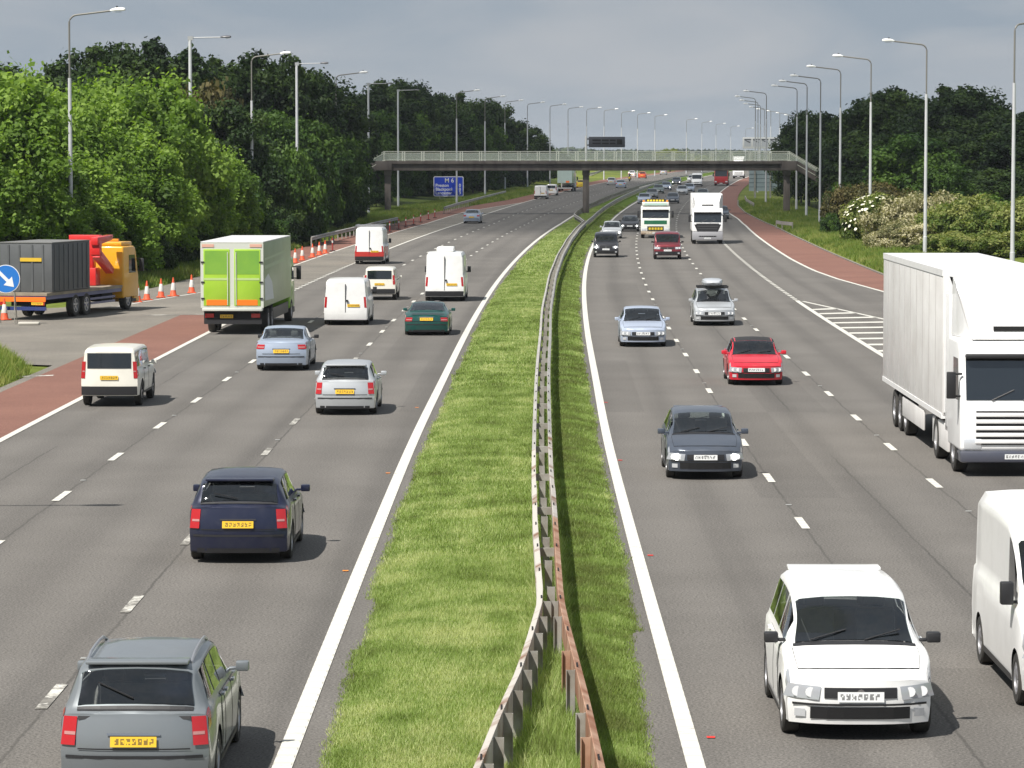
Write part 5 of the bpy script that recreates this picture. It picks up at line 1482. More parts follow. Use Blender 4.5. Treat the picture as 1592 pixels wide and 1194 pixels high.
        mb = MB(); mb.add(V, F); return mb
    def patch(s, t0, t1, q0, q1, sd, d, nt=8, nq=5, both=False, tilt=0.0, thick=True, tilt1=None):
        """raised patch on the skin; tilt slants its ends; both = spans the centre line"""
        P_ = []
        tilt1 = tilt if tilt1 is None else tilt1
        if both: cols = [(q, 1) for q in np.linspace(q0, 9, nq)] + [(q, -1) for q in np.linspace(9, q0, nq)[1:]]
        else: cols = [(q, sd) for q in np.linspace(q0, q1, nq)]
        for i in range(nt+1):
            for (q, s_) in cols:
                f = (q-q0)/max(q1-q0, 1e-6)
                a = t0 + tilt*f; b_ = t1 + tilt1*f
                t = a + (b_-a)*i/nt
                P_.append(s.S(t, q, s_) + s.nrm(t, q, s_)*d)
        n = len(cols); F = [(i*n+k, i*n+k+1, (i+1)*n+k+1, (i+1)*n+k) for i in range(nt) for k in range(n-1)]
        mb = MB(); mb.add(P_, F); return mb
    def cap_patch(s, y0, y1, z0, z1, front, d, ny=6, nz=2, slant=0.0, taper=0.0):
        P_ = []
        for i in range(nz+1):
            f = i/nz
            for k in range(ny+1):
                g = k/ny
                z = z0+(z1-z0)*f + slant*abs(y0+(y1-y0)*g)
                y = y0+(y1-y0)*g; y *= 1 - taper*(1-f)
                P_.append(s.cap(y, z, front, d))
        n = ny+1; F = [(i*n+k, i*n+k+1, (i+1)*n+k+1, (i+1)*n+k) for i in range(nz) for k in range(ny)]
        mb = MB(); mb.add(P_, F); return mb

def wheel(parent, x, y, r, wd, sd, hi=True, dark=False):
    """tyre with a rim; sd is the outward side"""
    mb = MB(); n = 24 if hi else 14
    o = MB().lathe_y([(-wd/2*sd, r*0.62), (-wd/2*sd, r*0.93), (-wd*0.4*sd, r), (wd*0.4*sd, r), (wd/2*sd, r*0.93), (wd*0.5*sd, r*0.64), (wd*0.30*sd, r*0.62)], 0, 0, n)
    rt = link('wheel', None, parent, (x, y, r))
    o.build('tyre', M_TYRE, rt, smooth=True)
    rm = MB().lathe_y([(wd*0.30*sd, r*0.66), (wd*0.47*sd, r*0.64), (wd*0.47*sd, r*0.56), (wd*0.2*sd, r*0.54), (wd*0.2*sd, 0.0)], 0, 0, n)
    ro = rm.build('rim', M_RIM if not dark else M_MATT, rt, smooth=True)
    if hi:
        sp = MB()
        for k in range(5):
            a = 2*math.pi*k/5+0.3; c, s_ = math.cos(a), math.sin(a); h = r*0.09
            y0, y1 = wd*0.2*sd, wd*0.43*sd
            q = lambda u, v, yy: (u*c-v*s_, yy, u*s_+v*c)
            sp.add([q(0, -h, y0), q(r*0.6, -h*.7, y0), q(r*0.6, h*.7, y0), q(0, h, y0), q(0, -h, y1), q(r*0.6, -h*.7, y1), q(r*0.6, h*.7, y1), q(0, h, y1)], [(0,1,2,3),(4,5,6,7),(0,1,5,4),(1,2,6,5),(2,3,7,6),(3,0,4,7)])
        sp.build('spokes', M_RIM, ro)
    return rt

def car(ty, label, cat, m, loc, heading, name='car', hi=True, lights=False, group=None, scale=1.0, plate='both', glass=None, opts=()):
    """loc is the ground point under the middle of the end that faces the camera; heading is the travel direction (unit vector)"""
    sh = Shell(ty); L_, W_ = sh.L, sh.W
    toward = heading[1] < 0                       # nose faces the camera
    hx_, hy_ = heading
    k = L_/2 if toward else -L_/2
    cx, cy = loc[0]-hx_*k*scale, loc[1]-hy_*k*scale
    sl_ = (gz(cy+1)-gz(cy-1))/2
    root = empty(name, (cx, cy, gz(cy)+0.004), math.atan2(hy_, hx_), label, cat, group)
    root.rotation_euler = (0, -math.atan(sl_)*(1 if not toward else -1), math.atan2(hy_, hx_))
    root.scale = (scale,)*3
    G = M_CLEAR if hi else M_GLASS
    sh.body(hi).build('body', m, root, smooth=True, auto=R(48))
    ub = MB().box(-L_/2+0.25, L_/2-0.25, -W_*0.44, W_*0.44, sh.zs-0.03, sh.zs+0.32)  # black box added to keep light out, so the wheel arches look dark
    for a in sh.ax: ub.box(L_/2-a*L_-sh.ra, L_/2-a*L_+sh.ra, -W_*0.46, W_*0.46, sh.zs+0.1, sh.r+sh.ra-0.01)
    ub.build('underbody_light_block', M_MATT, root)
    wq = 6.35 if not (sh.van or sh.box) else 6.6
    if hi:
        xw = L_/2-sh.ws[0]*L_; zb_ = sh.fzb(sh.ws[0]); fl_ = sh.zs+0.33; zs0 = sh.fzb(0.5)
        it = MB().prism([(xw-0.25, fl_), (xw+0.05, fl_), (xw+0.0, zb_-0.04), (xw-0.35, zb_-0.02), (xw-0.5, zb_-0.15)], -W_*0.41, W_*0.41)
        tail_x = -L_/2+0.35 if not sh.van else xw-1.5
        it.box(tail_x, xw-0.2, -W_*0.43, W_*0.43, fl_-0.02, fl_)
        if sh.van: it.box(tail_x-0.03, tail_x, -W_*0.43, W_*0.43, fl_, sh.fzt(0.5)-0.08)
        elif sh.rw and sh.rw[0] == 'top': it.box(L_/2-sh.rw[2]*L_-0.02, L_/2-sh.rw[1]*L_+0.35, -W_*0.36, W_*0.36, sh.fzb(sh.rw[2])-0.09, sh.fzb(sh.rw[2])-0.05)
        io = it.build('interior', M_INT, root)
        rows_ = [xw-0.95] + ([xw-1.85] if not sh.van and ty not in ('coupe',) else [])
        for rr, xs_ in enumerate(rows_):
            for yy in ((-0.36, 0.36) if rr == 0 else (0.0,)):
                hwid = 0.23 if rr == 0 else 0.56
                top_ = zs0+(0.28 if rr == 0 else 0.16)
                MB().prism([(xs_-0.12, fl_+0.12), (xs_+0.02, fl_+0.12), (xs_-0.10, top_), (xs_-0.22, top_)], yy-hwid, yy+hwid).box(xs_-0.1, xs_+0.38, yy-hwid, yy+hwid, fl_, fl_+0.2).build('seat', M_SEAT, io, bevel=0.04)
                for hy_2 in ((yy,) if rr == 0 else (-0.36, 0.36)):
                    MB().box(xs_-0.24, xs_-0.14, hy_2-0.12, hy_2+0.12, top_+0.01, top_+0.19).build('headrest', M_SEAT, io, bevel=0.04)
    sh.patch(sh.ws[0], sh.ws[1], wq, 9, 1, 0.012, 8, 7, both=True).build('windscreen', G, root, smooth=True)
    if sh.rw:
        if sh.rw[0] == 'top': sh.patch(sh.rw[1], sh.rw[2], 6.4, 9, 1, 0.013, 8, 7, both=True).build('rear_window', G, root, smooth=True)
        else: sh.cap_patch(-W_*0.37, W_*0.37, sh.rw[1], sh.rw[2], False, 0.008).build('rear_window', M_GLASS, root, smooth=True)
    # side glass, split at the pillars
    for sd in (1, -1):
        for a, b_, ta, tb in sh.side_cuts():
            sh.patch(a, b_, 5.16, 5.93, sd, 0.007, 6, 4, tilt=ta, tilt1=tb).build('side_window', G, root, smooth=True)
        if hi:
            dcuts = [sh.side[0]-0.005] + list(sh.sills) + ([sh.side[1]-0.06] if len(sh.sills) > 0 and not sh.van else [])
            for a, b_ in zip(dcuts[:-1], dcuts[1:]):
                lo = a+0.006; hi_ = min(b_-0.003, sh.ax[1]-sh.ra/L_-0.01) if b_ > sh.ax[1]-sh.ra/L_ else b_-0.003
                lo = max(lo, sh.ax[0]+sh.ra/L_+0.01)
                if hi_-lo < 0.05: continue
                d_ = sh.patch(lo+0.003, hi_-0.003, 0.9, 4.9, sd, 0.008, 6, 6).build('door', m, root, smooth=True)
                sh.patch(lo, hi_, 0.85, 4.93, sd, 0.0035, 6, 6).build('door_gap', M_MATT, d_)
                tH = hi_-0.02; p = sh.S(tH, 4.2, sd); nn = sh.nrm(tH, 4.2, sd)
                MB().box(p.x-0.0, p.x+0.16, p.y+min(0, sd*0.04), p.y+max(0, sd*0.04), p.z-0.015, p.z+0.015).build('handle', M_BLACK if 'plain' in opts else m, d_)
        # door mirrors
        tm = sh.side[0]+0.03; p = sh.S(tm, 5.0, sd)
        if sh.van: mh = (0.17, 0.14, 0.30)
        else: mh = (0.16, 0.10, 0.12)
        mi = MB().box(p.x-0.02, p.x+mh[1], p.y+min(sd*0.05, sd*(0.05+mh[0])), p.y+max(sd*0.05, sd*(0.05+mh[0])), p.z+0.02, p.z+0.02+mh[2])
        mi.box(p.x+0.02, p.x+0.08, p.y+min(-sd*0.04, sd*0.06), p.y+max(-sd*0.04, sd*0.06), p.z+0.03, p.z+0.07)
        mi.build('mirror', M_BLACK if ('blackmirror' in opts or sh.van) else m, root, bevel=0.025)
    # nose: grille, lower intake, lights, plate
    z0 = sh.fzb(0)
    fs = 0.80 if sh.box else 0.62 if not sh.van else 0.85
    zl_ = sh.zs
    yl = W_*0.5*0.945
    sh.cap_patch(-W_*0.24, W_*0.24, z0-0.17, z0-0.05, True, 0.007).build('grille', M_BLACK if 'chromegrille' not in opts else M_CHROME, root)
    sh.cap_patch(-W_*0.33, W_*0.33, zl_+0.06, zl_+0.2, True, 0.008).build('lower_intake', M_MATT, root)
    for sd in (1, -1):
        hl = sh.cap_patch(sd*W_*0.26, sd*yl, z0-0.215, z0-0.065, True, 0.009, slant=0.055, taper=-0.06)
        b0 = len(hl.v)
        hp = sh.patch(0.0, 0.055, 3.0, 4.75, sd, 0.008, 4, 3)
        hl.add(hp.v, hp.f)
        ho = hl.build('headlight', M_HEADL, root, smooth=True)
        if hi:
            for yy in (0.33, 0.415):
                c = sh.cap(sd*W_*yy, z0-0.105, True, 0.014)
                MB().add([(c.x, c.y+0.058*math.cos(2*math.pi*i/12), c.z+0.058*math.sin(2*math.pi*i/12)) for i in range(12)], [tuple(range(12))]).build('reflector', mat('reflector_bowl', (0.78, 0.79, 0.80), 0.25), ho)
        if lights:
            c = sh.cap(sd*W_*0.37, z0-0.105, True, 0.02)
            MB().add([(c.x+0.005, c.y+0.075*math.cos(2*math.pi*i/10), c.z+0.075*math.sin(2*math.pi*i/10)) for i in range(10)], [tuple(range(10))]).build('lit_bulb', M_LIT, ho)
    if hi:
        # cowl below the screen, bonnet shut lines
        sh.patch(sh.ws[0]-0.022, sh.ws[0]-0.002, wq-0.2, 9, 1, 0.006, 2, 7, both=True).build('cowl', M_BLACK, root, smooth=True)
        if not sh.van:
            sh.patch(0.040, sh.ws[0]-0.03, 6.05, 9, 1, 0.003, 8, 6, both=True).build('bonnet_gap', M_MATT, root)
            sh.patch(0.044, sh.ws[0]-0.034, 6.10, 9, 1, 0.007, 8, 6, both=True).build('bonnet', m, root, smooth=True)
        for yy in (-0.5, 0.12):
            p0 = sh.S(sh.ws[0]-0.004, 8.6, 1); p1 = sh.S(sh.ws[0]+0.03, 8.4, 1)
            MB().tube([(p0.x, yy, p0.z+0.02), (p1.x, yy+0.42, p1.z+0.035)], 0.009, 5).build('wiper', M_BLACK, root)
        for sd in (1, -1):
            sh.patch(sh.ax[0]+(sh.ra+.02)/L_, sh.ax[1]-(sh.ra+.02)/L_, 0.0, 0.5, sd, 0.012, 8, 3).build('sill', M_BLACK, root, smooth=True)
            sh.cap_patch(sd*W_*0.36, sd*W_*0.43, zl_+0.08, zl_+0.17, True, 0.012, 2, 1).build('fog_light', M_HEAD, root)
        c = sh.cap(0, z0-0.11, True, 0.016)
        MB().add([(c.x, 0.045*math.cos(2*math.pi*i/12), c.z+0.045*math.sin(2*math.pi*i/12)) for i in range(12)], [tuple(range(12))]).build('badge', M_CHROME, root)
    # tail: lights, plate, bumper
    zr_ = sh.fzb(1)
    if sh.van: tl = (W_*0.405, W_*0.452, 0.75, 1.2)
    elif sh.box: tl = (W_*0.395, W_*0.458, 0.82, 1.3)
    elif ty in ('hatch', 'estate', 'supermini'): tl = (W_*0.365, W_*0.455, zr_-0.33, zr_-0.015)
    else: tl = (W_*0.31, W_*0.455, zr_-0.19, zr_-0.04)
    for sd in (1, -1):
        to = sh.cap_patch(sd*tl[0], sd*tl[1], tl[2], tl[3], False, 0.009, slant=0.0, taper=-0.04)
        if not sh.van:
            tp = sh.patch(0.945, 1.0, 3.1, 4.8, sd, 0.009, 4, 3); to.add(tp.v, tp.f)
        to_ = to.build('tail_light', M_TAIL, root, smooth=True)
        if hi and not sh.van:
            zm = tl[2]+(tl[3]-tl[2])*0.42
            sh.cap_patch(sd*(tl[0]+0.02), sd*(tl[1]-0.01), zm-0.018, zm+0.018, False, 0.013, 3, 1).build('reversing_light', mat('pale_red_lens', (0.42, 0.20, 0.19), 0.2), to_)
    zp = 0.60 if not (sh.van or sh.box) else 0.78
    bumper_m = M_BLACK if ('plain' in opts or sh.van and 'bodybumper' not in opts) else m
    sh.cap_patch(-W_*0.47, W_*0.47, zl_+0.02, zl_+0.27, False, 0.022).build('rear_bumper', bumper_m, root, smooth=True)
    if 'plain' in opts or sh.van: sh.cap_patch(-W_*0.47, W_*0.47, zl_+0.02, zl_+0.25, True, 0.012).build('front_bumper', bumper_m, root, smooth=True)
    if toward or hi:
        zf = zl_+0.26 if not sh.van else 0.5
        mb = sh.cap_patch(-0.26, 0.26, zf, zf+0.115, True, 0.02, 2, 1); mb.build('number_plate', M_PLATEW, root)
    if not toward or hi:
        yo = -W_*0.18 if sh.van else 0
        mb = sh.cap_patch(yo-0.26, yo+0.26, zp, zp+0.115, False, 0.026, 2, 1); mb.build('number_plate', M_PLATEY, root)
    if sh.van:
        mb = MB()
        a = sh.cap(0, 0.6, False, 0.004); b_ = sh.cap(0, sh.fzt(1)-0.12, False, 0.004)
        mb.box(min(a.x, b_.x)-0.006, max(a.x, b_.x), -0.012, 0.012, 0.55, sh.fzt(1)-0.1)
        mb.build('door_seam', M_BLACK, root)
        mb = MB().box(a.x-0.05, a.x, -0.12, -0.03, 1.0, 1.08); mb.build('door_handle', M_BLACK, root)
    elif hi:
        if not sh.box:
            # tailgate shut line, valance and badge
            sh.cap_patch(-W_*0.36, W_*0.36, zp-0.035, zp-0.02, False, 0.012, 6, 1).build('tailgate_gap', M_MATT, root)
            sh.cap_patch(-W_*0.40, W_*0.40, zl_-0.01, zl_+0.07, False, 0.026, 6, 1).build('valance', M_BLACK, root)
            sh.cap_patch(-W_*0.44, W_*0.44, zl_+0.265, zl_+0.30, False, 0.024, 8, 1).build('bumper_strip', M_BLACK, root)
            sh.cap_patch(-W_*0.445, W_*0.445, zl_+0.215, zl_+0.24, True, 0.012, 8, 1).build('bumper_strip', M_BLACK, root)
            sh.cap_patch(-0.30, 0.30, zp+0.125, zp+0.15, False, 0.016, 4, 1).build('plate_trim', M_CHROME if ty != 'hatch' else M_BLACK, root)
        if ty in ('hatch', 'estate', 'supermini'):
            p0 = sh.S(sh.rw[2]-0.004, 8.9, 1); p1 = sh.S(sh.rw[2]-0.02, 8.2, 1)
            MB().tube([(p0.x-0.03, 0.02, p0.z+0.03), (p1.x-0.05, 0.42, p1.z+0.035)], 0.010, 5).build('rear_wiper', M_BLACK, root)
            q0 = sh.S(0.868, 9, 1)
            MB().box(q0.x-0.2, q0.x+0.1, -W_*.33, W_*.33, q0.z-0.02, q0.z+0.02).build('roof_spoiler', m, root, bevel=0.012)
        if ty in ('hatch', 'estate', 'supermini') and not toward:
            p = sh.patch(sh.rw[2]+0.003, sh.rw[2]+0.016, 6.4, 9, 1, 0.012, 2, 5, both=True); p.build('boot_trim', M_BLACK, root)
    wt = 0.2 if not sh.van else 0.22
    for a in sh.ax:
        for sd in (1, -1): wheel(root, L_/2-a*L_, sd*(W_/2-wt/2-0.012), sh.r, wt, sd, hi, dark=('plain' in opts))
    if 'roofrails' in opts:
        for sd in (1, -1):
            pts = [sh.S(t, 7.0, sd) + Vector((0, 0, 0.05)) for t in np.linspace(sh.ws[1]+0.04, 0.86, 6)]
            pts[0].z -= 0.05; pts[-1].z -= 0.05
            MB().tube(pts, 0.018, 6).build('roof_rail', M_RIM, root, smooth=True)
    if 'roofbox' in opts:
        zc = sh.fzt(0.6)
        mb = MB(); vs = []; fs_ = []; n = 12
        for i, (u, a, b_) in enumerate(((-1, .0, .0), (-.96, .55, .6), (-.6, .9, .95), (0, 1, 1), (.6, .85, .8), (.9, .6, .45), (1, .1, .05))):
            for q in range(n):
                th = 2*math.pi*q/n; cy_ = abs(math.cos(th))**.6*math.copysign(1, math.cos(th)); cz_ = abs(math.sin(th))**.6*math.copysign(1, math.sin(th))
                vs.append((u*1.0-0.2, cy_*0.46*max(a, .02), zc+0.22+cz_*0.17*max(b_, .02)))
        for i in range(6):
            for q in range(n): l = (q+1) % n; fs_.append((i*n+q, i*n+l, (i+1)*n+l, (i+1)*n+q))
        mb.add(vs, fs_).build('roof_box', paint('roof_box_grey', (0.42, 0.44, 0.47)), root, smooth=True)
        MB().box(0.25, 0.31, -W_*.38, W_*.38, zc-0.02, zc+0.08).box(-0.65, -0.59, -W_*.38, W_*.38, zc-0.02, zc+0.08).build('roof_bar', M_BLACK, root)
    if 'softtop' in opts:
        sh.patch(0.432, 0.79, 6.02, 9, 1, 0.006, 12, 6, both=True).build('soft_top', mat('black_canvas', (0.02, 0.02, 0.022), 0.9), root, smooth=True)
        for sd in (1, -1): sh.patch(0.70, 0.80, 5.1, 6.05, sd, 0.006, 5, 4, tilt=0.01, tilt1=-0.03).build('soft_top', mat('black_canvas', (0.02, 0.02, 0.022), 0.9), root, smooth=True)
    if 'spoiler' in opts:
        MB().box(-L_/2+0.12, -L_/2+0.34, -W_*.36, W_*.36, 0.93, 0.97).build('spoiler', m, root, bevel=0.015)
    if 'roofpod' in opts:
        zc = sh.fzt(0.75)
        MB().box(-1.9, -0.3, -0.42, 0.42, zc-0.01, zc+0.22).build('roof_unit', M_LAMPW, root, bevel=0.06)
    if 'roofrack' in opts:
        zc = sh.fzt(0.7); mb = MB()
        for xx in (-2.3, -1.5, -0.7, 0.1): mb.box(xx-0.03, xx+0.03, -W_*.46, W_*.46, zc+0.02, zc+0.12)
        for yy in (-W_*.46, W_*.46-0.05): mb.box(-2.5, 0.3, yy, yy+0.05, zc+0.08, zc+0.14)
        mb.build('roof_rack', M_RIM, root)
    if 'band' in opts:                                # coloured lower body of the red and white van
        mr = paint('van_red', (0.45, 0.025, 0.02))
        sh.cap_patch(-W_*0.478, W_*0.478, 0.28, 0.82, False, 0.012).build('lower_panel', mr, root, smooth=True)
        for sd in (1, -1): sh.patch(0.34, 0.985, 1.2, 3.4, sd, 0.006, 14, 5).build('lower_panel', mr, root, smooth=True)
    return root

M_HEADL = mat('headlight_lens', (0.42, 0.44, 0.47), 0.1, 0.2, coat=0.8)
def lit_mat():
    m, t, b = _nodes('lit_headlamp'); b.inputs['Emission Color'].default_value = (1, 0.97, 0.9, 1); b.inputs['Emission Strength'].default_value = 6.0; return m
M_LIT = lit_mat()

PW = paint('white_paint', (0.80, 0.80, 0.79), 0.0, 0.3)
PWC = paint('cream_white_paint', (0.74, 0.72, 0.64), 0.0, 0.35)
PS = paint('silver_paint', (0.50, 0.52, 0.54), 0.45, 0.3)
PSB = paint('blue_silver_paint', (0.36, 0.42, 0.52), 0.4, 0.3)
PSL = paint('light_blue_paint', (0.44, 0.50, 0.62), 0.35, 0.3)
PMG = paint('mid_grey_paint', (0.20, 0.22, 0.235), 0.4, 0.3)
PG = paint('grey_paint', (0.16, 0.17, 0.18), 0.4, 0.3)
PDB = paint('dark_slate_paint', (0.075, 0.09, 0.12), 0.4, 0.28)
PNB = paint('navy_paint', (0.011, 0.015, 0.042), 0.3, 0.25)
PGR = paint('dark_green_paint', (0.006, 0.075, 0.065), 0.3, 0.22)
PR = paint('red_paint', (0.55, 0.012, 0.03), 0.05, 0.28)
PDR = paint('dark_red_paint', (0.17, 0.010, 0.020), 0.25, 0.28)
PK = paint('black_paint', (0.022, 0.022, 0.028), 0.2, 0.25)
PGG = paint('grey_green_paint', (0.13, 0.17, 0.16), 0.4, 0.3)
PY = paint('yellow_paint', (0.62, 0.46, 0.02), 0.0, 0.3)
POR = paint('orange_red_paint', (0.55, 0.07, 0.015), 0.0, 0.3)

def hd(Y, away): 
    s = dC(Y); n = math.hypot(1, s)
    return (s/n, 1/n) if away else (-s/n, -1/n)
def vpx(px, py, away):
    X, Y = at(px, py); return (X, Y), hd(Y, away)

# --- left carriageway, driving away
def A(ty, label, m, px, py, **kw):
    l, h = vpx(px, py, True); return car(ty, label, kw.pop('cat', 'car'), m, l, h, **kw)
def B(ty, label, m, px, py, **kw):
    l, h = vpx(px, py, False); return car(ty, label, kw.pop('cat', 'car'), m, l, h, **kw)
A('estate', 'grey estate car cut off by the bottom left edge of the picture', PMG, 208, 1244, opts=('roofrails',), name='estate_car')
A('hatch', 'dark navy blue hatchback with yellow rear plate in the lane beside the central grass', PNB, 370, 877, name='hatchback', scale=1.06)
A('hatch', 'bright silver hatchback behind the green coupe, nearest of the two silver cars going away', PS, 536, 646, name='hatchback')
A('saloon', 'silver car with red tail lights in the middle lane behind the small white van', PSB, 437, 577, name='saloon_car', opts=('blackmirror',))
A('jeep', 'small boxy white off road vehicle at the edge of the red hard shoulder', PWC, 170, 633, name='off_road_car', opts=('plain',), scale=1.0)
A('smallvan', 'white panel van just right of the green box lorry', PW, 537, 506, cat='van', name='panel_van', opts=('bodybumper',))
A('jeep', 'cream white car with a large black rear window ahead of the white panel van', PWC, 590, 467, name='off_road_car', opts=('plain',), scale=0.95)
A('bigvan', 'tall white van with a low white box on its roof, beside the grass', PW, 691, 469, cat='van', name='panel_van', opts=('roofpod',))
A('coupe', 'dark green sports coupe following the tall white van', PGR, 663, 522, name='coupe', opts=('spoiler',))
A('bigvan', 'red and white van with a roof rack at the start of the merging slip lane', PW, 574, 411, cat='van', name='panel_van', opts=('band', 'roofrack'))
A('saloon', 'lone silver car on the empty road between the slip and the blue sign', PSB, 733, 347.5, name='saloon_car')
A('smallvan', 'small white van under the footbridge left of the middle pillar', PW, 840, 309.5, cat='van', name='panel_van', hi=False)
A('jeep', 'white pick up behind the pale green lorry under the footbridge', PW, 857, 304, name='off_road_car', hi=False)
A('hatch', 'yellow car just left of the middle footbridge pillar', PY, 903, 292, name='hatchback', hi=False)
A('hatch', 'left of two pale silver cars side by side beyond the middle pillar', PS, 950, 288, name='hatchback', hi=False)
A('saloon', 'right of two pale silver cars side by side beyond the middle pillar', PSB, 964.5, 292.5, name='saloon_car', hi=False)
A('estate', 'white car ahead of the motorcycle beyond the footbridge', PW, 982, 275.5, name='estate_car', hi=False)
A('estate', 'orange red car beyond the footbridge right of the motorcycle', POR, 998, 277.5, name='estate_car', hi=False)
A('saloon', 'most distant silver car on the sunlit bend going away', PS, 1031, 271.5, name='saloon_car', hi=False)
# --- right carriageway, coming towards the camera
B('supermini', 'large white hatchback nearest the camera at the bottom right', PW, 1338, 1154, name='hatchback', scale=1.10, opts=('blackmirror',))
B('bigvan', 'white van cut off by the right picture edge beside the near white car', PW, 1712, 1112, cat='van', name='panel_van', opts=('bodybumper',))
B('hatch', 'dark slate grey hatchback with bright headlights in the lane beside the grass', PDB, 1097, 747, name='hatchback', lights=True)
B('convertible', 'bright red convertible with a closed black soft top in the middle lane', PR, 1176, 600, name='convertible', opts=('softtop',))
B('saloon', 'pale blue silver saloon in the lane beside the central grass', PSL, 1000, 540, name='saloon_car')
B('estate', 'silver estate car carrying a grey roof box', PS, 1111, 507, name='estate_car', opts=('roofbox',))
B('suv', 'dark red off road car in front of the green and white lorry', PDR, 1038, 403.5, name='off_road_car', opts=('plain', 'blackmirror'))
B('suv', 'black car with lit headlights nearest of the queue beside the grass', PK, 942, 400.5, name='off_road_car', lights=True, opts=('blackmirror',), scale=0.93)
B('hatch', 'silver car right behind the black one in the lane beside the grass', PS, 951, 371, name='hatchback', lights=True)
B('hatch', 'black car with lit headlights left of the green and white lorry', PK, 979, 360, name='hatchback', lights=True)
B('saloon', 'pale blue car behind the left shoulder of the green and white lorry', PSL, 1001, 317, name='saloon_car', hi=False)
B('saloon', 'dark grey car behind the pale blue one in the far queue', PG, 1013, 308.5, name='saloon_car', hi=False)
B('hatch', 'grey car behind the dark grey one in the far queue', PGG, 1023, 301, name='hatchback', hi=False)
B('saloon', 'silver grey car with a lit headlight farther up the queue beside the grass', PSB, 1035, 296, name='saloon_car', hi=False, lights=True)
B('hatch', 'dark car with two bright headlights at the far end of the queue', PDB, 1051, 287.5, name='hatchback', hi=False, lights=True)
B('hatch', 'dark blue hatchback behind the right shoulder of the green and white lorry', PDB, 1045.5, 316.5, name='hatchback', hi=False)
B('saloon', 'pale silver saloon in the middle lane behind the dark blue hatchback', PS, 1060, 303, name='saloon_car', hi=False)
B('saloon', 'blue grey saloon beside and behind the pale silver saloon', PSB, 1071, 299, name='saloon_car', hi=False)
B('bigvan', 'white van coming under the footbridge in the middle lane', PW, 1083, 290, cat='van', name='panel_van', hi=False)
B('estate', 'white car half hidden behind the white van under the footbridge', PW, 1075, 284, name='estate_car', hi=False)
B('saloon', 'grey green car behind the roof of the white box lorry', PGG, 1092, 309, name='saloon_car', hi=False)
B('saloon', 'dark car half hidden to the right of the white box lorry', PDB, 1121, 341, name='saloon_car', hi=False)

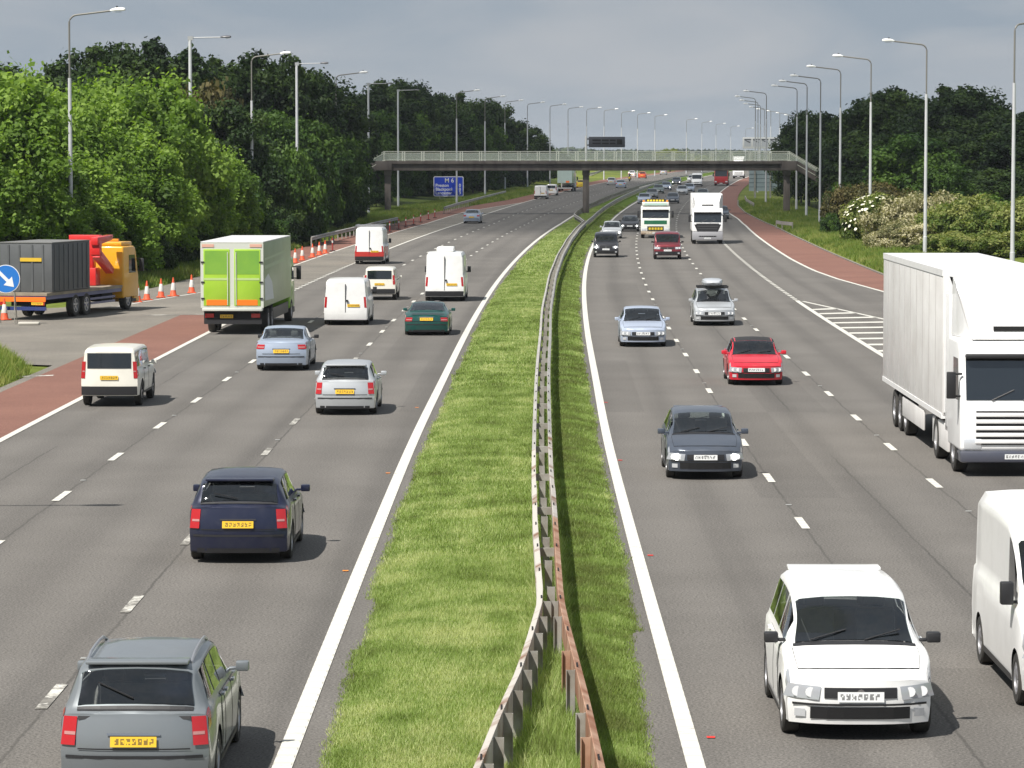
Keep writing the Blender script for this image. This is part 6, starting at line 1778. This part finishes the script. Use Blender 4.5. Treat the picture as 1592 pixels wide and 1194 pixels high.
# ------------------------------------------------------------------ lorries
def lorry_wheels(root, L_, axles, W_, r=0.5, twin=()):
    for i, x in enumerate(axles):
        for sd in (1, -1):
            wheel(root, L_/2-x, sd*(W_/2-0.16), r, 0.30, sd, True, dark=False)
def place(px, py, away, L_, X=None, Y=None, ang=None):
    if X is None: X, Y = at(px, py)
    h = hd(Y, away) if ang is None else (math.sin(ang), math.cos(ang))
    toward = h[1] < 0
    k = L_/2 if toward else -L_/2
    cx, cy = X-h[0]*k, Y-h[1]*k
    return (cx, cy, gz(cy)+0.006), math.atan2(h[1], h[0])
def lorry_cab(root, xf, W_, h, m, bumper_m, grille, depth=2.2, zb=0.55, slats=None, sign=None, visor=True, mirrors=True):
    """flat fronted cab; xf is the x of its front face"""
    w = W_/2
    prof = [(xf-depth, zb), (xf-0.02, zb), (xf, zb+0.1), (xf, 1.55), (xf-0.05, 1.75), (xf-0.28, h-0.30), (xf-0.42, h-0.06), (xf-0.6, h), (xf-depth, h)]
    cab = MB().prism(prof, -w, w).build('cab', m, root, bevel=0.09, seg=3)
    # windscreen follows the raked front
    def fx(z): return float(np.interp(z, [zb+0.1, 1.55, 1.75, h-0.30, h-0.06], [xf, xf, xf-0.05, xf-0.28, xf-0.42]))
    def fpatch(y0, y1, z0, z1, d, n=6):
        zs = np.linspace(z0, z1, n); V = []; F = []
        for z in zs: V += [(fx(z)+d, y0, z), (fx(z)+d, y1, z)]
        for i in range(n-1): F.append((2*i, 2*i+1, 2*i+3, 2*i+2))
        mb = MB(); mb.add(V, F); return mb
    fpatch(-w+0.13, w-0.13, 1.72, h-0.36, 0.012).build('windscreen', M_GLASS, root)
    for yy in (-0.55, 0.15): MB().tube([(fx(1.72)+0.03, yy, 1.72), (fx(1.95)+0.03, yy+0.5, 1.95)], 0.014, 5).build('wiper', M_BLACK, root)
    if visor: MB().box(xf-0.28, xf-0.06, -w+0.12, w-0.12, h-0.40, h-0.30).build('sun_visor', M_BLACK, root, bevel=0.03)
    for sd in (1, -1):
        MB().add([(xf-0.38, sd*(w+0.006), 1.70), (xf-1.30, sd*(w+0.006), 1.70), (xf-1.30, sd*(w+0.006), h-0.42), (xf-0.52, sd*(w+0.006), h-0.42)], [(0, 1, 2, 3)]).build('side_window', M_GLASS, root)
        if mirrors:
            y0 = sd*(w+0.10); y1 = sd*(w+0.30)
            MB().box(xf-0.20, xf-0.06, min(y0, y1), max(y0, y1), 1.75, 2.35).box(xf-0.15, xf-0.11, min(sd*(w-0.05), y0), max(sd*(w-0.05), y0), 2.28, 2.33).box(xf-0.15, xf-0.11, min(sd*(w-0.05), y0), max(sd*(w-0.05), y0), 1.78, 1.83).build('mirror', M_BLACK, root, bevel=0.03)
        MB().box(xf-0.02, xf+0.02, min(sd*w*0.62, sd*w*0.94), max(sd*w*0.62, sd*w*0.94), 0.62, 0.86).build('headlight', M_HEAD, root, bevel=0.02)
        MB().box(xf-0.9, xf-0.4, min(sd*w*0.8, sd*(w+0.01)), max(sd*w*0.8, sd*(w+0.01)), 0.35, 0.5).build('step', M_BLACK, root)
    MB().box(xf-0.6, xf+0.06, -w, w, 0.32, zb+0.03).build('bumper', bumper_m, root, bevel=0.05)
    if grille == 'v':
        fpatch(0, 0, 0.9, 1.5, 0.015)
        MB().prism([(-1, 0)]*3, 0, 0) if False else None
        z0, z1 = 0.80, 1.62
        go_ = MB().add([(xf+0.012, -0.75, z0), (xf+0.012, 0.75, z0), (xf+0.012, 0.86, z0+0.3), (xf+0.012, 1.08, z1-0.05), (xf+0.012, -1.08, z1-0.05), (xf+0.012, -0.86, z0+0.3)], [(0, 1, 2, 3, 4, 5)]).build('grille', M_BLACK, root)
        mb = MB()
        for i in range(4): zz = z0+0.18+0.2*i; mb.box(xf+0.013, xf+0.03, -0.70-0.07*i, 0.70+0.07*i, zz, zz+0.07)
        mb.build('slat', mat('dark_slat', (0.06, 0.06, 0.065), 0.5), go_)
    elif grille == 'slats':
        go_ = MB().box(xf+0.0, xf+0.012, -w+0.35, w-0.35, 0.72, 1.48).build('grille', M_BLACK, root)
        for i in range(5): MB().box(xf+0.013, xf+0.05, -w+0.33, w-0.33, 0.75+0.15*i, 0.84+0.15*i).build('slat', slats or m, go_, bevel=0.015)
    elif grille == 'green':
        gm = paint('lorry_green', (0.008, 0.12, 0.055))
        MB().box(xf, xf+0.012, -w+0.28, w-0.28, 1.20, 1.52).build('stripe', gm, root)
        for sd in (1, -1): MB().box(xf-1.2, xf-0.05, min(sd*(w+.002), sd*(w+.008)), max(sd*(w+.002), sd*(w+.008)), 1.15, 1.5).build('stripe', gm, root)
        go_ = MB().box(xf+0.0, xf+0.012, -w+0.55, w-0.55, 0.62, 1.02).build('grille', M_BLACK, root)
        for i in range(5): MB().box(xf+0.013, xf+0.03, -0.58+0.25*i, -0.40+0.25*i, 0.72, 0.92).build('grille_mark', PY, go_)
    pl = MB().add([(xf+0.068, -0.26, 0.40), (xf+0.068, 0.26, 0.40), (xf+0.068, 0.26, 0.515), (xf+0.068, -0.26, 0.515)], [(0, 1, 2, 3)]).build('number_plate', M_PLATEW, root)
    return cab
def chassis(root, L_, x0, x1, W_=0.9): MB().box(x0, x1, -W_/2, W_/2, 0.6, 0.95).build('chassis', M_MATT, root)
def deflector(root, xf, xb, w, z0, z1, m, slot=True):
    p = MB().add([(xf, -w*0.80, z0), (xf, w*0.80, z0), (xb, w, z0), (xb, -w, z0), (xb-0.25, -w*0.97, z1), (xb-0.25, w*0.97, z1), (xb, w*0.97, z1), (xb, -w*0.97, z1), (xf-0.25, -w*0.78, z0+0.45), (xf-0.25, w*0.78, z0+0.45)],
        [(0, 1, 9, 8), (8, 9, 5, 4), (4, 5, 6, 7), (1, 2, 6, 5, 9), (3, 0, 8, 4, 7), (2, 3, 7, 6), (0, 3, 2, 1)]).build('wind_deflector', m, root, bevel=0.05)
    if slot: MB().box(xf-0.16, xf-0.08, -w*0.38, w*0.38, z0+0.20, z0+0.30).build('slot', M_MATT, p)

# white articulated lorry on the right
L_ = 16.2; lc, rz = place(0, 0, False, L_, 11.3, 73.4)
rt = empty('articulated_lorry', lc, rz, 'big white articulated lorry with a slatted white cab at the right edge of the picture', 'lorry')
WL = paint('lorry_white', (0.80, 0.80, 0.80), 0, 0.35, 0.3)
MTR = mat('trailer_side', (0.70, 0.69, 0.68), 0.45, 0, (0.58, 0.565, 0.55), 0.8, detail=7)
xf = L_/2
lorry_cab(rt, xf, 2.5, 3.05, WL, paint('slate_bumper', (0.06, 0.065, 0.09)), 'slats', 2.3, slats=WL)
deflector(rt, xf-0.45, xf-2.3, 1.2, 3.05, 4.35, WL)
for sd in (1, -1):
    MB().box(xf-3.0, xf-2.28, min(sd*1.16, sd*1.22), max(sd*1.16, sd*1.22), 0.8, 4.0).build('side_fairing', WL, rt, bevel=0.02)
    MB().box(xf-5.4, xf-2.5, min(sd*1.1, sd*1.22), max(sd*1.1, sd*1.22), 0.32, 0.95).build('side_skirt', MTR, rt, bevel=0.03)
    MB().box(-xf+4.6, xf-7.0, min(sd*1.2, sd*1.25), max(sd*1.2, sd*1.25), 0.45, 0.95).build('side_skirt', MTR, rt, bevel=0.02)
tr_ = MB().box(-xf, xf-3.15, -1.275, 1.275, 1.12, 4.5).build('trailer', MTR, rt, bevel=0.04)
MB().box(-xf+0.02, xf-3.17, -1.29, 1.29, 4.38, 4.53).box(-xf+0.02, xf-3.17, -1.29, 1.29, 1.05, 1.17).build('side_rail', WL, tr_)
for x in np.arange(-xf+1.3, xf-3.3, 1.3):
    for sd in (1, -1): MB().box(x-0.012, x+0.012, min(sd*1.276, sd*1.283), max(sd*1.276, sd*1.283), 1.2, 4.35).build('curtain_seam', mat('seam_grey', (0.40, 0.39, 0.385), 0.6), tr_)
MB().box(xf-3.14, xf-3.12, -1.24, 1.24, 1.2, 4.42).build('front_board', WL, tr_)
MB().box(xf-3.118, xf-3.10, 0.1, 0.95, 4.0, 4.12).build('plate', M_AMBER, tr_)
chassis(rt, L_, -xf+0.3, xf-0.4)
lorry_wheels(rt, L_, (1.4, 4.6, L_-5.2, L_-3.9, L_-2.6), 2.5)

# white box lorry with a dark grille
L_ = 9.0; X, Y = at(1100, 379.5); lc, rz = place(0, 0, False, L_, X, Y)
rt = empty('box_lorry', lc, rz, 'white box lorry with broad dark grille and grey bumper near the exit slip', 'lorry')
xf = L_/2
lorry_cab(rt, xf, 2.45, 2.85, WL, mat('grey_bumper', (0.30, 0.30, 0.32), 0.5), 'v', 2.0, zb=0.95)
MB().box(xf-0.4, xf+0.05, -1.22, 1.22, 0.5, 0.98).build('lower_panel', mat('grey_bumper', (0.30, 0.30, 0.32), 0.5), rt, bevel=0.06)
MB().box(xf+0.052, xf+0.06, -0.7, 0.7, 0.56, 0.66).build('lower_intake', M_MATT, rt)
deflector(rt, xf-0.5, xf-2.1, 1.2, 2.85, 3.92, WL)
MB().box(-xf, xf-2.2, -1.25, 1.25, 1.0, 3.98).build('cargo_box', WL, rt, bevel=0.05)
chassis(rt, L_, -xf+0.3, xf-0.4); lorry_wheels(rt, L_, (1.35, 6.6), 2.45, 0.46)

# green and white lorry with a yellow roof board
L_ = 9.5; X, Y = at(1019, 370.5); lc, rz = place(0, 0, False, L_, X, Y)
rt = empty('tipper_lorry', lc, rz, 'white lorry with a green grille stripe and a yellow lettered board on its roof', 'lorry')
xf = L_/2
MC = paint('cream_lorry', (0.72, 0.73, 0.68), 0, 0.35, 0.3)
lorry_cab(rt, xf, 2.5, 2.75, MC, mat('dirty_bumper', (0.42, 0.36, 0.28), 0.8, 0, (0.16, 0.10, 0.06), 3), 'green', 2.1)
MB().box(xf-1.6, xf-0.36, -1.15, 1.15, 2.75, 3.08).build('roof_panel', MC, rt, bevel=0.06)
MB().box(xf-0.37, xf-0.345, -0.95, 0.95, 2.80, 2.98).build('roof_stripe', mat('pale_green', (0.42, 0.58, 0.50), 0.5), rt)
bd = MB().box(xf-0.75, xf-0.65, -0.85, 0.85, 3.08, 3.32).build('roof_board', M_BLACK, rt)
for i in range(6): MB().box(xf-0.648, xf-0.64, -0.72+0.25*i, -0.54+0.25*i, 3.13, 3.28).build('board_mark', mat('board_yellow', (0.75, 0.55, 0.03), 0.5), bd)
for yy in (-1.0, 1.0): MB().lathe_z([(0.1, 3.06), (0.1, 3.2), (0.0, 3.25)], xf-0.75, yy, 10).build('beacon', M_AMBER, rt, smooth=True)
MB().prism([(-xf, 1.3), (xf-2.4, 1.3), (xf-2.4, 2.7), (-xf+0.1, 2.6)], -1.22, 1.22).build('tipper_body', paint('lorry_green', (0.008, 0.12, 0.055)), rt, bevel=0.05)
chassis(rt, L_, -xf+0.3, xf-0.4); lorry_wheels(rt, L_, (1.4, 3.2, 7.0, 8.3), 2.5, 0.5)

# red lorry under the bridge, white lorry beyond it
L_ = 10.0; X, Y = at(1121, 289); lc, rz = place(0, 0, False, L_, X, Y)
rt = empty('red_lorry', lc, rz, 'red lorry coming under the footbridge near the right hard shoulder', 'lorry')
xf = L_/2; MRD = paint('lorry_red', (0.42, 0.012, 0.015))
lorry_cab(rt, xf, 2.5, 3.2, MRD, paint('dark_red_bumper', (0.14, 0.01, 0.012)), 'none', 2.2)
MB().box(-xf, xf-2.4, -1.27, 1.27, 1.1, 3.9).build('cargo_box', paint('dark_body', (0.03, 0.03, 0.04)), rt, bevel=0.04)
chassis(rt, L_, -xf+0.3, xf-0.4); lorry_wheels(rt, L_, (1.4, 7.0, 8.3), 2.5)
L_ = 10.0; X, Y = at(1148, 277.5); lc, rz = place(0, 0, False, L_, X, Y)
rt = empty('distant_lorry', lc, rz, 'distant white lorry whose roof shows above the footbridge deck', 'lorry')
lorry_cab(rt, L_/2, 2.5, 3.3, WL, M_BLACK, 'slats', 2.2)
MB().box(-L_/2, L_/2-2.4, -1.3, 1.3, 1.1, 4.9).build('cargo_box', WL, rt, bevel=0.05)
deflector(rt, L_/2-0.5, L_/2-2.3, 1.25, 3.3, 4.8, WL)
chassis(rt, L_, -L_/2+0.3, L_/2-0.4); lorry_wheels(rt, L_, (1.4, 7.0, 8.3), 2.5)

# pale green box lorry going away under the bridge
L_ = 11.0; X, Y = at(878, 298); lc, rz = place(0, 0, True, L_, X, Y)
rt = empty('box_lorry', lc, rz, 'pale green and white box lorry going away under the footbridge', 'lorry')
xf = L_/2
MPG = paint('pale_green_box', (0.50, 0.62, 0.58)); MPG2 = paint('green_box_side', (0.38, 0.55, 0.30))
lorry_cab(rt, xf, 2.45, 2.9, WL, M_BLACK, 'v', 2.0)
cb = MB().box(-xf, xf-2.3, -1.25, 1.25, 1.35, 4.1).build('cargo_box', MPG2, rt, bevel=0.04)
MB().box(-xf-0.02, -xf-0.002, -1.2, 1.2, 1.4, 4.05).build('rear_door', MPG, cb)
MB().box(-xf-0.03, -xf-0.021, -0.75, -0.2, 1.45, 1.75).build('marker_board', M_ORANGE, cb)
MB().box(-xf+0.05, -xf+0.2, -1.2, 1.2, 0.5, 0.62).build('underrun_bar', M_WHITE, rt)
chassis(rt, L_, -xf+0.1, xf-0.4); lorry_wheels(rt, L_, (1.35, 7.4, 8.7), 2.45)

# green box lorry, rear towards the camera
L_ = 12.4; lc, rz = place(0, 0, True, L_, xat(362, 131.4), 131.2, R(2.2))
rt = empty('box_lorry', lc, rz, 'lime green box lorry with white roof seen from behind on the slow lane', 'lorry')
xf = L_/2
def grad_green():
    return mat('lime_door', (0.29, 0.50, 0.035), 0.35, 0, (0.36, 0.57, 0.05), 0.8)
MLG = grad_green(); MLG2 = mat('dark_lime_panel', (0.15, 0.33, 0.05), 0.35, 0, (0.20, 0.39, 0.05), 0.9)
MSG = mat('green_side', (0.30, 0.36, 0.20), 0.4, 0, (0.25, 0.31, 0.15), 0.7)
MFR = mat('silver_frame', (0.62, 0.64, 0.58), 0.4, 0.2)
lorry_cab(rt, xf, 2.4, 2.75, paint('lime_cab', (0.20, 0.42, 0.03)), M_BLACK, 'v', 1.9)
deflector(rt, xf-0.5, xf-2.0, 1.15, 2.75, 3.45, WL, slot=False)
cb = MB().box(-xf, xf-2.15, -1.27, 1.27, 1.08, 3.68).build('cargo_box', MSG, rt, bevel=0.04)
MB().box(-xf+0.0, xf-2.17, -1.255, 1.255, 3.683, 3.72).build('roof', WL, cb)
MB().box(-xf-0.03, -xf-0.002, -1.26, 1.26, 1.08, 3.66).build('rear_frame', MFR, cb)
for sd in (1, -1):
    y0, y1 = sorted((sd*0.09, sd*1.14))
    d_ = MB().box(-xf-0.05, -xf-0.031, y0, y1, 1.16, 3.42).build('rear_door', MLG, cb, bevel=0.006)
    MB().box(-xf-0.056, -xf-0.051, y0+0.05, y1-0.05, 2.42, 3.36).build('upper_panel', MLG2, d_)
    MB().box(-xf-0.058, -xf-0.051, y0+0.04, y1-0.02, 2.18, 2.27).build('stripe', mat('pale_lime', (0.42, 0.55, 0.22), 0.5), d_)
    MB().box(-xf-0.062, -xf-0.051, y0+0.12, y1-0.12, 1.18, 1.40).build('marker_board', M_ORANGE, d_)
    MB().tube([(-xf-0.075, sd*0.17, 1.2), (-xf-0.075, sd*0.17, 3.3)], 0.018, 6).build('lock_bar', MFR, d_)
    for z in (1.45, 2.1, 2.9): MB().box(-xf-0.07, -xf-0.045, min(sd*1.1, sd*1.24), max(sd*1.1, sd*1.24), z-0.03, z+0.03).build('hinge', M_BLACK, d_)
    MB().box(-xf+0.1, -xf+0.16, min(sd*0.75, sd*1.1), max(sd*0.75, sd*1.1), 0.68, 0.84).build('tail_light', M_TAIL, rt)
    MB().box(-xf-0.052, -xf-0.031, min(sd*0.72, sd*1.2), max(sd*0.72, sd*1.2), 3.50, 3.62).build('top_marker', mat('pale_red', (0.62, 0.36, 0.28), 0.5), cb)
# white swoosh on the side
MB().add([(-xf+0.4, -1.273, 1.35), (-xf+3.6, -1.273, 1.3), (-xf+3.0, -1.273, 2.0), (-xf+1.6, -1.273, 2.4), (-xf+0.3, -1.273, 2.2)], [(0, 1, 2, 3, 4)]).build('side_graphic', mat('graphic_white', (0.55, 0.58, 0.56), 0.5), cb)
for k_, (za, zb_) in enumerate(((2.6, 2.75), (2.95, 3.05))):
    MB().add([(-xf+0.3, -1.274, za), (-xf+7.5, -1.274, za+0.1), (-xf+7.5, -1.274, zb_+0.1), (-xf+0.3, -1.274, zb_)], [(0, 1, 2, 3)]).build('side_stripe', mat('graphic_sage', (0.36, 0.44, 0.26), 0.5), cb)
MB().box(-xf-0.1, -xf+0.35, -1.2, 1.2, 0.95, 1.07).build('tail_lift', MFR, rt, bevel=0.02)
MB().box(-xf+0.12, -xf+0.25, -1.15, 1.15, 0.42, 0.62).build('underrun_bar', M_BLACK, rt)
MB().add([(-xf+0.085, -0.02, 0.66), (-xf+0.085, 0.50, 0.66), (-xf+0.085, 0.50, 0.80), (-xf+0.085, -0.02, 0.80)], [(0, 1, 2, 3)]).build('number_plate', M_PLATEY, rt)
MB().box(-xf+0.12, -xf+0.18, -1.15, 1.15, 0.62, 0.95).build('rear_panel', M_MATT, rt)
for sd in (1, -1): MB().box(-xf+3.6, xf-2.6, min(sd*1.14, sd*1.2), max(sd*1.14, sd*1.2), 0.45, 0.9).build('side_guard', M_BLACK, rt)
chassis(rt, L_, -xf+0.2, xf-0.4); lorry_wheels(rt, L_, (1.35, 8.9, 10.2), 2.45, 0.48)

# flatbed lorry joining from the slip road: grey container, red crane, yellow cab
L_ = 11.4; ang = R(14.0); Y = 142.8; X = (74-PCX)/FOC*Y - 1.25*math.cos(ang)
lc, rz = place(0, 0, True, L_, X, Y, ang)
rt = empty('flatbed_lorry', (lc[0], lc[1], 0.012), rz, 'flatbed lorry with a grey container, red folded crane and yellow cab at the left edge', 'lorry')
xf = L_/2
MYC = paint('cab_yellow', (0.72, 0.36, 0.012)); MBC = paint('chassis_blue', (0.02, 0.035, 0.16)); MRC = paint('crane_red', (0.62, 0.02, 0.02))
MCT = mat('container_grey', (0.075, 0.08, 0.085), 0.6, 0, (0.10, 0.105, 0.11), 0.6, detail=6)
lorry_cab(rt, xf, 2.45, 2.95, MYC, MYC, 'v', 2.0)
MB().box(xf-1.9, xf-0.5, -1.1, 1.1, 2.95, 3.15).build('roof_panel', MYC, rt, bevel=0.07)
MB().box(xf-1.3, xf-1.1, -0.7, 0.7, 3.15, 3.27).build('beacon_bar', M_AMBER, rt, bevel=0.03)
MB().box(-xf, xf-2.2, -1.25, 1.25, 1.05, 1.17).build('flatbed', mat('bed_wood', (0.28, 0.24, 0.18), 0.9, 0, (0.2, 0.17, 0.13), 2), rt)
MB().box(-xf+0.02, xf-2.2, -1.2, 1.2, 0.88, 1.047).build('bed_frame', MBC, rt)
ct = MB().box(-xf+0.7, -xf+5.2, -1.22, 1.22, 1.175, 3.32)
cto = ct.build('container', MCT, rt, bevel=0.03)
mb = MB()
for x in np.arange(-xf+1.0, -xf+5.1, 0.55):
    for sd in (1, -1): mb.box(x-0.05, x+0.05, min(sd*1.22, sd*1.25), max(sd*1.22, sd*1.25), 1.25, 3.25)
for y in (-0.8, -0.3, 0.3, 0.8): mb.box(-xf+0.67, -xf+0.70, y-0.04, y+0.04, 1.25, 3.25)
mb.build('rib', MCT, cto)
MB().box(-xf+0.65, -xf+0.668, -0.75, 0.25, 2.52, 2.68).build('marker', mat('marker_yellow', (0.62, 0.40, 0.03), 0.5), cto)
MB().box(-xf+0.68, -xf+5.22, -1.24, 1.24, 3.321, 3.36).build('lid', mat('container_lid', (0.16, 0.16, 0.155), 0.7), cto)
# folded loader crane between container and cab
cr_ = MB().box(xf-3.5, xf-2.9, -0.45, 0.45, 1.18, 2.0).box(xf-3.42, xf-2.98, -0.28, 0.28, 2.0, 3.25)
cr_.prism([(xf-4.5, 3.05), (xf-2.6, 3.25), (xf-2.5, 3.5), (xf-4.5, 3.42)], -0.95, -0.6)
cr_.prism([(xf-4.4, 2.5), (xf-2.7, 1.7), (xf-2.5, 1.95), (xf-4.2, 2.85)], -1.0, -0.62)
cr_.prism([(xf-4.4, 2.6), (xf-4.1, 2.5), (xf-4.1, 3.2), (xf-4.4, 3.2)], -1.0, -0.55)
cr_.prism([(xf-3.4, 3.1), (xf-3.0, 3.1), (xf-3.0, 3.5), (xf-3.4, 3.5)], -0.6, 0.9)
cr_.build('crane', MRC, rt, bevel=0.04)
MB().box(-xf-0.05, -xf+0.0, -1.2, 1.2, 0.80, 1.0).build('rear_board', M_ORANGE, rt)
for sd in (1, -1): MB().box(-xf-0.06, -xf-0.0, min(sd*0.75, sd*1.15), max(sd*0.75, sd*1.15), 0.64, 0.79).build('tail_light', M_TAIL, rt)
MB().box(-xf-0.04, -xf+0.08, -1.2, 1.2, 0.42, 0.58).build('underrun_bar', MBC, rt)
MB().add([(-xf-0.065, -1.1, 0.66), (-xf-0.065, -0.55, 0.66), (-xf-0.065, -0.55, 0.78), (-xf-0.065, -1.1, 0.78)], [(0, 1, 2, 3)]).build('number_plate', M_PLATEY, rt)
for sd in (1, -1):
    for z in (0.45, 0.65): MB().box(-xf+4.6, xf-3.0, min(sd*1.15, sd*1.19), max(sd*1.15, sd*1.19), z, z+0.1).build('side_guard', MBC, rt)
MB().box(xf-4.4, xf-3.0, -1.1, -0.5, 0.5, 0.88).build('tank', M_MATT, rt, bevel=0.08)
chassis(rt, L_, -xf+0.1, xf-0.4); lorry_wheels(rt, L_, (1.35, 6.6, 7.9), 2.45, 0.5)

# ------------------------------------------------------------------ motorcycle and rider beyond the bridge
X, Y = at(978.5, 282); h = hd(Y, True); k = math.atan2(h[1], h[0])
mc = empty('motorcycle', (X+h[0]*1.0, Y+h[1]*1.0, gz(Y)), k, 'motorcycle with a yellow tail behind the white car beyond the footbridge', 'motorcycle')
for x in (-0.72, 0.72):
    MB().lathe_y([(-0.07, 0.2), (-0.07, 0.28), (-0.04, 0.31), (0.04, 0.31), (0.07, 0.28), (0.07, 0.2)], 0, 0, 18).build('wheel', M_TYRE, mc, smooth=True, loc=(x, 0, 0.31))
MB().prism([(-0.55, 0.35), (0.45, 0.3), (0.65, 0.85), (0.3, 1.0), (-0.2, 0.82), (-0.9, 0.95), (-0.85, 0.7), (-0.4, 0.65)], -0.15, 0.15).build('body', M_BLACK, mc, bevel=0.05)
MB().box(-1.0, -0.8, -0.2, 0.2, 0.55, 0.95).build('tail', PY, mc, bevel=0.04)
MB().tube([(0.72, 0.1, 0.31), (0.5, 0.1, 0.95)], 0.03).tube([(0.72, -0.1, 0.31), (0.5, -0.1, 0.95)], 0.03).tube([(0.45, -0.38, 1.05), (0.5, 0, 1.0), (0.45, 0.38, 1.05)], 0.02).build('handlebar', M_RIM, mc)
def skin_person(name, joints, bones, m, parent=None):
    me = bpy.data.meshes.new(name)
    names = list(joints); me.from_pydata([joints[n][0] for n in names], [(names.index(a), names.index(b_)) for a, b_ in bones], [])
    o = bpy.data.objects.new(name, me); col.objects.link(o)
    sk = o.modifiers.new('skin', 'SKIN'); sb2 = o.modifiers.new('sub', 'SUBSURF'); sb2.levels = 1
    for i, n in enumerate(names):
        r_ = joints[n][1]; me.skin_vertices[0].data[i].radius = (r_, r_); me.skin_vertices[0].data[i].use_root = (i == 0)
    dg = bpy.context.evaluated_depsgraph_get(); out = bpy.data.meshes.new_from_object(o.evaluated_get(dg))
    bpy.data.objects.remove(o); out.materials.clear(); out.materials.append(m)
    out.polygons.foreach_set('use_smooth', [True]*len(out.polygons))
    return out
J = {'pelvis': ((-0.25, 0, 0.92), .16), 'waist': ((-0.2, 0, 1.1), .15), 'chest': ((-0.08, 0, 1.36), .18), 'neck': ((0.0, 0, 1.52), .065), 'head': ((0.05, 0, 1.66), .13), 'crown': ((0.04, 0, 1.78), .10)}
BN = [('pelvis', 'waist'), ('waist', 'chest'), ('chest', 'neck'), ('neck', 'head'), ('head', 'crown')]
for s_, sd in (('l', 1), ('r', -1)):
    J.update({'sh'+s_: ((-0.05, sd*.2, 1.42), .075), 'el'+s_: ((0.15, sd*.33, 1.2), .055), 'ha'+s_: ((0.45, sd*.34, 1.08), .045), 'hip'+s_: ((-0.2, sd*.12, 0.88), .10), 'kn'+s_: ((0.18, sd*.24, 0.78), .075), 'an'+s_: ((-0.12, sd*.22, 0.42), .05), 'to'+s_: ((0.08, sd*.23, 0.36), .045)})
    BN += [('chest', 'sh'+s_), ('sh'+s_, 'el'+s_), ('el'+s_, 'ha'+s_), ('pelvis', 'hip'+s_), ('hip'+s_, 'kn'+s_), ('kn'+s_, 'an'+s_), ('an'+s_, 'to'+s_)]
o = link('person', skin_person('person', J, BN, mat('rider_black', (0.02, 0.018, 0.02), 0.8)))
o.location = mc.location; o.rotation_euler = mc.rotation_euler
tag(o, 'rider in dark clothing and helmet sitting on the distant motorcycle', 'person')
